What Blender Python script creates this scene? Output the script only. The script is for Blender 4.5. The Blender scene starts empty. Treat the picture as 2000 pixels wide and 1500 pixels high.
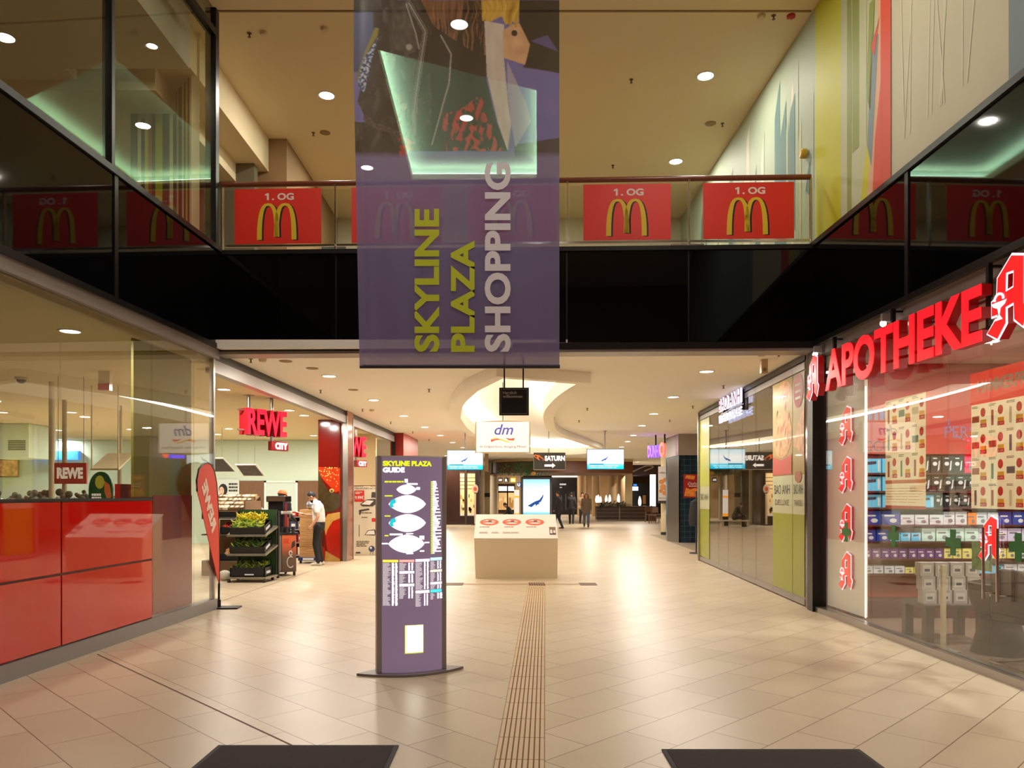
import bpy, bmesh, math, random
from mathutils import Vector, Matrix, geometry
RN = random.Random(11)
sc = bpy.context.scene
col = sc.collection

# ------------------------------------------------------------------ camera, world, exposure
F, HX, HY, EYE = 1500.0, 1000.0, 966.0, 1.65
cam = bpy.data.objects.new('camera', bpy.data.cameras.new('camera'))
col.objects.link(cam)
cam.location = (0, 0, EYE)
cam.rotation_euler = (math.pi / 2, 0, 0)
cam.data.sensor_width = 36.0
cam.data.lens = 36.0 * F / 2000.0
cam.data.shift_y = (HY - 750.0) / 2000.0
cam.data.clip_end = 300
sc.camera = cam
w = bpy.data.worlds.new('world')
sc.world = w
w.use_nodes = True
w.node_tree.nodes['Background'].inputs[0].default_value = (1.0, 0.8, 0.55, 1)
w.node_tree.nodes['Background'].inputs[1].default_value = 0.04
sc.view_settings.view_transform = 'Standard'
sc.view_settings.look = 'None'
sc.view_settings.gamma = 1
sc.view_settings.exposure = 0.12
sc.view_settings.use_curve_mapping = False
cy = sc.cycles
cy.max_bounces = 10
cy.diffuse_bounces = 4
cy.glossy_bounces = 5
cy.transmission_bounces = 4
cy.transparent_max_bounces = 24
cy.sample_clamp_indirect = 4.0
cy.caustics_reflective = False
cy.caustics_refractive = False
WARM = (1.0, 0.93, 0.82)
COOL = (1.0, 0.95, 0.86)


# ------------------------------------------------------------------ measuring helpers (photo pixel + distance -> metres)
def P(px, py, D):
    return Vector(((px - HX) / F * D, D, EYE - (py - HY) / F * D))


def X(px, D):
    return (px - HX) / F * D


def Z(py, D):
    return EYE - (py - HY) / F * D


def GD(py):
    return F * EYE / (py - HY)


# ------------------------------------------------------------------ materials
def lin(c):
    o = []
    for v in c[:3]:
        v = v / 255.0
        o.append(v / 12.92 if v <= 0.04045 else ((v + 0.055) / 1.055) ** 2.4)
    return (o[0], o[1], o[2], 1.0)


MATS = {}


def M(name, c=(200, 200, 200), rough=0.5, metal=0.0, emit=0.0, spec=0.5, noise=0.0, ns=6.0, bump=0.0, coat=0.0, stretch=None):
    if name in MATS:
        return MATS[name]
    m = bpy.data.materials.new(name)
    m.use_nodes = True
    nt = m.node_tree
    b = nt.nodes['Principled BSDF']
    L = lin(c)
    b.inputs['Base Color'].default_value = L
    b.inputs['Roughness'].default_value = rough
    b.inputs['Metallic'].default_value = metal
    b.inputs['Specular IOR Level'].default_value = spec
    b.inputs['Coat Weight'].default_value = coat
    if emit:
        b.inputs['Emission Color'].default_value = L
        b.inputs['Emission Strength'].default_value = emit
    if noise or bump:
        tc = nt.nodes.new('ShaderNodeTexCoord')
        src = tc.outputs['Object']
        if stretch:
            mp = nt.nodes.new('ShaderNodeMapping')
            mp.inputs['Scale'].default_value = stretch
            nt.links.new(src, mp.inputs['Vector'])
            src = mp.outputs['Vector']
        n = nt.nodes.new('ShaderNodeTexNoise')
        n.inputs['Scale'].default_value = ns
        n.inputs['Detail'].default_value = 4
        nt.links.new(src, n.inputs['Vector'])
        if noise:
            r = nt.nodes.new('ShaderNodeMapRange')
            r.inputs['From Min'].default_value = 0.25
            r.inputs['From Max'].default_value = 0.75
            r.inputs['To Min'].default_value = 1 - noise
            r.inputs['To Max'].default_value = 1 + noise
            nt.links.new(n.outputs['Fac'], r.inputs['Value'])
            mx = nt.nodes.new('ShaderNodeVectorMath')
            mx.operation = 'SCALE'
            mx.inputs[0].default_value = L[:3]
            nt.links.new(r.outputs[0], mx.inputs['Scale'])
            nt.links.new(mx.outputs[0], b.inputs['Base Color'])
        if bump:
            bp = nt.nodes.new('ShaderNodeBump')
            bp.inputs['Strength'].default_value = bump
            bp.inputs['Distance'].default_value = 0.01
            nt.links.new(n.outputs['Fac'], bp.inputs['Height'])
            nt.links.new(bp.outputs[0], b.inputs['Normal'])
    MATS[name] = m
    return m


def glass(name, tint=(1, 1, 1), base=0.06, rough=0.0):
    """thin clear pane: Schlick reflection over a tinted see-through"""
    m = bpy.data.materials.new(name)
    m.use_nodes = True
    nt = m.node_tree
    nt.nodes.clear()
    out = nt.nodes.new('ShaderNodeOutputMaterial')
    mix = nt.nodes.new('ShaderNodeMixShader')
    tr = nt.nodes.new('ShaderNodeBsdfTransparent')
    tr.inputs[0].default_value = (*tint, 1)
    gl = nt.nodes.new('ShaderNodeBsdfGlossy')
    gl.inputs['Roughness'].default_value = rough
    lw = nt.nodes.new('ShaderNodeLayerWeight')
    lw.inputs['Blend'].default_value = 0.5
    pw = nt.nodes.new('ShaderNodeMath')
    pw.operation = 'POWER'
    pw.inputs[1].default_value = 5
    nt.links.new(lw.outputs['Facing'], pw.inputs[0])
    ma = nt.nodes.new('ShaderNodeMath')
    ma.operation = 'MULTIPLY_ADD'
    ma.inputs[1].default_value = 1 - base
    ma.inputs[2].default_value = base
    nt.links.new(pw.outputs[0], ma.inputs[0])
    nt.links.new(ma.outputs[0], mix.inputs[0])
    nt.links.new(tr.outputs[0], mix.inputs[1])
    nt.links.new(gl.outputs[0], mix.inputs[2])
    nt.links.new(mix.outputs[0], out.inputs[0])
    MATS[name] = m
    return m


def ramp_mat(name, axis, stops, rough=0.5, emit=0.0, const=False, noise=0.0, ns=3.0, spec=0.5):
    """colour bands along one object axis (metres), for prints, screens and murals"""
    m = bpy.data.materials.new(name)
    m.use_nodes = True
    nt = m.node_tree
    b = nt.nodes['Principled BSDF']
    tc = nt.nodes.new('ShaderNodeTexCoord')
    sx = nt.nodes.new('ShaderNodeSeparateXYZ')
    nt.links.new(tc.outputs['Object'], sx.inputs[0])
    v = sx.outputs['XYZ'.index(axis)]
    lo, hi = stops[0][0], stops[-1][0]
    mr = nt.nodes.new('ShaderNodeMapRange')
    mr.inputs['From Min'].default_value = lo
    mr.inputs['From Max'].default_value = hi
    if noise:
        n = nt.nodes.new('ShaderNodeTexNoise')
        n.inputs['Scale'].default_value = ns
        nt.links.new(tc.outputs['Object'], n.inputs['Vector'])
        a = nt.nodes.new('ShaderNodeMath')
        a.operation = 'MULTIPLY_ADD'
        a.inputs[1].default_value = noise
        nt.links.new(n.outputs['Fac'], a.inputs[0])
        nt.links.new(v, a.inputs[2])
        v = a.outputs[0]
    nt.links.new(v, mr.inputs['Value'])
    cr = nt.nodes.new('ShaderNodeValToRGB')
    if const:
        cr.color_ramp.interpolation = 'CONSTANT'
    el = cr.color_ramp.elements
    while len(el) < len(stops):
        el.new(0.5)
    for e, (p, c) in zip(el, stops):
        e.position = (p - lo) / (hi - lo)
        e.color = lin(c)
    nt.links.new(mr.outputs[0], cr.inputs[0])
    nt.links.new(cr.outputs[0], b.inputs['Base Color'])
    b.inputs['Roughness'].default_value = rough
    b.inputs['Specular IOR Level'].default_value = spec
    if emit:
        nt.links.new(cr.outputs[0], b.inputs['Emission Color'])
        b.inputs['Emission Strength'].default_value = emit
    MATS[name] = m
    return m


# ------------------------------------------------------------------ text
_tc = {}


def text_geo(s, bold=0.0, shear=0.0, solid=False):
    k = (s, bold, shear, solid)
    if k in _tc:
        return _tc[k]
    cu = bpy.data.curves.new('txt', 'FONT')
    cu.body = s
    cu.offset = bold
    cu.shear = shear
    cu.resolution_u = 4
    cu.extrude = 0.5 if solid else 0.0
    cu.align_x = 'LEFT'
    o = bpy.data.objects.new('txt', cu)
    col.objects.link(o)
    dg = bpy.context.evaluated_depsgraph_get()
    me = bpy.data.meshes.new_from_object(o.evaluated_get(dg))
    vs = [v.co.copy() for v in me.vertices]
    fs = [tuple(p.vertices) for p in me.polygons]
    bpy.data.objects.remove(o)
    bpy.data.curves.remove(cu)
    bpy.data.meshes.remove(me)
    _tc[k] = (vs, fs)
    return vs, fs


# ------------------------------------------------------------------ mesh builder
class MB:
    def __init__(s, mat=None):
        s.v, s.f, s.mi, s.mats, s.cur = [], [], [], [], 0
        s.xf = None
        if mat:
            s.use(mat)

    def use(s, mat):
        if mat not in s.mats:
            s.mats.append(mat)
        s.cur = s.mats.index(mat)
        return s

    def add(s, vs, fs):
        n = len(s.v)
        if s.xf is not None:
            vs = [s.xf @ Vector(v) for v in vs]
        s.v += [tuple(v) for v in vs]
        s.f += [tuple(i + n for i in f) for f in fs]
        s.mi += [s.cur] * len(fs)
        return s

    def box(s, x0, x1, y0, y1, z0, z1):
        x0, x1 = min(x0, x1), max(x0, x1)
        y0, y1 = min(y0, y1), max(y0, y1)
        z0, z1 = min(z0, z1), max(z0, z1)
        v = [(x0, y0, z0), (x1, y0, z0), (x1, y1, z0), (x0, y1, z0), (x0, y0, z1), (x1, y0, z1), (x1, y1, z1), (x0, y1, z1)]
        return s.add(v, [(0, 3, 2, 1), (4, 5, 6, 7), (0, 1, 5, 4), (1, 2, 6, 5), (2, 3, 7, 6), (3, 0, 4, 7)])

    def prism(s, poly, y0, y1):
        """polygon given in x,z; front face at y0, back at y1"""
        a = sum(poly[i][0] * poly[(i + 1) % len(poly)][1] - poly[(i + 1) % len(poly)][0] * poly[i][1] for i in range(len(poly)))
        if a < 0:
            poly = poly[::-1]
        n = len(poly)
        v = [(x, y0, z) for x, z in poly] + [(x, y1, z) for x, z in poly]
        f = [tuple(range(n)), tuple(range(2 * n - 1, n - 1, -1))]
        f += [(i, n + i, n + (i + 1) % n, (i + 1) % n) for i in range(n)]
        return s.add(v, f)

    def slab(s, poly, z0, z1, holes=()):
        """polygon in x,y extruded in z, with optional holes"""
        loops = [poly] + list(holes)
        flat = [p for l in loops for p in l]
        tris = geometry.tessellate_polygon([[Vector((x, y, 0)) for x, y in l] for l in loops])
        n = len(flat)
        v = [(x, y, z0) for x, y in flat] + [(x, y, z1) for x, y in flat]
        f = []
        for t in tris:
            a, b, c = [Vector((*flat[i], 0)) for i in t]
            up = (b - a).cross(c - a).z > 0
            t = t if up else t[::-1]
            f.append(tuple(n + i for i in t))
            f.append(tuple(i for i in t[::-1]))
        k = 0
        for l in loops:
            m = len(l)
            for i in range(m):
                f.append((k + i, k + (i + 1) % m, n + k + (i + 1) % m, n + k + i))
            k += m
        return s.add(v, f)

    def flat(s, poly, y):
        a = sum(poly[i][0] * poly[(i + 1) % len(poly)][1] - poly[(i + 1) % len(poly)][0] * poly[i][1] for i in range(len(poly)))
        if a < 0:
            poly = poly[::-1]
        return s.add([(x, y, z) for x, z in poly], [tuple(range(len(poly)))])

    def rect(s, x0, x1, z0, z1, y):
        return s.add([(x0, y, z0), (x1, y, z0), (x1, y, z1), (x0, y, z1)], [(0, 1, 2, 3)])

    def quad(s, a, b, c, d):
        return s.add([a, b, c, d], [(0, 1, 2, 3)])

    def cyl(s, p0, p1, r0, r1=None, n=14, cap=True):
        r1 = r0 if r1 is None else r1
        p0, p1 = Vector(p0), Vector(p1)
        d = (p1 - p0).normalized()
        u = d.orthogonal().normalized()
        w_ = d.cross(u)
        v, f = [], []
        for p, r in ((p0, r0), (p1, r1)):
            for i in range(n):
                t = 2 * math.pi * i / n
                v.append(p + u * (r * math.cos(t)) + w_ * (r * math.sin(t)))
        f = [(i, (i + 1) % n, n + (i + 1) % n, n + i) for i in range(n)]
        if cap:
            f += [tuple(range(n - 1, -1, -1)), tuple(range(n, 2 * n))]
        return s.add(v, f)

    def tube(s, pts, r, n=8):
        pts = [Vector(p) for p in pts]
        v, f = [], []
        u = None
        for k, p in enumerate(pts):
            d = (pts[min(k + 1, len(pts) - 1)] - pts[max(k - 1, 0)]).normalized()
            if u is None:
                u = d.orthogonal().normalized()
            else:
                u = (u - d * u.dot(d))
                u = u.normalized() if u.length > 1e-6 else d.orthogonal().normalized()
            w_ = d.cross(u)
            rr = r[k] if isinstance(r, (list, tuple)) else r
            for i in range(n):
                t = 2 * math.pi * i / n
                v.append(p + u * (rr * math.cos(t)) + w_ * (rr * math.sin(t)))
        for k in range(len(pts) - 1):
            for i in range(n):
                f.append((k * n + i, k * n + (i + 1) % n, (k + 1) * n + (i + 1) % n, (k + 1) * n + i))
        f += [tuple(range(n - 1, -1, -1)), tuple(range((len(pts) - 1) * n, len(pts) * n))]
        return s.add(v, f)

    def lathe(s, prof, c=(0, 0, 0), n=24, sx=1.0, sy=1.0, cap=True):
        v, f = [], []
        for r, z in prof:
            for i in range(n):
                t = 2 * math.pi * i / n
                v.append((c[0] + r * sx * math.cos(t), c[1] + r * sy * math.sin(t), c[2] + z))
        for k in range(len(prof) - 1):
            for i in range(n):
                f.append((k * n + i, k * n + (i + 1) % n, (k + 1) * n + (i + 1) % n, (k + 1) * n + i))
        if cap:
            f += [tuple(range(n - 1, -1, -1)), tuple(range((len(prof) - 1) * n, len(prof) * n))]
        return s.add(v, f)

    def ball(s, c, rx, ry=None, rz=None, nu=14, nv=8):
        ry = rx if ry is None else ry
        rz = rx if rz is None else rz
        v = [(c[0], c[1], c[2] - rz)]
        f = []
        for j in range(1, nv):
            a = -math.pi / 2 + math.pi * j / nv
            for i in range(nu):
                t = 2 * math.pi * i / nu
                v.append((c[0] + rx * math.cos(a) * math.cos(t), c[1] + ry * math.cos(a) * math.sin(t), c[2] + rz * math.sin(a)))
        v.append((c[0], c[1], c[2] + rz))
        f += [(0, 1 + (i + 1) % nu, 1 + i) for i in range(nu)]
        for j in range(nv - 2):
            for i in range(nu):
                a, b = 1 + j * nu + i, 1 + j * nu + (i + 1) % nu
                f.append((a, b, b + nu, a + nu))
        k = 1 + (nv - 2) * nu
        f += [(k + i, k + (i + 1) % nu, len(v) - 1) for i in range(nu)]
        return s.add(v, f)

    def ell(s, cx, cz, rx, rz, y, n=28, y1=None):
        poly = [(cx + rx * math.cos(2 * math.pi * i / n), cz + rz * math.sin(2 * math.pi * i / n)) for i in range(n)]
        return s.flat(poly, y) if y1 is None else s.prism(poly, y, y1)

    def text(s, t, x, z, h, y=0.0, w=None, depth=0.0, bold=0.0, shear=0.0, align='L', mirror=False, turn=0.0):
        """lettering with its lower left corner at x,z (cap height h, optional overall width w), facing -y"""
        vs, fs = text_geo(t, bold, shear, depth > 0)
        if not vs:
            return s
        x0, x1 = min(v.x for v in vs), max(v.x for v in vs)
        cap = 0.70 + 2 * bold
        k = h / cap
        kx = k if w is None else w / (x1 - x0)
        wd = (x1 - x0) * kx
        ox = {'L': 0, 'C': -wd / 2, 'R': -wd}[align]
        out = []
        ct, st = math.cos(turn), math.sin(turn)
        for v in vs:
            a = (v.x - x0) * kx + ox
            b = (v.y + bold) * k
            if mirror:
                a = -a
            out.append((x + a * ct - b * st, y - v.z * depth, z + a * st + b * ct))
        if mirror:
            fs = [f[::-1] for f in fs]
        return s.add(out, fs)

    def srect(s, x0, x1, z0, z1, y, n=12):
        for i in range(n):
            s.rect(x0 + (x1 - x0) * i / n, x0 + (x1 - x0) * (i + 1) / n, z0, z1, y)
        return s

    def lines(s, x0, x1, z0, z1, n, y, fill=0.55, jag=0.4):
        """small print: n rows of short word bars"""
        dz = (z1 - z0) / n
        for i in range(n):
            z = z1 - (i + 0.5) * dz
            xe = x1 - (x1 - x0) * jag * RN.random()
            x = x0
            while x < xe - 1e-4:
                wl = min(xe - x, (x1 - x0) * RN.uniform(0.12, 0.3))
                s.rect(x, x + wl, z - dz * fill / 2, z + dz * fill / 2, y)
                x += wl + (x1 - x0) * 0.03
        return s

    def build(s, name, parent=None, loc=None, rz=0.0, smooth=True, bevel=0.0, angle=0.6):
        me = bpy.data.meshes.new(name)
        me.from_pydata(s.v, [], s.f)
        for m in s.mats:
            me.materials.append(m)
        if len(s.mats) > 1:
            me.polygons.foreach_set('material_index', s.mi)
        if smooth:
            me.polygons.foreach_set('use_smooth', [True] * len(me.polygons))
            me.set_sharp_from_angle(angle=angle)
        me.update()
        o = bpy.data.objects.new(name, me)
        col.objects.link(o)
        if parent is not None:
            o.parent = parent
        if loc is not None:
            o.location = loc
        o.rotation_euler = (0, 0, rz)
        if bevel:
            b = o.modifiers.new('bevel', 'BEVEL')
            b.width = bevel
            b.segments = 2
            b.limit_method = 'ANGLE'
        return o


def letters(parent, mat, t, name='letter', **k):
    """lettering with every letter a part of its own"""
    b = MB(mat).text(t, **k)
    n = len(b.v)
    par = list(range(n))

    def find(i):
        while par[i] != i:
            par[i] = par[par[i]]
            i = par[i]
        return i
    for f in b.f:
        for i in f[1:]:
            par[find(i)] = find(f[0])
    seen = {}
    for i, v in enumerate(b.v):
        q = tuple(round(c, 4) for c in v)
        if q in seen:
            par[find(i)] = find(seen[q])
        else:
            seen[q] = i
    groups = {}
    for f in b.f:
        groups.setdefault(find(f[0]), []).append(f)
    out = []
    for g in groups.values():
        ids = sorted({i for f in g for i in f})
        mp = {i: j for j, i in enumerate(ids)}
        c = MB(mat)
        c.v = [b.v[i] for i in ids]
        c.f = [tuple(mp[i] for i in f) for f in g]
        c.mi = [0] * len(g)
        out.append(c.build(name, parent))
    return out


def tag(o, label=None, cat=None, group=None, kind=None):
    if label:
        o['label'] = label
    if cat:
        o['category'] = cat
    if group:
        o['group'] = group
    if kind:
        o['kind'] = kind
    return o


def thing(name, label, cat, loc=(0, 0, 0), rz=0.0, group=None):
    o = bpy.data.objects.new(name, None)
    col.objects.link(o)
    o.empty_display_size = 0.1
    o.location = loc
    o.rotation_euler = (0, 0, rz)
    return tag(o, label, cat, group)


def struct(o):
    o['kind'] = 'structure'
    return o


KIDS = {}


def kids(r):
    if r not in KIDS:
        KIDS[r] = [c for c in r.children]
    return KIDS[r]


def dup(r, loc, rz=None, label=None, group=None, scale=None):
    c = r.copy()
    col.objects.link(c)
    c.location = loc
    if rz is not None:
        c.rotation_euler = (0, 0, rz)
    if label:
        c['label'] = label
    if group:
        c['group'] = group
    if scale:
        c.scale = scale

    def rec(a, b):
        for ch in kids(a):
            d = ch.copy()
            col.objects.link(d)
            d.parent = b
            rec(ch, d)
    rec(r, c)
    return c


ORD = ['first', 'second', 'third', 'fourth', 'fifth', 'sixth', 'seventh', 'eighth', 'ninth', 'tenth', 'eleventh', 'twelfth', 'thirteenth', 'fourteenth', 'fifteenth', 'sixteenth', 'seventeenth', 'eighteenth', 'nineteenth', 'twentieth', '21st', '22nd', '23rd', '24th', '25th', '26th', '27th', '28th', '29th', '30th']


def catmull(pts, k=6, closed=True):
    n = len(pts)
    out = []
    for i in range(n if closed else n - 1):
        p = [Vector(pts[(i + j - 1) % n] if closed else pts[min(max(i + j - 1, 0), n - 1)]) for j in range(4)]
        for q in range(k):
            t = q / k
            out.append(tuple(0.5 * ((2 * p[1]) + (p[2] - p[0]) * t + (2 * p[0] - 5 * p[1] + 4 * p[2] - p[3]) * t * t + (3 * p[1] - p[0] - 3 * p[2] + p[3]) * t ** 3)))
    if not closed:
        out.append(tuple(pts[-1]))
    return out

# ------------------------------------------------------------------ wall frames (x = reading direction, y = into the shop)
OL, RZL = (-4.779, 0, 0), math.atan2(4.34, 0.2)
OR, RZR = (4.307, 10.95, 0), math.atan2(-4.42, 0.046)
OB, RZB = (4.70, 19.2, 0), math.atan2(-8.0, -0.39)
OW, RZW = (-4.30, 11.10, 0), math.atan2(7.9, 0.2)


def sl(px, o=0.0):
    return (4.779 + o) / (0.0461 - (px - HX) / F) * 1.0011


def sr(px, o=0.0):
    return 10.95 - (4.421 + o) / ((px - HX) / F + 0.0104)


def sb(px, o=0.0):
    return (19.2 - (3.764 + o) / ((px - HX) / F - 0.04875)) * 1.0012


def dl(s):
    return s / 1.0011


HC = 3.73      # lower ceiling
BT = 5.20      # top of the black bands
HU = 8.60      # upper ceiling

# ---- materials of the setting
def floor_mat():
    m = bpy.data.materials.new('beige stone tiles')
    m.use_nodes = True
    nt = m.node_tree
    b = nt.nodes['Principled BSDF']
    tc = nt.nodes.new('ShaderNodeTexCoord')
    sx = nt.nodes.new('ShaderNodeSeparateXYZ')
    nt.links.new(tc.outputs['Object'], sx.inputs[0])
    a = nt.nodes.new('ShaderNodeMath')
    a.operation = 'SUBTRACT'
    a.inputs[1].default_value = 0.2
    nt.links.new(sx.outputs[0], a.inputs[0])
    ab = nt.nodes.new('ShaderNodeMath')
    ab.operation = 'ABSOLUTE'
    nt.links.new(a.outputs[0], ab.inputs[0])
    cx = nt.nodes.new('ShaderNodeCombineXYZ')
    nt.links.new(ab.outputs[0], cx.inputs[0])
    nt.links.new(sx.outputs[1], cx.inputs[1])
    mp = nt.nodes.new('ShaderNodeMapping')
    mp.inputs['Rotation'].default_value = (0, 0, math.radians(-45))
    nt.links.new(cx.outputs[0], mp.inputs[0])
    br = nt.nodes.new('ShaderNodeTexBrick')
    br.offset = 0.5
    br.inputs['Scale'].default_value = 1.0
    br.inputs['Brick Width'].default_value = 0.84
    br.inputs['Row Height'].default_value = 0.42
    br.inputs['Mortar Size'].default_value = 0.0035
    br.inputs['Mortar Smooth'].default_value = 0.1
    br.inputs['Color1'].default_value = lin((205, 187, 160))
    br.inputs['Color2'].default_value = lin((196, 177, 149))
    br.inputs['Mortar'].default_value = lin((112, 84, 58))
    nt.links.new(mp.outputs[0], br.inputs['Vector'])
    n = nt.nodes.new('ShaderNodeTexNoise')
    n.inputs['Scale'].default_value = 2.2
    n.inputs['Detail'].default_value = 5
    nt.links.new(tc.outputs['Object'], n.inputs['Vector'])
    mr = nt.nodes.new('ShaderNodeMapRange')
    mr.inputs['To Min'].default_value = 0.93
    mr.inputs['To Max'].default_value = 1.07
    nt.links.new(n.outputs['Fac'], mr.inputs['Value'])
    vm = nt.nodes.new('ShaderNodeVectorMath')
    vm.operation = 'SCALE'
    nt.links.new(br.outputs['Color'], vm.inputs[0])
    nt.links.new(mr.outputs[0], vm.inputs['Scale'])
    nt.links.new(vm.outputs[0], b.inputs['Base Color'])
    b.inputs['Roughness'].default_value = 0.36
    b.inputs['Specular IOR Level'].default_value = 0.5
    return m


FLOOR = floor_mat()
CEIL = M('cream ceiling paint', (250, 245, 233), 0.9, noise=0.015, ns=0.6)
CEILU = M('upper ceiling paint', (232, 214, 178), 0.9, noise=0.02, ns=0.5)
WHITE = M('white paint', (238, 234, 224), 0.8)
BLACKG = M('black glass cladding', (7, 7, 8), 0.03, spec=0.45)
FRAME = M('dark bronze frame', (40, 36, 33), 0.35, metal=0.6)
ALU = M('brushed aluminium', (165, 158, 150), 0.32, metal=0.85)
GREYM = M('grey painted metal', (150, 142, 136), 0.4, metal=0.3)
STEEL = M('polished steel', (205, 200, 192), 0.12, metal=1.0)
GLASS = glass('shop window glass', (0.97, 0.98, 0.96), 0.085)
GLASSB = glass('restaurant window glass', (0.86, 0.85, 0.80), 0.26)
GLASSU = glass('upper facade glass', (0.82, 0.83, 0.76), 0.09)
RAILG = glass('balustrade glass', (0.94, 0.96, 0.93), 0.05)
DARK = M('dark grey plastic', (38, 38, 40), 0.5)
BLACK = M('black', (14, 14, 15), 0.5)
RED = M('glossy red panel', (216, 22, 9), 0.03, spec=1.0)
BEIGEW = M('beige wall paint', (206, 186, 148), 0.85, noise=0.02)
BROWNW = M('tan wall paint', (150, 120, 82), 0.8, noise=0.03)

def offset_loop(l, d):
    out = []
    m = len(l)
    a = sum(l[i][0] * l[(i + 1) % m][1] - l[(i + 1) % m][0] * l[i][1] for i in range(m))
    sg = 1 if a > 0 else -1
    for i in range(m):
        p0, p1, p2 = Vector(l[i - 1]), Vector(l[i]), Vector(l[(i + 1) % m])
        e = ((p1 - p0).normalized() + (p2 - p1).normalized()).normalized()
        out.append((p1.x + sg * e.y * d, p1.y - sg * e.x * d))
    return out


# ---- floor and ceilings
struct(MB(FLOOR).box(-20, 16, -4, 74, -0.12, 0).build('floor', smooth=False))
hole = catmull([(-1.27, 19.0), (-1.02, 16.2), (-0.62, 14.0)], 5, False) + [(-0.15, 12.5), (1.1, 13.15)] + \
    catmull([(1.02, 13.6), (0.84, 15.2), (0.74, 17.6), (0.86, 20.4), (1.28, 23.9), (2.7, 29.0), (3.6, 32.5), (3.4, 35.5), (1.8, 36.5), (0.2, 34.0),
             (-0.6, 29.0), (-1.1, 24.6), (-1.28, 21.5)], 4, False)
struct(MB(CEIL).slab([(-14, 10.9), (16, 10.9), (16, 74), (-14, 74)], HC, HC + 0.12, [hole]).build('ceiling', smooth=False))
# bright recess above the opening
rec = MB(WHITE)
cxh = offset_loop(hole, 0.32)
n = len(cxh)
rec.add([(x, y, HC + 0.10) for x, y in cxh] + [(x, y, 4.25) for x, y in cxh],
        [(i, n + i, n + (i + 1) % n, (i + 1) % n) for i in range(n)])
rec.slab(cxh, 4.25, 4.3)
struct(rec.build('ceiling_recess', smooth=False))


outer = offset_loop(hole, 0.26)
struct(MB(CEIL).slab(outer, HC - 0.19, HC - 0.001, [hole]).build('ceiling_soffit_ring', smooth=False))
lp = offset_loop(hole, 0.17)
LED = M('cove light strip', (255, 246, 228), 0.5, emit=26)
tag(MB(LED).tube([(x, y, HC + 0.18) for x, y in lp] + [(lp[0][0], lp[0][1], HC + 0.18)], 0.035, 6).build('cove_light'),
    'warm white light strip running round the curved ceiling recess', 'light')

uh = [(-2.1, 12.0), (0.42, 13.2), (0.55, 17.0), (-2.2, 17.0)]
struct(MB(CEILU).slab([(-14, -5), (14, -5), (14, 24), (-14, 24)], HU, HU + 0.15, [uh]).build('ceiling_upper', smooth=False))
rc = MB(M('pale green recess paint', (222, 238, 228), 0.8))
m4 = 4
ur = offset_loop(uh, 0.30)
rc.add([(x, y, HU + 0.12) for x, y in ur] + [(x, y, HU + 0.34) for x, y in ur], [(i, m4 + i, m4 + (i + 1) % 4, (i + 1) % 4) for i in range(4)])
rc.slab(ur, HU + 0.34, HU + 0.40)
struct(rc.build('ceiling_upper_recess', smooth=False))
LEDG = M('cool cove light strip', (214, 255, 232), 0.5, emit=30)
lg = offset_loop(uh, 0.16)
tag(MB(LEDG).tube([(lg[1][0], lg[1][1], HU + 0.18), (lg[2][0], lg[2][1], HU + 0.18), (lg[3][0], lg[3][1], HU + 0.18), (lg[0][0], lg[0][1], HU + 0.18)], 0.02, 6)
    .build('cove_light'), 'pale green light strip in the rectangular ceiling recess behind the hanging banner', 'light')
jt = M('ceiling joint', (150, 126, 88), 0.9)
struct(MB(jt).box(-4.3, 4.3, 11.02, 11.05, HU - 0.012, HU + 0.01).build('trim_1', smooth=False))

# ---- upper floor: slab, bulkhead, walls
struct(MB(M('upper floor', (150, 130, 100), 0.5)).box(-12, 12, 11.12, 23.5, 4.98, 5.12).build('floor_upper', smooth=False))
A, B = Vector((-4.27, 11.06, 0)), Vector((4.28, 10.78, 0))
RZF = math.atan2(B.y - A.y, B.x - A.x)
WF = (B - A).length


def sf(px, o=0.0):
    """distance along the front bulkhead for a photo column"""
    k = (px - HX) / F
    t = (B - A).normalized()
    return (k * (A.y + o) - A.x) / (t.x - k * t.y)


fb = MB(BLACKG)
edges = [0, sf(656), sf(905), sf(1107), sf(1345), WF]
for a, b in zip(edges, edges[1:]):
    fb.box(a + 0.012, b - 0.012, 0, 0.05, HC + 0.08, BT - 0.10)
fb.use(FRAME).box(0, WF, 0.03, 0.25, HC + 0.0, BT - 0.02)
for e in edges:
    fb.box(e - 0.03, e + 0.03, 0.012, 0.05, HC + 0.05, BT - 0.1)
fb.box(0, WF, -0.02, 0.12, HC - 0.02, HC + 0.07)
fb.box(0, WF, -0.03, 0.2, BT - 0.1, BT - 0.06)
struct(fb.build('wall_front', loc=A, rz=RZF, smooth=False))
struct(MB(GREYM).box(0, WF, 0.0, 0.35, HC - 0.06, HC - 0.02).build('trim_2', loc=A, rz=RZF, smooth=False))

# right upper wall with its printed art
art = MB(M('art pale stone', (196, 190, 160), 0.6, noise=0.03, ns=1.5))
art.box(-9, 12, 0.02, 0.2, 5.1, HU)
AC = dict(lime=M('art lime', (196, 194, 22), 0.6), pale=M('art pale green', (188, 192, 150), 0.6), olive=M('art olive', (140, 150, 70), 0.6),
          red=M('art coral red', (214, 74, 46), 0.6), blush=M('art blush', (216, 168, 130), 0.6), grey=M('art blue grey', (120, 136, 142), 0.6),
          mist=M('art mist', (172, 184, 160), 0.6), teal=M('art teal grey', (96, 128, 124), 0.6), line=M('art light line', (208, 204, 178), 0.6))
ZB = 5.12


def strip(mk, a, b, z0=ZB, z1=HU, y=0.018, la=0.0, lb=0.0):
    art.use(AC[mk]).flat([(a, z0), (b, z0), (b + lb, z1), (a + la, z1)], y)


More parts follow.
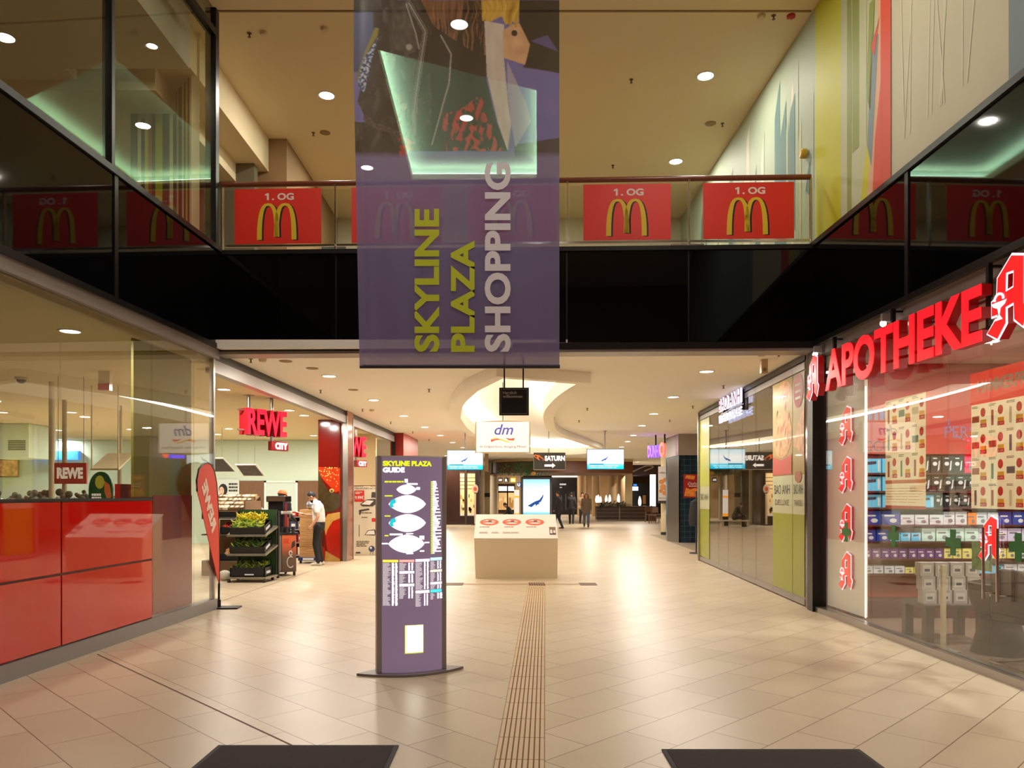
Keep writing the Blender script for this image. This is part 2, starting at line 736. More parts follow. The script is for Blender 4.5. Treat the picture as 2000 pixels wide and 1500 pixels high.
strip('mist', -9, 0.0)
strip('lime', 0.0, sr(1640))
strip('pale', sr(1640), sr(1716))
strip('olive', sr(1652), sr(1660), y=0.016)
strip('olive', sr(1662), sr(1676), y=0.016, z0=6.0)
strip('pale', sr(1676), sr(1690), y=0.015)
art.use(AC['lime']).flat([(sr(1676), ZB), (sr(1690), ZB), (sr(1716), 6.6), (sr(1716), 7.3)], 0.014)
art.use(AC['blush']).flat([(sr(1690), ZB), (sr(1720), ZB), (sr(1720), 8.6), (sr(1703), 8.6), (sr(1712), 7.2)], 0.013)
art.use(AC['grey']).flat([(sr(1692), 5.9), (sr(1700), 5.6), (sr(1714), 7.1), (sr(1700), 7.2)], 0.012)
art.use(AC['olive']).flat([(sr(1690), 6.5), (sr(1698), 6.3), (sr(1706), 7.6), (sr(1696), 7.6)], 0.012)
strip('red', sr(1718), sr(1738), y=0.011)
art.use(AC['red']).flat([(sr(1702), 5.2), (sr(1720), 5.2), (sr(1720), 6.6), (sr(1707), 5.9)], 0.010)
art.use(AC['red']).flat([(sr(1700), 7.05), (sr(1716), 7.3), (sr(1706), 6.9)], 0.010)
strip('grey', sr(1966), 12)
for i in range(10):
    a = RN.uniform(2.3, 3.6)
    q = RN.uniform(-.4, .5)
    art.use(AC['line']).flat([(a, 5.6), (a + .02, 5.6), (a + q + .02, 8.55), (a + q, 8.55)], 0.0175 - i * .0002)
for i in range(46):      # skyline of pale towers beyond the corner
    a = -RN.uniform(0.1, 8.2)
    wd = RN.uniform(0.08, 0.3)
    h = 5.12 + RN.uniform(1.4, 3.3)
    z0 = RN.uniform(5.2, 6.6)
    art.use(AC[RN.choice(['teal', 'pale', 'mist', 'teal', 'line'])]).flat([(a, z0), (a + wd, z0 - 0.2), (a + wd, h), (a + wd * RN.uniform(0, .6), h - 0.2), (a, h - 0.5)], 0.017 - i * 0.0001)
struct(art.build('wall_right_upper', loc=OR, rz=RZR, smooth=False))


def black_band(name, loc, rz, s0, s1, seams, up):
    b = MB(BLACKG)
    e = [s0] + seams + [s1]
    for a, c in zip(e, e[1:]):
        b.box(a + 0.01, c - 0.01, -0.07, 0, HC + 0.06, BT - 0.06)
    b.use(FRAME)
    for a in seams:
        b.box(a - 0.035, a + 0.035, -0.085, 0, HC + 0.02, BT)
    b.box(s0, s1, -0.10, 0.1, BT - 0.07, BT + 0.0)
    b.box(s0, s1, -0.09, 0.1, HC - 0.0, HC + 0.07)
    b.box(s0, s1, 0.0, 0.02, HC, BT)
    return struct(b.build(name, loc=loc, rz=rz, smooth=False))


black_band('wall_left_band', OL, RZL, -2, 11.07, [sl(-420), sl(213)], True)
black_band('wall_right_band', OR, RZR, 0.02, 13, [sr(1785), sr(2300)], True)

# ---- upper left glass facade and what is behind it
g = MB(GLASSU)
seam = [-2, sl(-420), sl(213), 11.0]
for a, b in zip(seam, seam[1:]):
    g.box(a + 0.03, b - 0.03, -0.012, 0, BT, 8.2)
    g.box(a + 0.03, b - 0.03, -0.012, 0, 8.3, HU)
g.use(FRAME)
for a in seam[1:]:
    g.box(a - 0.03, a + 0.03, -0.05, 0.06, BT, HU)
g.box(10.96, 11.10, -0.04, 0.10, BT, HU)
g.box(-2, 11.07, -0.05, 0.06, 8.2, 8.3)
g.box(-2, 11.07, -0.05, 0.06, BT - 0.02, BT + 0.04)
struct(g.build('window_1', loc=OL, rz=RZL, smooth=False))
OLIVE = M('dim olive wall paint', (118, 108, 84), 0.9)
struct(MB(OLIVE).box(-13, -12.8, -2, 16, 5.1, HU).box(-12.8, -4.9, 14.6, 14.8, 5.1, HU).build('wall_left_upper', smooth=False))
struct(MB(M('upper shop floor', (120, 100, 76), 0.5)).box(-13, -4.62, -2, 11.1, 4.98, 5.12).build('floor_upper_left', smooth=False))
bh = MB(WHITE).box(-12.8, -4.62, 9.3, 11.0, 7.75, HU - 0.002)
bh.box(-12.8, -6.4, 11.0, 14.6, 7.75, HU - 0.002)
bh.box(-6.6, -6.4, 4.0, 9.3, 7.75, HU - 0.002)
struct(bh.build('ceiling_soffit', smooth=False))
st = MB(M('stripe brown', (96, 66, 44), 0.7))
SC = [M('stripe brown', (96, 66, 44)), M('stripe cream', (226, 212, 170), 0.7), M('stripe dark', (74, 62, 44), 0.7), M('stripe yellow', (214, 196, 110), 0.7),
      M('stripe orange', (176, 96, 50), 0.7), M('stripe lime', (186, 190, 40), 0.7)]
pat = [0, 0, 1, 2, 3, 4, 2, 5, 5, 2, 2, 1, 2]
x0, x1 = -5.96, -5.24
for i, k in enumerate(pat):
    a = x0 + (x1 - x0) * i / len(pat)
    st.use(SC[k]).box(a, a + (x1 - x0) / len(pat), 12.0, 12.2, 5.12, HU)
struct(st.build('wall_striped', smooth=False))
st = MB(SC[1])
for i, k in enumerate([1, 0, 2, 1, 2, 3, 0, 1]):
    st.use(SC[k]).box(0.08 * i, 0.08 * (i + 1), 0, 0.12, 5.12, HU)
struct(st.build('wall_striped_return', loc=(-5.24, 12.0, 0), rz=math.radians(-48), smooth=False))

# ---- brown block and stepped soffit on the upper floor
struct(MB(BROWNW).box(-11, -4.4, 15.0, 19.2, 5.12, HU).build('wall_brown', smooth=False))
struct(MB(CEILU).box(-11, -4.75, 11.3, 14.99, 7.95, HU - 0.002).box(-11, -5.25, 11.3, 14.98, 7.6, 7.95).build('ceiling_steps', smooth=False))
struct(MB(M('upper back wall', (214, 206, 182), 0.8)).box(-4.39, 6, 19.3, 19.5, 5.12, HU).build('wall_back_upper', smooth=False))

# ---- entrance side behind the viewer
struct(MB(M('entrance wall', (120, 105, 85), 0.8)).box(-6, 6, -4.2, -4, 0, HU).build('wall_entrance', smooth=False))

# ---- left shop front
fr = MB(M('grey plinth', (148, 146, 146), 0.35, metal=0.2)).box(-2, 11.07, -0.03, 0.12, 0, 0.155)
fr.use(GREYM).box(-2, 11.07, -0.06, 0.12, 3.60, HC)
fr.use(ALU).box(11.0, 11.06, 0.0, 0.06, 0.15, 3.6)
struct(fr.build('trim_3', loc=OL, rz=RZL, smooth=False))
e = [-2, 3.7, 5.6, sl(119), sl(297), sl(379), 11.02]
pn = MB(GLASS)
for a, b in zip(e, e[1:]):
    pn.box(a + 0.005, b - 0.005, 0.0, 0.014, 1.61 if b < sl(300) else 0.155, 3.60)
struct(pn.build('window_2', loc=OL, rz=RZL, smooth=False))
rp = MB(RED)
for a, b in zip(e[:5], e[1:5]):
    rp.box(a + 0.012, b - 0.012, -0.005, 0.02, 0.17, 0.855)
    rp.box(a + 0.012, b - 0.012, -0.005, 0.02, 0.88, 1.575)
rp.use(M('joint grey', (90, 50, 40), 0.6)).box(-2, sl(297), 0.006, 0.03, 0.155, 1.60)
rp.use(FRAME).box(-2, sl(297), -0.008, 0.04, 1.58, 1.61)
struct(rp.build('wall_left', loc=OL, rz=RZL, smooth=False))
OLG = M('olive reflection board', (122, 112, 18), 0.6)  # olive of a reflection in the glass, put into a board
struct(MB(OLG).box(sl(262, .1), 10.55, 0.11, 0.14, 1.62, 3.55).use(M('dark red board', (150, 16, 12), 0.35)).box(sl(299, .1), 10.55, 0.10, 0.14, 0.16, 1.64).box(sl(222, .5), sl(302, .5), 0.43, 0.5, 0.16, 1.78)
       .build('wall_left_boards', loc=OL, rz=RZL, smooth=False))  # olive and front red boards added in the colours of glass reflections

# ---- supermarket room
SW = M('pale green white wall', (200, 217, 200), 0.8)
struct(MB(SW).box(-18.2, -4.6, 26.0, 26.2, 0, 3.5).build('wall_market_back', smooth=False))
struct(MB(SW).box(-18.4, -18.2, 3, 26.2, 0, 3.5).build('wall_market_left', smooth=False))
tl = M('market ceiling tiles', (216, 200, 158), 0.9, noise=0.03, ns=2.0, stretch=(0.3, 3, 1))
struct(MB(tl).slab([(-18.2, 3), (-4.66, 3), (-4.33, 11.1), (-4.17, 19.0), (-4.12, 25.9), (-18.2, 26.0)], 3.50, 3.6).build('ceiling_market', smooth=False))
struct(MB(SW).box(-18.2, -4.8, 2.8, 3.0, 0, 3.5).build('wall_market_front', smooth=False))
bm = MB(GREYM).box(0.02, 7.93, 0.0, 0.14, 3.42, 3.60)
bm.use(FRAME).box(0.0, 7.93, 0.02, 0.12, 3.60, HC)
struct(bm.build('trim_4', loc=OW, rz=RZW, smooth=False))
pl = MB(M('red brown pillar cladding', (150, 84, 70), 0.12, metal=0.3)).box(7.93, 8.55, -0.02, 0.2, 0, HC)
pl.use(ALU).box(7.88, 7.94, -0.03, 0.08, 0, 3.6).box(8.52, 8.58, -0.03, 0.08, 0, 3.6)
struct(pl.build('wall_pillar', loc=OW, rz=RZW, smooth=False))
bm = MB(GREYM).box(8.55, 14.7, 0.0, 0.14, 3.42, 3.60).use(FRAME).box(8.55, 14.7, 0.02, 0.12, 3.60, HC).box(14.62, 14.72, -0.02, 0.1, 0, 3.6)
struct(bm.build('trim_5', loc=OW, rz=RZW, smooth=False))
rb = MB(M('dark red wall', (146, 18, 14), 0.4)).box(-4.10, -3.66, 25.9, 26.0, 0, HC)
rb.use(M('paler red wall', (190, 92, 80), 0.4)).quad((-3.66, 25.9, 0), (-3.58, 29.2, 0), (-3.58, 29.2, HC), (-3.66, 25.9, HC))  # side face in a paler red than the front
rb.use(M('dark red wall', (146, 18, 14))).box(-4.10, -3.67, 26.0, 29.2, 0, HC)
struct(rb.build('wall_red', smooth=False))

# ---- restaurant front (right, beyond the corner)
e = [0.03] + [sb(p) for p in (1386, 1403, 1422, 1449, 1476, 1510, 1549)] + [7.92]
gp = MB(GLASSB)
for a, b in zip(e, e[1:]):
    gp.box(a + 0.004, b - 0.004, 0, 0.014, 0.11, 3.62)
gp.use(GREYM)
for a, b in zip(e, e[1:]):
    gp.box(a + 0.004, b - 0.004, -0.012, 0.02, 0.02, 0.11)
    gp.box(a + 0.004, b - 0.004, -0.012, 0.02, 3.50, 3.60)
gp.use(FRAME).box(0, 7.98, -0.03, 0.05, 3.62, 3.70)
gp.use(ALU).box(-0.08, 0.03, -0.05, 0.12, 0, 3.7)
struct(gp.build('window_3', loc=OB, rz=RZB, smooth=False))
struct(MB(M('restaurant wall', (178, 160, 122), 0.8)).box(8.2, 8.4, 11.2, 19.2, 0, HC).box(4.75, 8.4, 19.15, 19.25, 0, HC).build('wall_restaurant', smooth=False))
pc = MB(M('purple brown cladding', (92, 64, 76), 0.10, metal=0.4)).box(7.98, 8.30, -0.02, 0.3, 0, HC)
pc.use(FRAME).box(8.18, 8.40, -0.06, 0.10, 0, HC)
struct(pc.build('wall_right_pillar', loc=OB, rz=RZB, smooth=False))

# ---- pharmacy front and room
pb = MB(ALU).box(0.02, 13, -0.04, 0.1, 0, 0.075)
pb.use(GREYM).box(0.02, 13, -0.02, 0.1, 3.60, HC)
struct(pb.build('trim_6', loc=OR, rz=RZR, smooth=False))
e = [0.06, sr(1698), sr(1847), sr(1930), sr(2140), 9, 13]
gp = MB(GLASS)
for a, b in zip(e, e[1:]):
    gp.box(a + 0.004, b - 0.004, 0.02, 0.034, 0.075, 3.6)
struct(gp.build('window_4', loc=OR, rz=RZR, smooth=False))
PR = M('pharmacy red', (168, 42, 26), 0.45)
struct(MB(M('pharmacy ceiling', (226, 214, 196), 0.9)).box(4.46, 12, -1, 10.9, 3.45, 3.6).build('ceiling_pharmacy', smooth=False))
struct(MB(PR).box(4.58, 12, 10.55, 10.75, 0, 3.45).build('wall_pharmacy_back', smooth=False))
struct(MB(M('pharmacy side wall', (220, 190, 170), 0.8)).box(11.8, 12, -1, 10.6, 0, 3.45).box(4.6, 12, -1.2, -1, 0, 3.45).build('wall_pharmacy_side', smooth=False))
struct(MB(M('pharmacy floor', (120, 98, 84), 0.35)).box(4.47, 11.8, -1, 10.55, 0.0, 0.012).build('floor_pharmacy', smooth=False))

# ---- far end of the mall
struct(MB(M('far wall brown', (120, 86, 52), 0.7, noise=0.05)).box(-20, 16, 71, 71.3, 0, HC).build('wall_far', smooth=False))
struct(MB(BEIGEW).box(15.8, 16, 19.2, 71, 0, HC).build('wall_far_right', smooth=False))
struct(MB(BEIGEW).box(-14.2, -14, 26.2, 71, 0, HC).build('wall_far_left', smooth=False))
struct(MB(M('grey terrazzo', (150, 136, 116), 0.4)).slab([(X(1270, 31.5), 31.5), (7.5, 31.5), (7.5, 20.2), (X(1392, 20.2), 20.2)], 0.0, 0.006).build('floor_kiosk', smooth=False))

# ------------------------------------------------------------------ downlights
LAMPS = {}


def downlight(loc, r, power, label, group, color=WARM, rim=WHITE, spread=180):
    t = thing('downlight', label, 'ceiling light', loc, 0, group)
    key = (round(r, 3), rim.name)
    if key not in LAMPS:
        a = MB(rim).lathe([(r * 1.0, -0.012), (r * 1.18, -0.012), (r * 1.2, -0.001), (r * 1.0, -0.001)], n=20, cap=False)
        em = M('lamp glow', (255, 250, 240), 0.5, emit=9)
        b = MB(em).lathe([(r * 0.99, -0.006), (r * 0.99, -0.002)], n=20)
        LAMPS[key] = [a.build('rim', t), b.build('diffuser', t), None]
    else:
        for o in LAMPS[key][:2]:
            c = o.copy()
            col.objects.link(c)
            c.parent = t
    k2 = (round(r, 3), power, color)
    if k2 not in LAMPS:
        L = bpy.data.lights.new('downlight_lamp', 'AREA')
        L.shape = 'DISK'
        L.size = r * 1.9
        L.energy = power
        L.color = color
        L.spread = math.radians(spread)
        LAMPS[k2] = L
    lo = bpy.data.objects.new('downlight_lamp', LAMPS[k2])
    col.objects.link(lo)
    lo.parent = t
    lo.location = (0, 0, -0.016)
    return t


def ceil_xy(px, py, z):
    D = F * (z - EYE) / (HY - py)
    return (X(px, D), D, z)


for i, (px, py) in enumerate([(643, 734), (730, 781), (789, 812), (830, 834), (860, 850), (884, 864), (904, 874)]):
    downlight(ceil_xy(px, py, HC), 0.115, 68, 'round recessed downlight, %s from the front in the left ceiling row' % ORD[i], 'downlights of the mall ceiling')
for i, (px, py) in enumerate([(1380, 725), (1315, 775), (1277, 808), (1254, 831), (1237, 850), (1226, 862), (1214, 873)]):
    downlight(ceil_xy(px, py, HC), 0.115, 68, 'round recessed downlight, %s from the front in the right ceiling row' % ORD[i], 'downlights of the mall ceiling')
for i, (px, py) in enumerate([(638, 186), (1378, 148), (1320, 315), (897, 47), (911, 230), (717, 327)]):
    lb = ['left of the hanging banner', 'front one right of the banner', 'rear one right of the banner', 'seen through the top of the banner',
          'seen through the middle of the banner', 'seen through the left edge of the banner'][i]
    downlight(ceil_xy(px, py, HU + (.34 if i == 4 else 0)), 0.13, 58, 'round upper ceiling downlight, ' + lb, 'downlights of the upper ceiling')
for i, (px, py) in enumerate([(437, 760), (447, 837), (565, 801), (594, 811), (645, 827)]):
    lb = ['nearest above the red letter sign', 'left of the red letter sign', 'first right of the red letter sign', 'second right of the red letter sign', 'beside the fruit mural'][i]
    downlight(ceil_xy(px, py, 3.5), 0.105, 60, 'round supermarket ceiling downlight, ' + lb, 'supermarket downlights', COOL)
for i, (px, py) in enumerate([(137, 646), (140, 805), (5, 805), (120, 858), (255, 838)]):
    lb = ['nearest the shop window', 'right one of the second row', 'at the left picture edge', 'small far one left of the poles', 'small far one over the awning'][i]
    downlight(ceil_xy(px, py, 3.5), 0.105, 60, 'round supermarket downlight behind the left window, ' + lb, 'supermarket downlights', COOL)
for i, (x, y) in enumerate([(-9, 19), (-13, 15), (-13, 22), (-9, 23.5), (-6.2, 24)]):
    downlight((x, y, 3.5), 0.105, 60, 'small downlight deep in the supermarket ceiling, %s of the rear lights' % ORD[i], 'supermarket downlights', COOL)
for i, (px, py) in enumerate([(297, 89), (8, 84)]):
    downlight(ceil_xy(px, py, 7.75 if i == 0 else HU), 0.07 if i == 0 else 0.14, 14, ['small spot in the upper left soffit beside the stripes', 'large round light at the upper left picture edge'][i], 'upper left shop lights')
for i, (x, y) in enumerate([(5.6, 9.0), (7.4, 9.0), (5.6, 7.0), (7.4, 7.0), (5.8, 5.0), (8.5, 5.5)]):
    downlight((x, y, 3.45), 0.10, 58, 'pharmacy ceiling downlight, %s one counted from the shelf wall' % ORD[i], 'pharmacy downlights', COOL)
for i, (x, y) in enumerate([(-2.6, 8.2), (2.6, 8.2), (-2.6, 4.2), (2.6, 4.2), (0, 0.5)]):
    downlight((x, y, HU), 0.13, 60, 'upper ceiling downlight over the entrance hall, %s from the balcony' % ORD[i], 'downlights over the entrance hall')
for i, (x, y) in enumerate([(-3.5, 41), (4.2, 41), (-4.5, 49), (8, 49), (1, 52), (-6, 58), (3, 60), (9, 60)]):
    downlight((x, y, HC), 0.12, 190, 'small far downlight in the food court ceiling, %s from the front' % ORD[i], 'far downlights')

for i, (x, y) in enumerate([(-7.5, 6.5), (-7.5, 10.5), (-10, 8)]):  # downlights added to brighten the shop interior behind the upper glass
    downlight((x, y, HU), 0.10, 40, 'added round downlight brightening the upper left shop, %s from the facade' % ORD[i], 'added lights of the upper left shop', COOL)

# ------------------------------------------------------------------ hanging banner
def inpoly(x, y, p):
    c = False
    j = len(p) - 1
    for i in range(len(p)):
        if (p[i][1] > y) != (p[j][1] > y) and x < (p[j][0] - p[i][0]) * (y - p[i][1]) / (p[j][1] - p[i][1]) + p[i][0]:
            c = not c
        j = i
    return c


def segd(x, y, pl):
    best = 1e9
    for (ax, ay), (bx, by) in zip(pl, pl[1:]):
        dx, dy = bx - ax, by - ay
        t = max(0, min(1, ((x - ax) * dx + (y - ay) * dy) / (dx * dx + dy * dy)))
        best = min(best, (x - ax - t * dx) ** 2 + (y - ay - t * dy) ** 2)
    return best ** 0.5


from mathutils import noise as MN


def nz(x, y, z=0.0):
    return MN.noise(Vector((x, y, z)))


PJ = [(195, 0), (1290, 0), (1290, 760), (1390, 1180), (1495, 1456), (420, 1456), (150, 1220), (40, 980), (110, 700), (200, 350)]
PHAIR = [(660, 0), (1250, 0), (1250, 220), (1345, 380), (1345, 525), (1240, 545), (1050, 430), (930, 350), (780, 250)]
PSHIRT = [(1270, 200), (1460, 240), (1460, 560), (1500, 1000), (1530, 1200), (1495, 1455), (1400, 1180), (1295, 720)]
PLAPEL = [(1490, 590), (1680, 1000), (1720, 1170), (1570, 1420), (1532, 1200), (1495, 900)]
PHAND = [(1450, 300), (1540, 235), (1610, 225), (1712, 430), (1665, 622), (1460, 562)]
PBLOND = [(1240, 0), (1612, 0), (1596, 285), (1560, 300), (1540, 225), (1490, 280), (1440, 160), (1330, 210), (1250, 200)]
PSLEEVE = [(1600, 0), (2000, 0), (2000, 705), (1640, 645), (1662, 620), (1712, 430), (1610, 225)]
PTRI = [(1715, 395), (1880, 338), (1985, 495)]
PCUFF = [(40, 810), (105, 900), (180, 620), (245, 360), (190, 450), (105, 570)]
POLIVE = [(30, 760), (110, 520), (215, 270), (255, 275), (240, 350), (105, 570), (38, 800)]
PLAID = [(825, 1190), (860, 1070), (1010, 1080), (1210, 930), (1270, 960), (1290, 1130), (1390, 1290), (1442, 1456), (900, 1456), (880, 1260)]
PLTH = [(380, 90), (520, 40), (650, 480), (560, 520), (380, 470)]
ZIP1 = [(540, 30), (700, 300), (690, 380), (625, 800), (590, 1040), (588, 1280)]
ZIP2 = [(850, 340), (950, 520), (930, 800), (870, 1000), (760, 1395)]
ZIP3 = [(515, 40), (610, 330), (640, 470)]
BELT = [(120, 1140), (200, 1215), (330, 1250), (440, 1300)]


def print_colour(x, y):
    c = (112, 108, 170)
    if y > 690 and x > 1600:
        c = (112 + 8 * nz(x / 200, y / 200), 108, 176)
    if x < 210 and y < 700:
        c = (66, 76, 112)
    if y < 120 and x < 420:
        c = (22, 19, 20)
    if inpoly(x, y, PSLEEVE):
        c = (30 + 6 * nz(x / 90, y / 30), 26, 26)
    if inpoly(x, y, PTRI):
        c = (84, 80, 134)
    if y > 1300 and x > 1560 and not inpoly(x, y, PLAPEL):
        c = (62, 52, 66) if y > 1330 + (1990 - x) * 0.15 else c
    if inpoly(x, y, PJ) or (y > 1180 and x < 500):
        v = max(0.0, nz(x / 70, y / 160, 3) + 0.25) * (1 if x < 760 else 0.25)
        s = max(0.0, 0.06 - abs(nz(x / 75, y / 150, 7) + 0.3 * nz(x / 25, y / 40, 17))) * (7 if x < 760 else 2) * max(0, nz(x / 120, y / 120, 19) + .35)
        c = (30 + 54 * v + 110 * s, 27 + 49 * v + 104 * s, 27 + 46 * v + 98 * s)
    if inpoly(x, y, PLTH):
        v = nz(x / 40, y / 70)
        c = (66 + 26 * v, 59 + 24 * v, 55 + 22 * v)
    d = segd(x, y, BELT)
    if d < 28:
        v = nz(x / 14, y / 14)
        c = (70 + 70 * v, 60 + 60 * v, 55 + 55 * v)
    if inpoly(x, y, POLIVE):
        c = (122, 116, 44)
    if inpoly(x, y, PCUFF):
        v = nz(x / 26, y / 17, 2)
        c = (185, 190, 205) if v > 0.12 else ((58, 84, 132) if v > -0.2 else (30, 34, 50))
    if inpoly(x, y, PLAID):
        u, v = x + 0.35 * y, y - 0.3 * x
        k = nz(x / 60, y / 90, 5)
        if k > -0.08 and (int(u / 46) % 2 == 0 or nz(x / 30, y / 60, 9) > 0.1):
            c = (186 - 40 * max(0, k), 38, 36)
        else:
            c = (38, 24, 26)
    if 430 < x < 590 and y > 1330 and nz(x / 50, y / 50, 8) > 0.0:
        c = (180, 44, 42)
    for z_, w_ in ((ZIP1, 7), (ZIP2, 7), (ZIP3, 6)):
        d = segd(x, y, z_)
        if d < w_:
            c = (150, 142, 134)
        elif d < w_ + 9 and z_ is ZIP1:
            c = (34, 30, 30)
        elif d < w_ + 15 and z_ is ZIP1:
            c = (128, 120, 112)
    for bx, by, br in ((545, 455, 30), (490, 1025, 34)):
        if (x - bx) ** 2 + (y - by) ** 2 < br * br:
            c = (150, 142, 130)
    if inpoly(x, y, PHAIR):
        xx = x + 40 * nz(x / 140, y / 170, 21)
        k = 0.7 * nz(xx / 26, y / 330, 4) + 0.5 * nz(xx / 9, y / 220, 5)
        if not (y > 180 + 160 * abs(nz(x / 35, 0, 3)) and k < 0.02 + (y - 250) / 1800):
            c = (118 + 70 * k, 78 + 52 * k, 54 + 38 * k)
            if 1060 < x < 1250 and k < 0.1:
                c = (40, 28, 24)
    if inpoly(x, y, PSHIRT):
        k = nz(x / 60, y / 200)
        c = (206 + 14 * k, 192 + 14 * k, 180 + 14 * k)
    if inpoly(x, y, PLAPEL):
        c = (166, 156, 182)
    if inpoly(x, y, PHAND):
        k = nz(x / 90, y / 90, 6)
        c = (214 + 16 * k, 166 + 16 * k, 124 + 14 * k)
        if (x - 1560) ** 2 + (y - 320) ** 2 < 900:
            c = (40, 26, 20)
    if inpoly(x, y, PBLOND):
        xx = x + 45 * nz(x / 150, y / 150, 31)
        k = 0.8 * nz(xx / 40, y / 260, 12) + 0.4 * nz(xx / 11, y / 180, 13)
        if y < 235 + 90 * nz(x / 30, 0, 8):
            c = (206 + 52 * k, 162 + 56 * k, 62 + 46 * k)
    return c


def banner():
    D = 9.0
    xl, xr = X(691, D), X(1092.5, D)
    zt, zp0, zp1, zb = 8.52, EYE + 966 * D / F, Z(296, D), Z(716, D)
    nx = 240
    zs = [zt, 8.0, 7.7, zp0]
    npr = 178
    zs += [zp0 + (zp1 - zp0) * i / npr for i in range(1, npr + 1)]
    zs += [zp1 + (zb - zp1) * i / 34 for i in range(1, 35)]
    v, f, cols = [], [], []
    blue = (124, 112, 158)
    for z in zs:
        t = (zt - z) / (zt - zb)
        for i in range(nx + 1):
            u = i / nx
            x = xl + (xr - xl) * u + 0.075 * (1 - u) ** 3 * max(0, (t - 0.35)) / 0.65
            y = 0.006 * math.sin(u * 31 + 1.5 * math.sin(t * 5)) * (0.4 + t) + 0.004 * math.sin(u * 12 + t * 9)
            y += -0.035 * math.exp(-u * 18) * t + 0.02 * math.exp(-((u - 0.03) / 0.02) ** 2) * t
            v.append((x, y, z))
            px = HX + x / D * F
            if z >= zp1 - 1e-4:
                cx_, cy_ = u * 1985 + 10, max(0, (HY - (z - EYE) / D * F)) * 4.938
                ss = [lin(print_colour(cx_ + a, cy_ + b)) for a, b in ((-2.2, -2.2), (2.2, -2.2), (-2.2, 2.2), (2.2, 2.2))]
                cols.append(tuple(sum(q[i_] for q in ss) / 4 for i_ in range(4)))
            else:
                cols.append(lin(blue))
    m = nx + 1
    for j in range(len(zs) - 1):
        for i in range(nx):
            f.append((j * m + i, (j + 1) * m + i, (j + 1) * m + i + 1, j * m + i + 1))
    me = bpy.data.meshes.new('banner')
    me.from_pydata(v, [], f)
    at = me.color_attributes.new('print', 'FLOAT_COLOR', 'POINT')
    at.data.foreach_set('color', [c for k in cols for c in k])
    me.polygons.foreach_set('use_smooth', [True] * len(f))
    mt = bpy.data.materials.new('banner mesh fabric')
    mt.use_nodes = True
    nt = mt.node_tree
    nt.nodes.clear()
    out = nt.nodes.new('ShaderNodeOutputMaterial')
    ca = nt.nodes.new('ShaderNodeVertexColor')
    ca.layer_name = 'print'
    df = nt.nodes.new('ShaderNodeBsdfDiffuse')
    tl_ = nt.nodes.new('ShaderNodeBsdfTranslucent')
    gl = nt.nodes.new('ShaderNodeBsdfGlossy')
    gl.inputs['Roughness'].default_value = 0.45
    tr = nt.nodes.new('ShaderNodeBsdfTransparent')
    m1, m2, m3 = [nt.nodes.new('ShaderNodeMixShader') for _ in range(3)]
    m1.inputs[0].default_value = 0.25
    m2.inputs[0].default_value = 0.04
    m3.inputs[0].default_value = 0.15
    nt.links.new(ca.outputs[0], df.inputs[0])
    nt.links.new(ca.outputs[0], tl_.inputs[0])
    nt.links.new(df.outputs[0], m1.inputs[1])
    nt.links.new(tl_.outputs[0], m1.inputs[2])
    nt.links.new(m1.outputs[0], m2.inputs[1])
    nt.links.new(gl.outputs[0], m2.inputs[2])
    nt.links.new(m2.outputs[0], m3.inputs[1])
    nt.links.new(tr.outputs[0], m3.inputs[2])
    nt.links.new(m3.outputs[0], out.inputs[0])
    me.materials.append(mt)
    t = thing('hanging_banner', 'tall purple fabric banner with fashion photo and sideways lettering, hanging over the hall', 'banner', (0, D, 0))
    o = bpy.data.objects.new('fabric', me)
    col.objects.link(o)
    o.parent = t
    pr = M('banner lime print', (206, 216, 44), 0.7)
    pw = M('banner white print', (245, 240, 248), 0.7)
    for w_, px, k, wd in (('SKYLINE', 858, 49, 279), ('PLAZA', 927, 47, 217)):
        for o in letters(t, pr, w_, x=X(px, D), z=Z(688, D), h=k / F * D, y=-0.022, w=wd / F * D, bold=0.035, turn=math.pi / 2):
            o['label'] = 'lime green letter'
    for o in letters(t, pw, 'SHOPPING', x=X(997, D), z=Z(688, D), h=51 / F * D, y=-0.022, w=369 / F * D, bold=0.035, turn=math.pi / 2):
        o['label'] = 'white letter'
    bar = MB(M('banner hem', (40, 34, 52), 0.6)).cyl((X(703, D), 0.0, zb), (X(1093.5, D), 0.0, zb), 0.022)
    bar.build('hem_bar', t)
    MB(FRAME).cyl((xl - 0.05, 0, 8.53), (xr + 0.05, 0, 8.53), 0.025).cyl((xl + 0.3, 0, 8.53), (xl + 0.3, 0, HU), 0.008).cyl((xr - 0.3, 0, 8.53), (xr - 0.3, 0, HU), 0.008).build('hanger_bar', t)


banner()

# ------------------------------------------------------------------ hanging signs
def sign_welcome():
    D = 11.75
    t = thing('hanging_sign', 'small square black welcome sign on two rods below the big banner', 'sign', (0, D, 0))
    x0, x1, z0, z1 = X(975, D), X(1033, D), Z(811, D), Z(757, D)
    MB(BLACK).box(x0, x1, 0, 0.05, z0, z1).build('plate', t, bevel=0.004)
    ln = MB(M('sign grey line', (150, 145, 140), 0.5))
    a, b, c, d = x0 + 0.022, x1 - 0.022, z0 + 0.022, z1 - 0.022
    for r in ((a, b, c, c + .006), (a, b, d - .006, d), (a, a + .006, c, d), (b - .006, b, c, d)):
        ln.rect(*r, -0.002)
    ln.build('border_line', t)
    tx = MB(M('sign white text', (205, 200, 195), 0.5))
    tx.text('Herzlich', x0 + 0.055, z1 - 0.10, 0.045, -0.002, w=0.21)
    tx.text('willkommen', x0 + 0.055, z1 - 0.155, 0.045, -0.002, w=0.30)
    tx.build('lettering', t)
    for p in (985, 1022):
        MB(FRAME).cyl((X(p, D), 0.025, z1), (X(p, D), 0.025, HC), 0.012).build('rod', t)


sign_welcome()


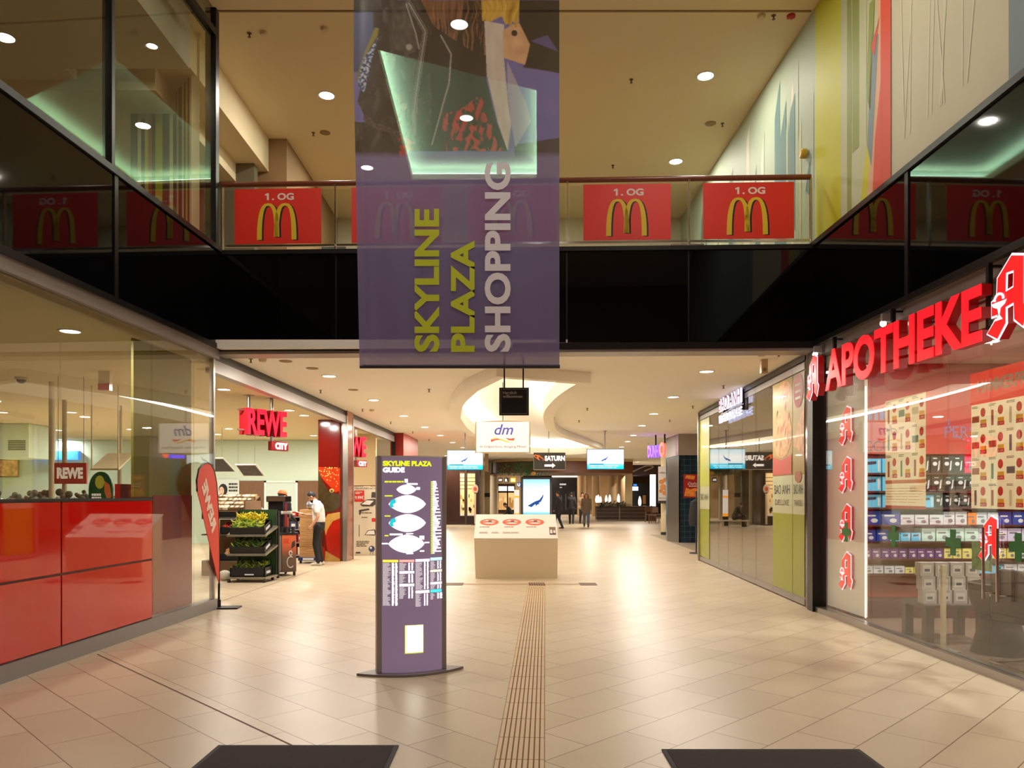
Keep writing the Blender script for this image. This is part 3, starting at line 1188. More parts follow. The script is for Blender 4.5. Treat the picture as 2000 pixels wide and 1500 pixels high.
def sign_drugstore():
    D = 17.7
    t = thing('light_box', 'white illuminated advertising box with blue italic letters, hanging in the light recess', 'sign', (0, D, 0))
    x0, x1, z0, z1 = X(930.5, D), X(1033.5, D), Z(883, D), Z(824, D)
    xm = (x0 + x1) / 2
    arc = [(x0 + (x1 - x0) * i / 12, z0 - 0.045 * (1 - (2 * i / 12 - 1) ** 2)) for i in range(13)]
    arct = [(x1 - (x1 - x0) * i / 12, z1 + 0.03 * (1 - (2 * i / 12 - 1) ** 2)) for i in range(13)]
    MB(M('sign frame beige', (200, 178, 140), 0.4)).prism([(x0 - .03, z0 - .02)] + arc + [(x1 + .03, z0 - .02), (x1 + .03, z1 + .02)] + arct + [(x0 - .03, z1 + .02)], 0.0, 0.16).build('frame', t)
    MB(M('lit white acrylic', (255, 246, 242), 0.4, emit=0.5)).rect(x0, x1, z0, z1, -0.003).build('lit_face', t)
    w_ = x1 - x0
    MB(M('violet blue print', (76, 76, 176), 0.5, emit=0.2)).text('dm', x0 + w_ * 0.34, z0 + 0.40, 0.25, -0.006, w=w_ * 0.36, bold=0.012, shear=0.28).build('lettering', t)
    r = MB(M('orange red print', (232, 84, 60), 0.5, emit=0.5))
    r.flat([(x0 + w_ * .27, z0 + .29), (x0 + w_ * .40, z0 + .31), (x0 + w_ * .46, z0 + .285), (x0 + w_ * .36, z0 + .275), (x0 + w_ * .28, z0 + .225)], -0.006)
    r.flat([(x0 + w_ * .54, z0 + .33), (x0 + w_ * .64, z0 + .31), (x0 + w_ * .73, z0 + .325), (x0 + w_ * .71, z0 + .265), (x0 + w_ * .62, z0 + .27)], -0.006)
    r.use(M('yellow print', (250, 196, 70), 0.5, emit=0.5)).flat([(x0 + w_ * .26, z0 + .30), (x0 + w_ * .35, z0 + .335), (x0 + w_ * .5, z0 + .29), (x0 + w_ * .62, z0 + .24), (x0 + w_ * .74, z0 + .25), (x0 + w_ * .60, z0 + .22), (x0 + w_ * .46, z0 + .27), (x0 + w_ * .35, z0 + .31)], -0.004)
    r.build('ribbon_print', t)
    MB(M('grey print', (96, 80, 78), 0.5)).text('Im Erdgeschoss, Ausgang Messe', xm, z0 + 0.10, 0.058, -0.006, w=w_ * 0.88, align='C').build('lettering', t)
    MB(FRAME).cyl((xm, 0.08, z1), (xm, 0.08, 4.25), 0.008).build('rod', t)


sign_drugstore()


def sign_arrow():
    D = 28.0
    t = thing('direction_sign', 'dark rectangular sign with orange ring logo and white arrow pointing right', 'sign', (0, D, 0))
    x0, x1, z0, z1 = X(1042, D), X(1104.5, D), Z(918, D), Z(884, D)
    MB(M('sign charcoal', (48, 44, 44), 0.5)).box(x0, x1, 0, 0.06, z0, z1).build('plate', t)
    b = MB(M('sign silver edge', (176, 166, 156), 0.4))
    for r in ((x0, x1, z0, z0 + .02), (x0, x0 + .012, z0, z1), (x1 - .012, x1, z0, z1)):
        b.box(r[0], r[1], -0.006, 0, r[2], r[3])
    b.build('border', t)
    w_ = x1 - x0
    MB(M('sign white lit', (250, 246, 240), 0.5, emit=0.9)).text('SATURN', x0 + w_ * .35, z1 - .30, 0.19, -0.004, w=w_ * .63, bold=0.045).build('lettering', t)
    ax, az = x0 + w_ * .52, z0 + .165
    k = 1.27
    MB(M('sign white lit')).flat([(ax + k * p, az + k * q) for p, q in [(-.16, -.03), (.06, -.03), (.06, -.07), (.15, 0), (.06, .07), (.06, .03), (-.16, .03)]], -0.004).build('arrow', t)
    cxx, cz = x0 + w_ * .17, z1 - .19
    pts = [(cxx + k * .13 * math.cos(a), -0.006, cz + k * (.05 * math.sin(a) - .45 * .13 * math.cos(a))) for a in [math.radians(d) for d in range(-40, 260, 12)]]
    rr = MB(M('orange logo', (244, 110, 50), 0.5, emit=0.5))
    rr.tube(pts, [0.006 + 0.011 * math.sin(math.pi * i / (len(pts) - 1)) for i in range(len(pts))], 6)
    rr.flat([(cxx + k * p, cz + k * q) for p, q in [(-.06, .06), (.02, .085), (-.015, -.01), (.03, -.08), (-.05, -.03)]], -0.007)
    rr.build('ring_logo', t)
    MB(FRAME).cyl((X(1072, D), 0.03, z1), (X(1072, D), 0.03, 4.25), 0.012).build('rod', t)


sign_arrow()
SCR = ramp_mat('screen sea picture', 'Z', [(0.0, (0, 168, 214)), (0.10, (20, 186, 226)), (0.24, (96, 208, 238)), (0.30, (226, 246, 252)), (0.62, (246, 252, 255)), (1.0, (196, 234, 250))], 0.25, emit=0.95)
SCB = M('screen deep blue', (20, 78, 160), 0.4, emit=0.6)
SCC = M('screen teal', (8, 130, 178), 0.4, emit=0.7)
SCL = M('screen light text', (190, 240, 252), 0.4, emit=1.1)


def diver(b, cx_, cz, k, y):
    """dark blue diving figure printed on the screens"""
    b.flat([(cx_ + k * p, cz + k * q) for p, q in [(-1, -.45), (-.55, -.2), (-.2, .02), (.3, .2), (.62, .6), (.8, .95), (.74, .5), (.5, .0), (.25, -.12), (-.05, -.22), (-.3, -.4), (-.55, -.62), (-.7, -.55)]], y)
    b.flat([(cx_ + k * p, cz + k * q) for p, q in [(-.1, -.2), (.3, -.12), (.35, -.55), (.24, -.25), (.05, -.35), (.0, -.5), (-.08, -.45)]], y)


def monitor(px0, px1, py0, py1, D, label, rodpx):
    x0, x1, z0, z1 = X(px0, D), X(px1, D), Z(py1, D), Z(py0, D)
    t = thing('hanging_monitor', label, 'screen', ((x0 + x1) / 2, D, z0), 0, 'screens hanging across the mall')
    w_, h = x1 - x0, z1 - z0
    MB(M('screen casing', (26, 40, 78), 0.4)).box(-w_ / 2, w_ / 2, 0, 0.11, 0, h).build('casing', t, bevel=0.008)
    s = MB(SCR).box(-w_ / 2 + .015, w_ / 2 - .015, -0.006, 0.0, 0.0, 1.0)
    o = s.build('display', t)
    o.scale = (1, 1, h - .03)
    o.location = (0, 0, .015)
    d = MB(SCB)
    diver(d, -0.02, h * .52, h * .21, -0.008)
    d.use(SCC).rect(-w_ * .43, -w_ * .05, h * .23, h * .29, -0.008)
    d.use(SCL).lines(-w_ * .43, w_ * .42, h * .06, h * .21, 2, -0.008, 0.45, 0.15)
    d.build('screen_picture', t)
    MB(GREYM).cyl((X(rodpx, D) - (x0 + x1) / 2, 0.05, h), (X(rodpx, D) - (x0 + x1) / 2, 0.05, HC - z0), 0.022).box(-.06 + X(rodpx, D) - (x0 + x1) / 2, .06 + X(rodpx, D) - (x0 + x1) / 2, 0, .1, HC - z0 - .015, HC - z0).build('ceiling_pole', t)


monitor(873, 944, 879, 918, 25.0, 'wide hanging screen with diving figure, left of the white light box', 908)
monitor(1146, 1219, 877, 917, 25.0, 'wide hanging screen with diving figure, right of the arrow sign', 1182)
t = thing('projecting_sign', 'narrow wooden projecting sign beside the left hanging screen', 'sign', (X(950, 34), 34, Z(920, 34)))
MB(M('sign wood', (120, 92, 58), 0.6, noise=0.1, ns=20)).box(-.07, .07, 0, .9, 0, .8).build('board', t)
MB(FRAME).cyl((0, .3, .8), (0, .3, HC - Z(920, 34)), .015).build('rod', t)

# purple letter sign on the right
t = thing('letter_sign', 'purple and coral glowing letters hanging before the round column', 'sign', (X(1267, 27), 27, Z(895, 27)), math.radians(-58))
MB(M('purple neon', (96, 62, 240), 0.4, emit=2.2)).text('DUNH', 0, 0.02, 0.42, 0, w=0.55, depth=0.1, bold=0.05).build('letters', t)
MB(M('coral neon', (250, 96, 84), 0.4, emit=1.6)).text('O', 0.58, 0.02, 0.5, 0, w=0.26, depth=0.1, bold=0.05).build('letters', t)
MB(FRAME).cyl((.3, 0.05, .4), (.3, 0.05, HC - Z(895, 27)), .03).build('bracket', t)
MB(FRAME).cyl((.75, 0.05, .4), (.75, 0.05, HC - Z(895, 27)), .03).build('bracket', t)

# ------------------------------------------------------------------ guide totem
def guide():
    cx_, cy_ = X(803, 7.14), 7.14
    t = thing('guide_totem', 'tall purple backlit guide totem with floor plans, on an oval grey foot', 'totem', (cx_, cy_, 0), math.radians(17))
    H = 2.005
    hw = 0.30

    def yf(x):
        return -0.05 - 0.075 * (1 - (x / hw) ** 2)
    n = 16
    front = [(-hw + 2 * hw * i / n, yf(-hw + 2 * hw * i / n)) for i in range(n + 1)]
    back = [(x, -y) for x, y in reversed(front)]
    pm = M('backlit purple film', (114, 95, 116), 0.3, emit=0.8)
    MB(pm).slab(front + back, 0.025, H - 0.01).build('lightbox_panel', t)
    for s in (-1, 1):
        MB(M('totem side rail', (158, 146, 146), 0.4)).box(s * hw - .022, s * hw + .022, -.062, .062, 0.02, H).build('side_rail', t, bevel=0.006)
    MB(M('totem cap', (225, 220, 214), 0.4)).slab([(x * 1.0, y - .006) for x, y in front] + [(x, y + .006) for x, y in back], H - .012, H).build('top_cap', t)
    m = 22
    a1 = [(-.5 + 1.0 * i / m, -.20 * (1 - (-1 + 2 * i / m) ** 2)) for i in range(m + 1)]
    base = a1 + [(x, -y) for x, y in reversed(a1)][1:-1]
    MB(M('totem foot grey', (128, 120, 122), 0.4)).slab(base, 0.0, 0.022).build('foot_plate', t, bevel=0.004)

    def U(cx):
        return (690 + cx / 3.19 - 804) * 0.00497

    def V(cyy):
        return Z(870 + cyy / 3.19, 7.08)

    def wrap(b, d=0.004):
        b.v = [(x, yf(max(-hw, min(hw, x))) - d + y, z) for x, y, z in b.v]
        return b
    lime = M('guide lime', (206, 226, 20), 0.4, emit=1.3)
    wh = M('guide white', (255, 252, 250), 0.4, emit=1.9)
    b = MB(lime)
    b.text('SKYLINE PLAZA', U(190), V(130), V(98) - V(130), w=U(475) - U(190), bold=0.05)
    for r in ((200, 312, 232, 222), (200, 245, 318, 310), (200, 232, 442, 434), (200, 222, 563, 555)):
        b.lines(U(r[0]), U(r[1]), V(r[2]), V(r[3]), 1, 0, 0.9, 0.05)
    b.lines(U(470), U(480), V(678), V(222), 45, 0, 0.6, 0)
    wrap(b).build('lettering', t)['label'] = 'lime green lettering'
    b = MB(wh)
    b.text('GUIDE', U(190), V(170), V(138) - V(170), w=U(312) - U(190), bold=0.05)
    wrap(b).build('lettering', t)['label'] = 'white lettering'
    b = MB(wh)
    for i in range(45):
        z1 = V(222 + (678 - 222) * i / 45)
        b.rect(U(481), U(481 + 12 + 45 * abs(math.sin(i * 1.7 + .6)) * (0.4 + 0.6 * min(1, i / 25))), z1 - .010, z1, 0)
    wrap(b).build('shop_list', t)['kind'] = 'stuff'
    for r in ((313, 330, 232, 210), (325, 388, 246, 236), (380, 402, 276, 260), (400, 428, 585, 562), (185, 218, 612, 604), (430, 460, 608, 601), (322, 362, 673, 664), (228, 300, 556, 546), (320, 362, 550, 545), (402, 428, 660, 652)):
        b = MB(wh).rect(U(r[0]), U(r[1]), V(r[2]), V(r[3]), 0)
        wrap(b).build('plan_label', t)
    for j, (ex, ey, rx, ry) in enumerate([(323, 275, 57, 30), (330, 365, 108, 55), (330, 482, 108, 55), (325, 610, 105, 56)]):
        b = MB(wh)
        K = 20
        for i in range(K):
            p, q = -1 + 2 * i / K, -1 + 2 * (i + 1) / K
            hp, hq = (1 - abs(p) ** 1.8) ** 0.75, (1 - abs(q) ** 1.8) ** 0.75
            xa, xb = U(ex + rx * p), U(ex + rx * q)
            b.quad((xa, 0, V(ey + ry * hp)), (xb, 0, V(ey + ry * hq)), (xb, 0, V(ey - ry * hq)), (xa, 0, V(ey - ry * hp)))
        if j in (1, 2):
            b.use(M('guide cyan', (40, 200, 214), 0.4, emit=0.9)).flat([(U(ex + p), V(ey + q)) for p, q in [(-104, 2), (-96, -22), (-72, -34), (-66, -10), (-84, 2), (-78, 18), (-96, 22)]], -0.002)
        wrap(b).build('floor_plan', t)
    b = MB(wh)
    heads = [(190, 275, 722, 708, (255, 214, 60)), (282, 368, 722, 708, (250, 150, 140)), (282, 368, 793, 778, (255, 250, 248)), (282, 368, 872, 856, (255, 250, 248)),
             (376, 462, 722, 706, (255, 252, 250)), (376, 460, 917, 900, (255, 232, 226)), (467, 541, 718, 700, (170, 222, 255)), (467, 541, 790, 776, (255, 240, 190)),
             (467, 541, 868, 853, (255, 244, 238)), (467, 539, 917, 900, (60, 206, 206))]
    for k, h in enumerate(heads):
        b.use(M('guide head %s' % 'abcdefghij'[k], h[4], 0.4, emit=1.4)).srect(U(h[0]), U(h[1]), V(h[2]), V(h[3]), 0)
    b.use(M('guide list grey', (214, 206, 210), 0.4, emit=0.75))
    for x0, x1, y0, y1, n_ in ((190, 238, 726, 990, 58), (282, 322, 726, 774, 10), (282, 322, 797, 852, 12), (282, 322, 876, 948, 16), (376, 422, 726, 896, 36), (376, 412, 920, 1000, 18),
                               (468, 500, 722, 772, 10), (468, 500, 794, 850, 12), (468, 500, 872, 897, 6), (468, 496, 921, 962, 9)):
        b.lines(U(x0), U(x1), V(y1), V(y0), n_, 0, 0.7, 0.5)
    b.use(wh)
    for x0, x1, y0, y1, n_ in ((240, 254, 726, 990, 40), (259, 272, 726, 990, 40), (334, 344, 726, 774, 8), (352, 362, 726, 774, 8), (334, 344, 797, 850, 9), (352, 362, 797, 850, 9), (334, 344, 876, 946, 12), (352, 362, 876, 946, 12),
                               (428, 438, 724, 894, 28), (446, 456, 724, 894, 28), (428, 436, 920, 996, 12), (444, 452, 920, 996, 12), (512, 520, 722, 770, 8), (528, 537, 722, 770, 8),
                               (512, 520, 794, 848, 9), (528, 537, 794, 848, 9), (512, 520, 872, 896, 4), (528, 537, 872, 896, 4), (512, 522, 921, 958, 6), (528, 545, 921, 958, 6)):
        b.lines(U(x0), U(x1), V(y1), V(y0), n_, 0, 0.85, 0.3)
    wrap(b).build('shop_directory', t)
    b = MB(M('guide lime edge', (190, 200, 70), 0.4, emit=0.8)).srect(U(313), U(423), V(1288), V(1112), 0.001)
    b.use(M('guide lit window', (255, 253, 240), 0.4, emit=3.2)).srect(U(318), U(420), V(1280), V(1115), -0.001)
    wrap(b).build('lit_window', t)


guide()


# ------------------------------------------------------------------ sloped information desk
def desk():
    Y0 = 15.1
    x0, x1 = X(929, Y0), X(1088.5, Y0)
    t = thing('information_desk', 'cream information desk with a sloped white top showing red floor plans', 'desk', ((x0 + x1) / 2, Y0, 0))
    w_ = (x1 - x0) / 2
    cr = M('cream desk lacquer', (222, 204, 170), 0.35)
    prof = [(0.0, 0.0), (-0.03, 0.775), (0.78, 1.225), (0.78, 0.0)]
    v = [(-w_, y, z) for y, z in prof] + [(w_, y, z) for y, z in prof]
    v[1] = (-w_ - .03, v[1][1], v[1][2])
    v[5] = (w_ + .01, v[5][1], v[5][2])
    MB(cr).add(v, [(0, 1, 2, 3), (7, 6, 5, 4), (0, 4, 5, 1), (1, 5, 6, 2), (2, 6, 7, 3), (3, 7, 4, 0)]).build('body', t, smooth=False)
    a = math.atan2(1.225 - .775, .81)
    s = Matrix(((1, 0, 0, 0), (0, math.sin(a), math.cos(a), -0.03), (0, -math.cos(a), math.sin(a), .775), (0, 0, 0, 1)))
    SL = math.hypot(.81, .45)
    tp = MB(M('white desk top', (250, 244, 236), 0.4))
    tp.xf = s
    tp.box(-w_ - .03, w_ + .01, -0.02, 0.0, 0, SL)
    tp.build('sloped_top', t, bevel=0.003)

    def U(px):
        return X(px, 15.4) - (x0 + x1) / 2

    def V(py):
        return (1052 - py) / 47.0 * SL
    rd = M('plan red', (226, 96, 74), 0.5)
    gr = M('plan dark', (120, 60, 54), 0.5)
    for px in (955, 999.5, 1045):
        b = MB(rd)
        b.xf = s
        b.ell(U(px), V(1021), .19, V(1014.5) - V(1021), -0.022)
        b.use(M('plan pale', (250, 226, 216), 0.5)).flat([(U(px) + p * .01, V(1021) + q * .012) for p, q in [(-14, 2), (-6, 7), (2, 7), (13, 3), (10, 0), (3, 3), (-3, 3)]], -0.024)
        b.flat([(U(px) + p * .01, V(1021) + q * .012) for p, q in [(-13, -3), (-4, -1), (4, -1), (13, -3), (6, -6), (-6, -6)]], -0.024)
        b.use(gr).rect(U(px) - .02, U(px) + .05, V(1021) - .01, V(1021) + .07, -0.025)
        b.build('floor_plan', t)
    b = MB(M('plan grey text', (170, 140, 130), 0.5))
    b.xf = s
    for px in (937, 985, 1028):
        b.lines(U(px), U(px + 20), V(1031.5), V(1029.5), 1, -0.022, 0.9, 0.1)
    for px in (937, 961, 982, 998):
        b.lines(U(px), U(px + 17), V(1043), V(1040), 2, -0.022, 0.7, 0.3)
    b.build('captions', t)
    b = MB(M('photo brown', (120, 92, 80), 0.5))
    b.xf = s
    b.rect(U(1072.5), U(1085), V(1045.5), V(1030.5), -0.022)
    b.use(M('photo white', (235, 228, 226), 0.5)).rect(U(1074), U(1078), V(1043), V(1036), -0.024).rect(U(1080), U(1084), V(1042), V(1037), -0.024)
    b.use(M('photo dark', (50, 40, 40), 0.5)).rect(U(1073), U(1085), V(1045.5), V(1043.5), -0.024)
    b.build('photo_sticker', t)


desk()

# ------------------------------------------------------------------ display stele, mats, tactile strip
D = 46.0
x0, x1 = X(1017, D), X(1078.5, D)
t = thing('display_stele', 'grey upright display with diving figure on light blue, behind the information desk', 'screen', ((x0 + x1) / 2, D, 0))
hw = (x1 - x0) / 2
MB(M('stele grey', (104, 106, 118), 0.35, metal=0.3)).box(-hw, hw, 0, 0.2, 0.03, Z(931, D)).build('casing', t, bevel=0.03)
sc2 = ramp_mat('stele picture', 'Z', [(0.0, (40, 170, 214)), (0.06, (140, 214, 240)), (0.12, (222, 244, 252)), (0.6, (244, 252, 255)), (1.0, (150, 222, 244))], 0.25, emit=0.95)
o = MB(sc2).box(-hw + .15, hw - .15, -0.008, 0, 0, 1).build('display', t)
zb_, zt_ = Z(1006, D), Z(936, D)
o.location = (0, 0, zb_)
o.scale = (1, 1, zt_ - zb_)
b = MB(SCB)
diver(b, 0.0, zb_ + .80, .54, -0.012)
b.build('screen_picture', t)
MB(FRAME).box(-hw - .1, hw + .1, -.15, .35, 0, .03).build('foot_plate', t)


def mat_(x0, x1, y0, y1, label):
    t = thing('floor_mat', label, 'mat', ((x0 + x1) / 2, (y0 + y1) / 2, 0), 0, 'dark entrance mats')
    w_, h = (x1 - x0) / 2, (y1 - y0) / 2
    MB(M('mat pile', (54, 42, 40), 0.95, noise=0.35, ns=160, bump=0.6)).box(-w_ + .03, w_ - .03, -h + .03, h - .03, 0, .012).build('carpet', t, smooth=False)
    b = MB(M('mat rubber', (36, 30, 30), 0.7))
    for r in ((-w_, w_, h - .03, h), (-w_, w_, -h, -h + .03), (-w_, -w_ + .03, -h + .03, h - .03), (w_ - .03, w_, -h + .03, h - .03)):
        b.box(*r, 0, .009)
    b.build('rubber_edge', t, smooth=False)


mat_(-1.925, -0.742, 3.7, 5.035, 'dark brown entrance mat at the bottom left')
mat_(0.965, 2.24, 3.7, 4.955, 'dark brown entrance mat at the bottom right')

rib = M('tactile rib beige', (212, 184, 146), 0.4)
grv = M('tactile groove', (128, 92, 62), 0.7)
p0, p1 = Vector((0.011, 3.9, 0)), Vector((0.437, 13.85, 0))
ln_ = (p1 - p0).length
t = thing('tactile_strip', 'ribbed tactile guiding strip running along the floor to the information desk', 'floor strip', p0, math.atan2((p1 - p0).y, (p1 - p0).x))
MB(grv).box(0, ln_, -.156, .156, 0, .003).build('bed', t, smooth=False)
b = MB(rib)
nseg = int(ln_ / 0.42)
for i in range(nseg):
    a, c = i * ln_ / nseg + .004, (i + 1) * ln_ / nseg - .004
    for k in range(9):
        y = -.156 + .312 * (k + .5) / 9
        b.box(a, c, y - .0125, y + .0125, .003, .0075)
b.build('ribs', t, smooth=False)
dk = M('floor slot dark', (104, 74, 62), 0.6)
gt = MB(dk)
yk = GD(1141)
gt.box(X(868, yk), X(905, yk), yk - .20, yk + .20, 0, .004)
gt.box(X(1132, yk), X(1165, yk), yk - .20, yk + .20, 0, .004)
for i in range(7):
    gt.box(X(1033 + i * 4.6, yk), X(1036.4 + i * 4.6, yk), yk - .20, yk + .20, 0, .009)
gt.use(M('floor slot light', (176, 146, 116), 0.6)).box(X(905, yk), X(1132, yk), yk - .09, yk + .09, 0, .003)
tag(gt.build('floor_grating', smooth=False), 'narrow brown floor grating across the walkway before the information desk', 'floor grating')
b = MB(M('expansion joint', (92, 66, 48), 0.7))


def joint(px0, py0, px1, py1, wd):
    a, c = Vector((X(px0, GD(py0)), GD(py0))), Vector((X(px1, GD(py1)), GD(py1)))
    d = (c - a).normalized()
    n_ = Vector((-d.y, d.x)) * wd / 2
    b.add([(*(a - n_), .0015), (*(c - n_), .0015), (*(c + n_), .0015), (*(a + n_), .0015)], [(0, 1, 2, 3)])


joint(190, 1278, 575, 1458, .014)
joint(436, 1173, 619, 1111, .016)
struct(b.build('trim_7', smooth=False))

# ------------------------------------------------------------------ balcony railing and its red posters
def railing():
    t = thing('balcony_railing', 'glass balcony railing with wooden handrail above the black bulkhead', 'railing', (A.x, A.y, 0), RZF)
    ps = [sf(434, .1), sf(655, .1), sf(880, .1), sf(1108, .1), sf(1345, .1), sf(1583, .1)]
    zt = 6.13
    for p in ps:
        b = MB(STEEL)
        b.box(p - .012, p - .004, .07, .13, 5.13, zt).box(p + .004, p + .012, .07, .13, 5.13, zt)
        b.build('post', t)
    MB(M('rail wood', (120, 62, 36), 0.3)).cyl((0.05, .1, zt + .02), (WF - .05, .1, zt + .02), .038).build('handrail', t)
    MB(STEEL).box(0.1, WF - .05, .085, .115, 5.24, 5.27).build('bottom_rail', t)
    for a, c in zip(ps, ps[1:]):
        MB(RAILG).box(a + .03, c - .03, .095, .107, 5.27, zt - .06).build('glass_panel', t, smooth=False)


railing()


def arch_m(b, x, z, w, h, y):
    """two joined golden arches, drawn inside w x h"""
    N = 14
    out = []
    L = []
    for (xa, xb, drop) in ((0.0, 0.54, 0.0), (0.46, 1.0, 1.0)):
        pass
    hw_ = 0.125

    def arch(x0, x1, zl, zr, wd):
        xm = (x0 + x1) / 2
        o, i_ = [], []
        for k in range(N + 1):
            a = math.pi - math.pi * k / N
            c, s_ = math.cos(a), math.sin(a)
            zz = zl if k < N / 2 else zr
            o.append((xm + (x1 - x0) / 2 * (abs(c) ** .75) * (1 if c > 0 else -1), zz + (1 - zz) * abs(s_) ** .8 if s_ > 0 else zz))
            ri = (x1 - x0) / 2 - wd
            i_.append((xm + ri * (abs(c) ** .75) * (1 if c > 0 else -1), zz + (.93 - zz) * abs(s_) ** .8 if s_ > 0 else zz))
        for k in range(N):
            q = [o[k], o[k + 1], i_[k + 1], i_[k]]
            b.flat([(x + w * p[0], z + h * p[1]) for p in q], y)
    arch(0.0, 0.57, 0.0, 0.08, hw_)
    arch(0.43, 1.0, 0.08, 0.0, hw_)


def red_poster(px0, px1, label):
    a, c = sf(px0, .08), sf(px1, .08)
    o = A + Vector((math.cos(RZF), math.sin(RZF), 0)) * a + Vector((-math.sin(RZF), math.cos(RZF), 0)) * .088
    t = thing('poster', label, 'poster', (o.x, o.y, 5.28), RZF, 'red posters on the balcony railing')
    w_ = c - a
    MB(M('poster red', (232, 44, 24), 0.4)).box(0, w_, 0, .004, 0, .80).build('sheet', t, smooth=False)
    MB(M('poster white print', (238, 222, 212), 0.5)).flat([(w_ * .52 - .185, .635), (w_ * .52 - .155, .635), (w_ * .52 - .155, .735), (w_ * .52 - .178, .735), (w_ * .52 - .215, .718), (w_ * .52 - .207, .698), (w_ * .52 - .185, .706)], -.0015).text('. OG', w_ * .52 + .05, .635, .10, -.0015, w=.32, align='C', bold=.035).build('lettering', t)
    b = MB(M('poster black print', (20, 12, 10), 0.5))
    arch_m(b, w_ * .26 + .025, .05, .58, .53, -.001)
    b.use(M('poster yellow print', (232, 194, 30), 0.5))
    arch_m(b, w_ * .26, .06, .58, .53, -.002)
    b.build('arch_print', t)


red_poster(457, 627, 'red poster with yellow arches, leftmost on the balcony railing')
red_poster(686, 862, 'red poster with yellow arches, behind the left part of the banner')
red_poster(916, 1088, 'red poster with yellow arches, behind the right part of the banner')
red_poster(1139, 1310, 'red poster with yellow arches, first one right of the banner')
red_poster(1373, 1551, 'red poster with yellow arches, next to the lime wall')

# doorways and counters visible through the railing
b = MB(BLACK).box(X(418, 14.9), X(450, 14.9), 14.9, 14.99, 5.12, 6.35)
tag(b.build('doorway', smooth=False), 'dark doorway behind the left end of the balcony railing', 'door')
t = thing('menu_board', 'dark glass board with white script behind the railing beside the leftmost poster', 'sign', (X(628, 14.5), 14.5, 5.12))
MB(M('board slate', (66, 70, 64), 0.3)).box(0, .45, 0, .06, 0, 1.25).build('board', t)
MB(M('script white', (220, 220, 212), 0.5)).text('Ristorante', .30, .1, .13, -.003, w=.85, turn=math.pi / 2, shear=.3).build('lettering', t)
t = thing('photo_booth', 'cream cabin with a dark round arch, seen between the two right posters', 'booth', (X(1306, 15.5), 15.5, 5.12))
MB(M('cabin cream', (216, 206, 174), 0.6)).box(0, .62, 0, .6, 0, 1.0).build('cabin', t)
MB(BLACK).prism([(.06, 0), (.34, 0), (.34, .28)] + [(.20 + .14 * math.cos(a), .28 + .12 * math.sin(a)) for a in [math.pi * k / 8 for k in range(9)]] + [(.06, .28)], -.004, -.001).build('arch_opening', t)
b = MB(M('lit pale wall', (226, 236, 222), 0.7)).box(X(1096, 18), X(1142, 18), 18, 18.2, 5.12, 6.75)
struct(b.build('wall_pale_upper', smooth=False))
struct(MB(M('dark brown wall', (70, 48, 36), 0.7)).box(X(1312, 17), X(1375, 17), 17, 17.2, 5.12, 7.2).build('wall_dark_upper', smooth=False))

# ------------------------------------------------------------------ people: one continuous body from tapered limbs (voxel-joined), clothing over it
SKIN = M('skin', (206, 150, 116), 0.55)
HAIRD = M('dark hair', (26, 20, 18), 0.6)


def capsule(b, p0, p1, r0, r1=None, sq=1.0):
    r1 = r0 if r1 is None else r1
    b.cyl(p0, p1, r0, r1, 12, True)
    b.ball(p0, r0, nu=12, nv=8)
    b.ball(p1, r1, nu=12, nv=8)


def fuse(b, name, parent, vox, smooth=3):
    o = b.build(name, None)
    r = o.modifiers.new('r', 'REMESH')
    r.mode = 'VOXEL'
    r.voxel_size = vox
    s = o.modifiers.new('s', 'SMOOTH')
    s.iterations = smooth
    s.factor = 0.5
    dg = bpy.context.evaluated_depsgraph_get()
    me = bpy.data.meshes.new_from_object(o.evaluated_get(dg))
    old = o.data
    o.modifiers.clear()
    o.data = me
    bpy.data.meshes.remove(old)
    me.name = name
    if not me.materials:
        for m in b.mats:
            me.materials.append(m)
    me.polygons.foreach_set('use_smooth', [True] * len(me.polygons))
    o.parent = parent
    return o


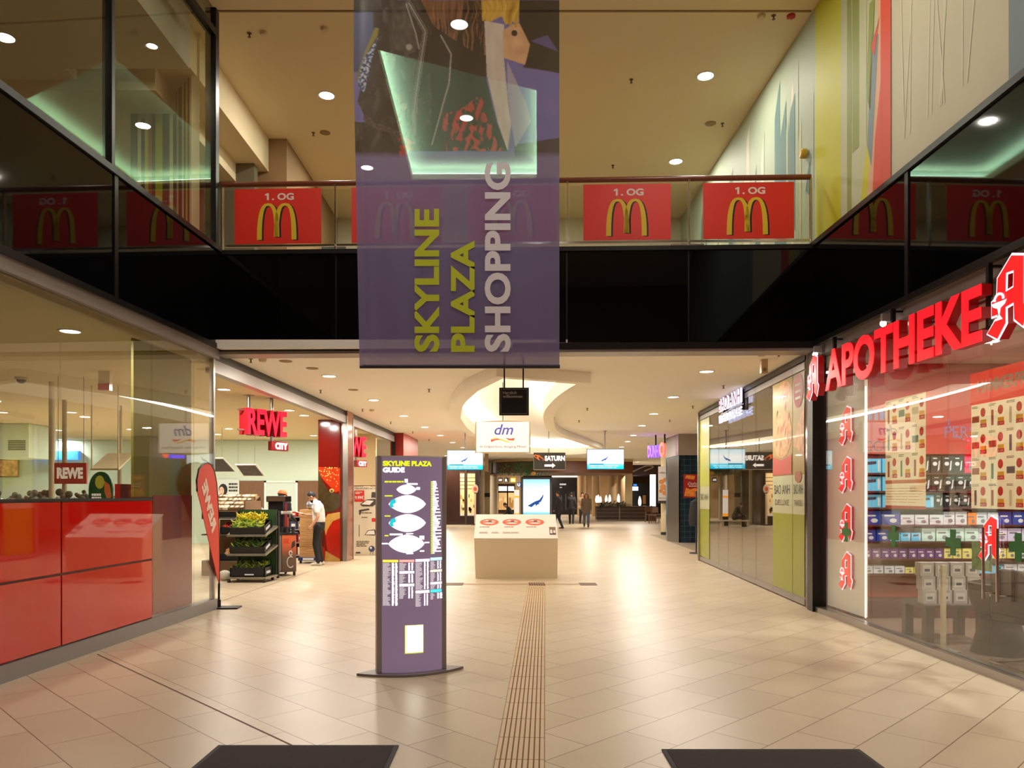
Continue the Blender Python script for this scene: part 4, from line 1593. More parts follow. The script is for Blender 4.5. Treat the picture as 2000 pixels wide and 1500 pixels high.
def person(label, loc, rz, J, top, bottom, shoe, hair=HAIRD, vox=0.016, sleeve='long', cap=None, beard=False, longhair=False, coat=0.0, fingers=True, group=None, lapel=None):
    """J: joints in the person's own frame, facing +x, left = +y"""
    t = thing('person', label, 'person', loc, rz, group)
    V_ = {k: Vector(v) for k, v in J.items()}
    hd, nk, ch, pv = V_['head'], V_['neck'], V_['chest'], V_['pelvis']
    up = (hd - nk).normalized()
    fw = V_['face'].normalized()
    sd = up.cross(fw).normalized()
    fw = sd.cross(up).normalized()
    b = MB(SKIN)
    # head: skull, jaw, nose, ears
    b.xf = Matrix((( *[fw.x, sd.x, up.x], hd.x), (fw.y, sd.y, up.y, hd.y), (fw.z, sd.z, up.z, hd.z), (0, 0, 0, 1)))
    b.ball((-.005, 0, .02), .095, .075, .105)
    b.ball((.035, 0, -.06), .055, .052, .065)
    b.ball((.095, 0, -.015), .022, .014, .022, 8, 6)
    b.ball((.080, 0, -.062), .016, .024, .010, 8, 6)
    for s in (-1, 1):
        b.ball((-.008, s * .084, -.012), .018, .011, .030, 8, 6)
    b.xf = None
    capsule(b, nk - up * .03, hd - up * .06, .055, .05)
    sl_, sr_ = V_['shl'], V_['shr']
    capsule(b, ch, pv, .125, .13)
    capsule(b, sl_, sr_, .065)
    capsule(b, (sl_ + ch) / 2, (sr_ + ch) / 2, .11)
    hl, hr = V_['hipl'], V_['hipr']
    for s, sh, hp in (('l', sl_, hl), ('r', sr_, hr)):
        el, wr, kn, an = V_['el' + s], V_['wr' + s], V_['kn' + s], V_['an' + s]
        capsule(b, sh, el, .052, .040)
        capsule(b, el, wr, .040, .027)
        capsule(b, hp, kn, .085, .055)
        capsule(b, kn, an, .055, .036)
        # hand: palm, four fingers, thumb
        d = (V_['hd' + s] - wr).normalized()
        pn = Vector(J.get('palm' + s, (0, -1 if s == 'l' else 1, 0))).normalized()
        wd = d.cross(pn).normalized()
        pc = wr + d * .05
        for k in range(4):
            o_ = wd * ((k - 1.5) * .019)
            capsule(b, wr + o_ * .6, wr + d * .085 + o_, .015, .012)
            if fingers:
                L = (.062, .072, .068, .054)[k]
                q0 = wr + d * .085 + o_
                q1 = q0 + (d * .9 + pn * .35).normalized() * L * .55
                q2 = q1 + (d * .6 + pn * .8).normalized() * L * .5
                capsule(b, q0, q1, .0105, .0095)
                capsule(b, q1, q2, .0095, .008)
        if fingers:
            q0 = wr + d * .03 - wd * .028
            q1 = q0 + (d * .6 - wd * .7 + pn * .3).normalized() * .045
            capsule(b, q0, q1, .012, .011)
            capsule(b, q1, q1 + (d * .9 + pn * .4).normalized() * .03, .011, .009)
        fd = Vector(J.get('toe' + s, (1, 0, 0))).normalized()
        capsule(b, an, an + fd * .13 + Vector((0, 0, -.05)), .035, .03)
    body = fuse(b, 'body', t, vox * .75 if fingers else vox)
    # hair / cap / eyes
    X_ = Matrix(((fw.x, sd.x, up.x, hd.x), (fw.y, sd.y, up.y, hd.y), (fw.z, sd.z, up.z, hd.z), (0, 0, 0, 1)))
    h = MB(hair)
    h.xf = X_
    v, f = [], []
    nu, nv = 24, 8
    for j in range(nv + 1):
        for i in range(nu):
            u = 2 * math.pi * i / nu
            lo = -.25 + .92 * max(0, math.cos(u)) - .55 * max(0, -math.cos(u)) ** .7
            aa = math.pi / 2 - (math.pi / 2 - lo) * j / nv
            v.append((-.010 + .103 * math.cos(aa) * math.cos(u), .082 * math.cos(aa) * math.sin(u), .022 + .112 * math.sin(aa)))
    for j in range(nv):
        for i in range(nu):
            f.append((j * nu + i, (j + 1) * nu + i, (j + 1) * nu + (i + 1) % nu, j * nu + (i + 1) % nu))
    h.add(v, f)
    if longhair:
        for s in (-1, 1):
            h.tube([(.02, s * .075, .06), (.0, s * .092, -.04), (.01, s * .085, -.15), (.03, s * .07, -.26)], [.03, .04, .038, .012], 8)
        h.tube([(-.07, 0, .06), (-.105, 0, -.05), (-.09, 0, -.2)], [.06, .07, .04], 8)
    h.build('hair', t)
    if beard:
        h = MB(hair)
        h.xf = X_
        h.ball((.045, 0, -.085), .054, .054, .052, 12, 8)
        h.build('beard', t)
    e = MB(M('eye dark', (30, 22, 20), 0.3))
    e.xf = X_
    for s in (-1, 1):
        e.ball((.082, s * .032, .012), .010, .014, .009, 8, 6)
    e.build('eyes', t)
    if cap:
        c = MB(cap)
        c.xf = X_
        c.lathe([(.108, .03), (.106, .06), (.09, .10), (.055, .128), (.012, .138)], (-.01, 0, 0), 20)
        c.slab([(.08, -.075), (.15, -.06), (.175, 0), (.15, .06), (.08, .075)], .03, .042)
        c.build('cap', t)
    # garments
    b = MB(top)
    wst = pv + Vector((0, 0, .06 - coat))
    capsule(b, ch + (nk - ch) * .35, ch, .10, .145)
    capsule(b, ch, wst + Vector((0, 0, .05)), .145, .15)
    if coat:
        capsule(b, pv + Vector((0, .06, 0)), wst + Vector((0, .07, 0)), .12, .135)
        capsule(b, pv + Vector((0, -.06, 0)), wst + Vector((0, -.07, 0)), .12, .135)
    capsule(b, sl_, sr_, .082)
    capsule(b, (sl_ + ch) / 2, (sr_ + ch) / 2, .13)
    capsule(b, nk - up * .035, nk + up * .015, .066, .062)
    for s, sh in (('l', sl_), ('r', sr_)):
        el, wr = V_['el' + s], V_['wr' + s]
        if sleeve == 'long':
            capsule(b, sh, el, .072, .058)
            capsule(b, el, wr, .058, .043)
        else:
            capsule(b, sh, sh + (el - sh) * .62, .074, .066)
    fuse(b, 'top', t, vox)
    b = MB(bottom)
    capsule(b, pv + Vector((0, 0, .04)), pv - Vector((0, 0, .04)), .145, .145)
    for s, hp in (('l', hl), ('r', hr)):
        kn, an = V_['kn' + s], V_['an' + s]
        capsule(b, hp, kn, .105, .075)
        capsule(b, kn, an + Vector((0, 0, .01)), .075, .058)
    fuse(b, 'trousers', t, vox)
    for s in 'lr':
        an = V_['an' + s]
        fd = Vector(J.get('toe' + s, (1, 0, 0))).normalized()
        b = MB(shoe)
        g = Vector((an.x, an.y, an.z - .075))
        capsule(b, g + Vector((0, 0, .065)) - fd * .02, g + Vector((0, 0, .035)) - fd * .04, .045, .036)
        capsule(b, g + Vector((0, 0, .036)) - fd * .04, g + fd * .16 + Vector((0, 0, .030)), .040, .031)
        capsule(b, g + Vector((0, 0, .06)), g + fd * .10 + Vector((0, 0, .042)), .042, .036)
        fuse(b, 'shoe', t, .011, 2)
    return t


def stand(h=1.76, lean=0.0, stride=0.0, arms=0.0):
    k = h / 1.76
    J = dict(pelvis=(0, 0, .94), chest=(lean * .5, 0, 1.27), neck=(lean, 0, 1.50), head=(lean + .03, 0, 1.645), face=(1, 0, -.05),
             shl=(lean * .8, .185, 1.44), shr=(lean * .8, -.185, 1.44), ell=(lean - .03 + arms * .2, .235, 1.15), elr=(lean - .03 - arms * .2, -.235, 1.15),
             wrl=(.05 + arms * .4, .235, .90), wrr=(.05 - arms * .25, -.235, .90), hdl=(.08 + arms * .5, .235, .80), hdr=(.08 - arms * .25, -.235, .80),
             hipl=(0, .09, .90), hipr=(0, -.09, .90), knl=(.04 + stride * .55, .10, .49), knr=(.04 - stride * .25, -.10, .49),
             anl=(stride, .10, .085), anr=(-stride, -.10, .085 + abs(stride) * .1))
    return {a: tuple(c * k for c in v) if not a.startswith(('face', 'palm', 'toe')) else v for a, v in J.items()}


# shop worker in white shirt, facing the boxes on his right hand side, head bowed
J = stand(1.76)
J.update(chest=(.0, 0, 1.27), neck=(.075, 0, 1.49), head=(.155, 0, 1.60), face=(1, 0, -.75), pelvis=(-.01, 0, .95),
         shl=(.02, .17, 1.43), shr=(.04, -.18, 1.43), ell=(-.03, .24, 1.15), wrl=(.10, .24, .93), hdl=(.17, .24, .84), palml=(0, -1, 0),
         elr=(.10, -.23, 1.16), wrr=(.33, -.15, 1.18), hdr=(.42, -.12, 1.20), palmr=(0, .5, -1),
         knl=(.05, .09, .50), knr=(.02, -.09, .50), anl=(-.02, .10, .08), anr=(-.05, -.12, .08))
person('man in white short-sleeved shirt and black trousers, head bowed, standing before the fruit mural', (X(622, 17.9), 17.9, 0), math.radians(184), J,
       M('white shirt', (236, 234, 232), 0.7), M('black trousers', (18, 17, 19), 0.7), M('white trainers', (222, 212, 202), 0.6), vox=0.015, sleeve='short', beard=True)
t = thing('hand_scanner', 'thin white pen held by the man in the white shirt', 'pen', (X(622, 17.9) - .42, 17.9 + .10, 1.215), math.radians(180))
MB(M('white shirt')).cyl((-.03, 0, -.005), (.14, 0, .035), .008).build('barrel', t)
MB(DARK).cyl((.14, 0, .035), (.17, 0, .042), .006, .002).build('tip', t)

J = stand(1.74)
J.update(face=(1, 0, -.15), head=(.04, 0, 1.62), wrl=(.24, .2, 1.05), wrr=(.24, -.2, 1.05), hdl=(.32, .16, 1.06), hdr=(.32, -.16, 1.06), ell=(-.02, .26, 1.16), elr=(-.02, -.26, 1.16))
person('person in black jacket and orange cap seen from behind, beside the juice machine', (X(549, 17.4), 17.4, 0), math.radians(70), J,
       M('black jacket', (24, 23, 25), 0.7), M('black trousers'), BLACK, vox=0.018, cap=M('orange cap', (230, 92, 34), 0.7))

# distant passers-by
GC = M('dark coat', (30, 28, 32), 0.8)
J = stand(1.80, 0.0, .16, .25)
J['face'] = (1, 0, 0)
person('man in dark coat walking beside the display stele, turned to the left', (X(1091, 36.5), 36.5, 0), math.radians(165), J, GC, M('black trousers'), M('brown shoes', (90, 50, 30), 0.5), vox=0.024, coat=.28, fingers=False)
person('passer-by in black jacket walking in front of the dark far shop', (X(1116, 42.5), 42.5, 0), math.radians(80), stand(1.78, 0, .2, .3), M('black jacket'), M('black trousers'), BLACK, vox=0.026, fingers=False, coat=.1)
person('woman in brown open coat and blue jeans walking towards the viewer', (X(1145, 38.5), 38.5, 0), math.radians(-95), stand(1.70, 0, .2, .2), M('taupe coat', (112, 92, 74), 0.8),
       M('blue jeans', (84, 98, 118), 0.8), M('black'), hair=M('brown hair', (92, 58, 36), 0.6), vox=0.024, longhair=True, fingers=False, coat=.25)
person('person in beige jacket walking behind the woman in jeans', (X(1137, 43.5), 43.5, 0), math.radians(-80), stand(1.74, 0, .1, .1), M('beige jacket', (170, 140, 112), 0.8), GC, BLACK, vox=0.028, fingers=False, coat=.1)
J = stand(1.74)
J.update(pelvis=(0, 0, .50), chest=(.12, 0, .80), neck=(.24, 0, 1.00), head=(.33, 0, 1.10), face=(1, 0, -.4), shl=(.18, .18, .96), shr=(.18, -.18, .96), ell=(.26, .22, .70), elr=(.26, -.22, .70),
         wrl=(.48, .14, .58), wrr=(.48, -.14, .58), hdl=(.56, .10, .54), hdr=(.56, -.10, .54), hipl=(.02, .1, .48), hipr=(.02, -.1, .48), knl=(.46, .12, .50), knr=(.46, -.12, .50),
         anl=(.44, .12, .085), anr=(.44, -.12, .085))
person('seated person in black bending forward on a bench, left of the display stele', (X(999, 40), 40, 0), math.radians(180), J, M('black jacket'), M('black trousers'), BLACK, vox=0.024, fingers=False, coat=.1)
t = thing('bench', 'low pale bench under the seated person left of the display stele', 'bench', (X(998, 40), 40, 0))
MB(M('pale stone', (206, 190, 162), 0.5)).box(-.75, .8, -.28, .28, .28, .345).build('seat', t)
for s in (-.6, .65):
    MB(M('pale stone')).box(s - .06, s + .06, -.2, .2, 0, .28).build('leg', t)

# ------------------------------------------------------------------ supermarket
REDL = M('glowing red letters', (255, 18, 48), 0.35, emit=1.15)
REDS = M('red letter side', (150, 10, 24), 0.45, emit=0.06)


def lit_face(o, m_, dy):
    # thin glowing front plate on a letter casing
    fr_ = o.data.copy()
    ys = [v.co.y for v in fr_.vertices]
    y0_, y1_ = min(ys), max(ys)
    for v in fr_.vertices:
        v.co.y = y0_ + dy + (v.co.y - y0_) / (y1_ - y0_) * abs(dy)
    fr_.materials.clear()
    fr_.materials.append(m_)
    f_ = bpy.data.objects.new('lit_face', fr_)
    col.objects.link(f_)
    f_.parent = o
    return f_


def red_sign(px0, D0, px1, D1, zb, h, label):
    a, c = Vector((X(px0, D0), D0)), Vector((X(px1, D1), D1))
    L = (c - a).length
    t = thing('letter_sign', label, 'sign', (a.x, a.y, zb), math.atan2(c.y - a.y, c.x - a.x), 'red letter signs of the supermarket')
    d = .14
    for o in letters(t, REDS, 'REWE', x=0, z=0, h=h, y=.06, w=L, depth=.24, bold=.03):
        o['label'] = 'red letter casing'
        lit_face(o, REDL, -.008)
    MB(REDS).box(.02, L - .02, .12, .17, .03, h - .03).build('sign_back', t)
    MB(REDS).box(L * .62, L * 1.06, -d / 2 + .02, d / 2, -.27, -.09).build('lower_box', t, bevel=.012)
    for o in letters(t, M('white lit letters', (255, 236, 232), 0.4, emit=1.3), 'CITY', x=L * .70, z=-.245, h=.13, y=-d / 2 + .012, w=L * .32, depth=.012, bold=.05):
        o['label'] = 'small white letter'
    for p in (.1 * L, .68 * L):
        MB(ALU).cyl((p, .03, h), (p, .03, 3.5 - zb), .03).box(p - .07, p + .07, -.04, .10, 3.49 - zb, 3.5 - zb).build('ceiling_post', t)
    MB(ALU).cyl((L * .68, .03, -.10), (L * .68, .03, 0), .03).build('neck', t)
    for z in (.08, h - .05):
        MB(ALU).cyl((-.14, .05, z), (0, .05, z), .018).build('side_tube', t)


red_sign(480, 14.2, 556, 15.0, Z(848, 14.2), .50, 'red illuminated letter sign hanging above the fruit rack')
red_sign(664, 20.2, 712, 20.9, Z(892, 20.6), .55, 'red illuminated letter sign half hidden by the pillar')

# feather flag at the corner, its cloth turned along the window towards the viewer
p0 = Vector((X(427, 11.15), 11.15, 0))
p1 = Vector((X(385, 10.2), 10.2, 0))
fd = p0 - p1
fl = fd.length
t = thing('feather_flag', 'red drop-shaped feather flag with mirrored lettering at the shop corner', 'flag', p0, math.atan2(fd.y, fd.x))


def fp(px, py):
    q = (427 - px) / 42.0
    D_ = 11.15 - .95 * q
    return (-fl * q, EYE - (py - HY) * D_ / F)


out = [(428, 1140), (405, 1050), (391, 985), (385, 960), (384, 940), (388, 918), (396, 908), (404, 905.5), (411, 909), (417, 920), (422, 945), (425, 985), (427, 1030), (428, 1090)]
cl = catmull([fp(a, b) for a, b in out], 3, True)
MB(M('flag red', (222, 66, 44), 0.7)).prism(cl, -.004, .004).build('cloth', t)
edge = [(428, 1140), (428.4, 1090), (427.4, 1030), (425.5, 985), (422.5, 945), (417.5, 919), (411, 907), (404, 903.5), (396, 906), (388, 916), (384, 938), (385, 960)]
MB(BLACK).tube([(fp(a, b)[0], 0, fp(a, b)[1]) for a, b in edge], .012, 8).build('pole_sleeve', t)
MB(BLACK).cyl((.01, 0, .05), (.02, 0, fp(428, 1140)[1]), .016).build('pole', t)
MB(BLACK).box(-.12, .12, -.30, .05, 0, .02).cyl((.01, 0, .02), (.01, 0, .12), .03).build('foot_plate', t)
tx, tz = fp(412.5, 1043)
MB(M('flag print white', (236, 210, 198), 0.6)).text('REWE', tx, tz, .24, -.008, w=.80, bold=.06, mirror=True, turn=math.radians(-55)).build('lettering', t)

# ---- fruit rack
CR = M('black crate', (16, 16, 18), 0.5)
SHF = M('shelf steel', (156, 146, 130), 0.35, metal=0.7)
RX0, RX1, RY = X(447, 14.4), X(517, 14.4), 14.4
t = thing('fruit_rack', 'black three-tier rack on castors holding green fruit crates', 'rack', ((RX0 + RX1) / 2, RY, 0))
hw = (RX1 - RX0) / 2
TIER = [0.07, 0.50, 0.86]
for z in TIER:
    b = MB(SHF)
    tl_ = 0.0 if z < .2 else .30
    b.add([(-hw - .03, -.03, z), (hw + .03, -.03, z), (hw + .10, .52, z + tl_ * .52), (-hw - .03, .52, z + tl_ * .52),
           (-hw - .03, -.03, z + .035), (hw + .03, -.03, z + .035), (hw + .10, .52, z + .035 + tl_ * .52), (-hw - .03, .52, z + .035 + tl_ * .52)],
          [(0, 3, 2, 1), (4, 5, 6, 7), (0, 1, 5, 4), (1, 2, 6, 5), (2, 3, 7, 6), (3, 0, 4, 7)])
    b.build('shelf', t, smooth=False)
for x in (-hw, hw + .09):
    b = MB(BLACK).box(x - .02, x + .02, .5, .56, 0.03, 1.33)
    b.use(SHF).box(x - .022, x - .018, .49, .5, .05, 1.33)
    b.build('post', t)
MB(M('dark green panel', (30, 62, 22), 0.6, noise=.3, ns=5)).box(-hw, hw + .07, .53, .55, .1, 1.36).build('back_panel', t)
for x in (-hw, hw):
    for y in (0.0, .48):
        MB(DARK).cyl((x - .02, y, .035), (x + .02, y, .035), .035).build('castor', t)
BAN = {'yellow': M('banana yellow', (206, 186, 40), 0.5, noise=.12, ns=30), 'lime': M('banana lime', (150, 162, 40), 0.5, noise=.15, ns=30),
       'green': M('banana green', (88, 118, 34), 0.5, noise=.15, ns=30), 'deep': M('banana deep green', (50, 78, 24), 0.55, noise=.2, ns=30)}
bprot = {}


def banana(kind, loc, rot, s, label, group):
    if kind not in bprot:
        pts = [(.085 * math.sin(a), 0, .085 * (1 - math.cos(a)) * 1.2) for a in [(-1.0 + 2.0 * i / 8) for i in range(9)]]
        me = MB(BAN[kind]).tube(pts, [.005, .013, .017, .019, .0195, .019, .017, .012, .004], 7).build('banana')
        bprot[kind] = me.data
        bpy.data.objects.remove(me)
    o = bpy.data.objects.new('banana', bprot[kind])
    col.objects.link(o)
    o.location = loc
    o.rotation_euler = rot
    o.scale = (s, s, s)
    tag(o, label, 'fruit', group)


def crate(x, y, z, w_, d, h, tilt, label, group=None, side=True):
    t = thing('crate', label, 'crate', (x, y, z), 0, group)
    t.rotation_euler = (tilt, 0, 0)
    b = MB(CR).box(-w_ / 2, w_ / 2, 0, d, 0, .015)
    b.box(-w_ / 2, w_ / 2, 0, .015, 0, h).box(-w_ / 2, w_ / 2, d - .015, d, 0, h).box(-w_ / 2, -w_ / 2 + .015, 0, d, 0, h).box(w_ / 2 - .015, w_ / 2, 0, d, 0, h)
    b.build('tray', t, smooth=False)
    return t


CL = ['top', 'middle', 'bottom']
for i, z in enumerate((TIER[2], TIER[1], TIER[0])):
    tilt = .28 if i < 2 else 0.0
    cxx = (RX0 + RX1) / 2
    hgt = .14 if i < 2 else .17
    t = crate(cxx + .01, RY + .0, z + .037, hw * 2 - .02, .48, hgt, tilt, 'black plastic fruit crate on the %s tier of the fruit rack' % CL[i], 'crates on the fruit rack')
    MB(M('crate label white', (222, 222, 226), 0.5)).box(hw - .012, hw - .009, .10, .34, .05, .10).build('label', t)
    if i == 2:
        MB(M('crate label white')).box(-.05, .12, -.004, 0, .03, .055).build('label', t)
    kinds = (['yellow', 'yellow', 'lime', 'lime', 'green'], ['green', 'deep', 'deep', 'lime', 'deep'], ['green', 'lime', 'deep', 'green'])[i]
    nr, nc = (8, 14) if i == 0 else (6, 12)
    for r in range(nr):
        for c in range(nc):
            u = (c + .5 + RN.uniform(-.3, .3)) / nc
            v_ = (r + .5 + RN.uniform(-.3, .3)) / nr
            kd = kinds[RN.randrange(len(kinds))]
            if i == 0 and v_ < .3:
                kd = RN.choice(['lime', 'green', 'lime'])
            if i == 0 and v_ > .55:
                kd = 'yellow'
            yy = .05 + .40 * v_
            zz = hgt - .035 + (.15 if i == 0 else .09) * v_ ** .75 + RN.uniform(-.015, .02)
            loc = Vector((cxx + .01 - hw + .06 + (2 * hw - .14) * u, RY + yy * math.cos(tilt) - zz * math.sin(tilt), z + .037 + yy * math.sin(tilt) + zz * math.cos(tilt)))
            banana(kd, loc, (RN.uniform(-.5, .5) + math.pi / 2 * RN.choice([0, .3]), RN.uniform(-.5, .5), RN.uniform(-.6, .6) + (math.pi / 2 if i == 0 and v_ > .5 else .4)), RN.uniform(.85, 1.15),
                   '%s banana heaped in the %s crate of the fruit rack' % ({'yellow': 'ripe yellow', 'lime': 'yellow-green', 'green': 'green', 'deep': 'dark green'}[kd], CL[i]), '%s bananas in the %s crate' % (kd, CL[i]))

# ---- packaged-goods stand behind
PX0, PX1, PY = X(405, 15.9), X(489, 15.9), 15.6
t = thing('display_stand', 'wooden stand with sloping trays of wrapped goods behind the fruit rack', 'stand', ((PX0 + PX1) / 2, PY, 0))
hw2 = (PX1 - PX0) / 2
wd_ = M('stand brown wood', (122, 90, 58), 0.6, noise=.1, ns=8)
MB(wd_).add([(-hw2, 0, .0), (hw2, 0, .0), (hw2, 1.0, .0), (-hw2, 1.0, .0), (-hw2, 0, .28), (hw2, 0, .28), (hw2, 1.0, .28), (-hw2, 1.0, .28)],
            [(0, 3, 2, 1), (4, 5, 6, 7), (0, 1, 5, 4), (1, 2, 6, 5), (2, 3, 7, 6), (3, 0, 4, 7)]).build('base_box', t, smooth=False)
MB(wd_).box(hw2 - .03, hw2, .0, 1.0, .28, 1.52).box(-hw2, hw2, .98, 1.0, .28, 1.6).build('side_panel', t)
for z in (.28, .82, 1.16):
    MB(SHF).box(-hw2, hw2 - .03, 0.0, .5, z, z + .03).build('shelf', t)
MB(BLACK).box(-hw2, hw2 - .03, .01, .03, 1.19, 1.30).build('price_board', t)
MB(M('price strip white', (206, 206, 204), 0.5)).box(-hw2, hw2 - .03, .0, .012, 1.145, 1.175).build('price_strip', t)
MB(wd_).add([(-hw2, .02, 1.31), (hw2 - .03, .02, 1.31), (hw2 - .03, .96, 1.62), (-hw2, .96, 1.62), (-hw2, .02, 1.28), (hw2 - .03, .02, 1.28), (hw2 - .03, .96, 1.59), (-hw2, .96, 1.59)],
            [(0, 1, 2, 3), (7, 6, 5, 4), (0, 4, 5, 1), (1, 5, 6, 2), (2, 6, 7, 3), (3, 7, 4, 0)]).build('sloping_tray', t, smooth=False)
pk = [M('pack tan', (176, 146, 100), 0.25, noise=.2, ns=30), M('pack cream', (216, 204, 176), 0.2, noise=.1, ns=30), M('pack brown', (120, 92, 60), 0.25, noise=.2, ns=30)]
pbox = []
for m_ in pk:
    b = MB(m_).box(-.07, .07, 0, .17, 0, .05)
    b.use(M('pack label', (232, 226, 212), 0.4)).box(-.03, .03, .03, .12, .0505, .052)
    o = b.build('wrapped_tray', bevel=.012)
    pbox.append(o.data)
    bpy.data.objects.remove(o)
row = ['front', 'second', 'third', 'rear']
for r in range(4):
    for c in range(8):
        o = bpy.data.objects.new('wrapped_tray', pbox[RN.randrange(3)])
        col.objects.link(o)
        y = .06 + .225 * r
        o.location = ((PX0 + PX1) / 2 - hw2 + .09 + c * (2 * hw2 - .2) / 7, PY + y, 1.322 + (y - .02) * .33)
        o.rotation_euler = (.318, 0, RN.uniform(-.12, .12))
        tag(o, 'flat wrapped food pack, %s from the left in the %s row of the sloping stand' % (ORD[c], row[r]), 'food pack', 'wrapped packs on the sloping stand')
apm = [M('apple red', (178, 40, 24), 0.4, noise=.2, ns=12), M('onion tan', (204, 140, 84), 0.5, noise=.15, ns=12)]
proto = {}
for lv, z in enumerate((.85, .31)):
    ct = crate((PX0 + PX1) / 2 + .25, PY - .02, z, .62, .42, .14, .0, ['black crate of red apples on the upper shelf of the wooden stand', 'black crate of onions on the lower shelf of the wooden stand'][lv])
    b = MB(apm[lv]).lathe([(.003, .012), (.03, .002), (.042, .03), (.04, .055), (.022, .072), (.004, .062)], n=12)
    o = b.build('fruit')
    md = o.data
    bpy.data.objects.remove(o)
    for q in range(28):
        o = bpy.data.objects.new(['apple', 'onion'][lv], md)
        col.objects.link(o)
        o.location = ((PX0 + PX1) / 2 + .25 - .26 + .52 * ((q % 7) + RN.uniform(.1, .6)) / 7, PY + .03 + .10 * (q // 7), z + .09 + .05 * (q // 14) + RN.uniform(0, .03))
        o.rotation_euler = (RN.uniform(-.6, .6), RN.uniform(-.6, .6), 0)
        tag(o, ['red apple in the black crate on the upper shelf of the wooden stand', 'tan onion in the black crate on the lower shelf of the wooden stand'][lv], 'vegetable' if lv else 'fruit', ['apples in the crate', 'onions in the crate'][lv])
o = MB(M('white net bag', (226, 216, 196), 0.6)).ball((0, 0, .1), .12, .1, .1).build('net_bag')
o.location = (X(433, 14.6), 14.75, 0)
tag(o, 'round pale net bag on the floor behind the feather flag', 'bag')

# ---- juice machine on its cabinet
JX, JY = X(551, 15.5), 15.5
t = thing('counter_cabinet', 'grey cabinet with waste flap and orange glass poster beside the fruit rack', 'cabinet', (JX, JY, 0), math.radians(38))
cg = M('cabinet grey', (92, 84, 80), 0.4, metal=.3)
MB(cg).box(-.28, .30, 0, .55, .08, .84).build('body', t, bevel=.005)
MB(DARK).box(-.32, .34, -.03, .58, .84, .88).build('worktop', t)
MB(M('flap grey', (120, 112, 106), 0.4)).box(-.28, -.02, -.012, 0, .12, .82).build('door', t)
MB(BLACK).box(-.24, -.06, -.016, -.012, .58, .72).build('flap_opening', t)
po = MB(ramp_mat('juice poster', 'Z', [(.1, (84, 66, 58)), (.4, (110, 84, 70)), (.6, (200, 96, 60)), (.84, (226, 110, 70))], 0.3)).box(-.005, .29, -.014, -.002, .10, .83)
po.use(M('white swirl', (226, 220, 214), 0.4)).tube([(.17 + .075 * math.cos(a), -.016, .28 + .11 * math.sin(a)) for a in [math.radians(d) for d in range(60, 330, 15)]], .011, 6)
po.tube([(.17 + .03 * math.cos(a), -.016, .46 + .045 * math.sin(a)) for a in [math.radians(d) for d in range(0, 360, 20)]], .012, 6)
po.use(M('glass dark print', (60, 50, 48), 0.3)).flat([(.18, .55), (.27, .60), (.26, .72), (.2, .68)], -.016)
po.use(M('red print', (206, 50, 44), 0.4)).lines(.02, .14, .66, .76, 3, -.016, .6, .2)
po.build('poster', t)
for x in (-.24, .27):
    for y in (.04, .5):
        MB(BLACK).box(x - .02, x + .02, y - .02, y + .02, 0, .08).build('leg', t)
t = thing('juice_machine', 'black juice machine with red and white handle on the grey cabinet', 'machine', (JX - .12, JY + .24, .88), math.radians(20))
MB(M('machine black', (30, 26, 25), 0.3)).box(-.24, .20, -.12, .22, 0, .10).box(-.22, .06, -.05, .22, .10, .62).box(-.26, .22, -.14, .22, .62, .74).build('housing', t, bevel=.012)
MB(M('machine brown glass', (104, 78, 62), 0.15)).box(-.25, .10, -.146, -.14, .635, .73).build('top_panel', t)
MB(M('machine red', (206, 50, 40), 0.4)).box(.10, .14, -.11, -.07, .12, .60).build('red_bar', t)
MB(WHITE).cyl((.02, -.09, .40), (.24, -.09, .40), .035).build('handle', t)
MB(glass('machine acrylic', (.8, .8, .78), .08)).box(.06, .2, -.13, .2, .10, .62).build('acrylic_guard', t)
MB(M('orange juice', (210, 110, 70), 0.3)).cyl((.13, .02, .1), (.13, .02, .3), .05).build('jug', t)
for q, (a, c) in enumerate([(-.02, -.2), (.09, -.22), (.20, -.16)]):
    o = MB(M('dark cup', (50, 44, 44), 0.4)).lathe([(.03, 0), (.04, .12), (.042, .12), (.036, .115)], n=14).build('cup')
    o.location = (JX + a, JY + c + .24, .88)
    tag(o, 'small dark cup on the grey cabinet, %s of three before the juice machine' % ['left one', 'middle one', 'right one'][q], 'cup')
t = thing('weighing_scale', 'pale weighing scale with slanted display behind the fruit rack', 'scale', (X(515, 16.8), 16.8, 0))
MB(DARK).box(-.3, .3, -.1, .4, 0, 1.12).build('pedestal', t)
MB(M('scale beige', (196, 186, 170), 0.4)).add([(-.34, -.12, 1.12), (.30, -.12, 1.12), (.30, .3, 1.12), (-.34, .3, 1.12), (-.30, -.02, 1.36), (.34, .10, 1.28), (.34, .3, 1.28), (-.30, .3, 1.36)],
                                              [(0, 3, 2, 1), (4, 5, 6, 7), (0, 1, 5, 4), (1, 2, 6, 5), (2, 3, 7, 6), (3, 0, 4, 7)]).build('housing', t)
MB(M('scale screen grey', (150, 144, 132), 0.4)).add([(-.30, .02, 1.36), (-.05, .06, 1.35), (-.22, .12, 1.52), (-.42, .08, 1.54), (-.30, .05, 1.36), (-.05, .09, 1.35), (-.22, .15, 1.52), (-.42, .11, 1.54)],
                                                     [(0, 1, 2, 3), (7, 6, 5, 4), (0, 4, 5, 1), (1, 5, 6, 2), (2, 6, 7, 3), (3, 7, 4, 0)]).build('display', t)

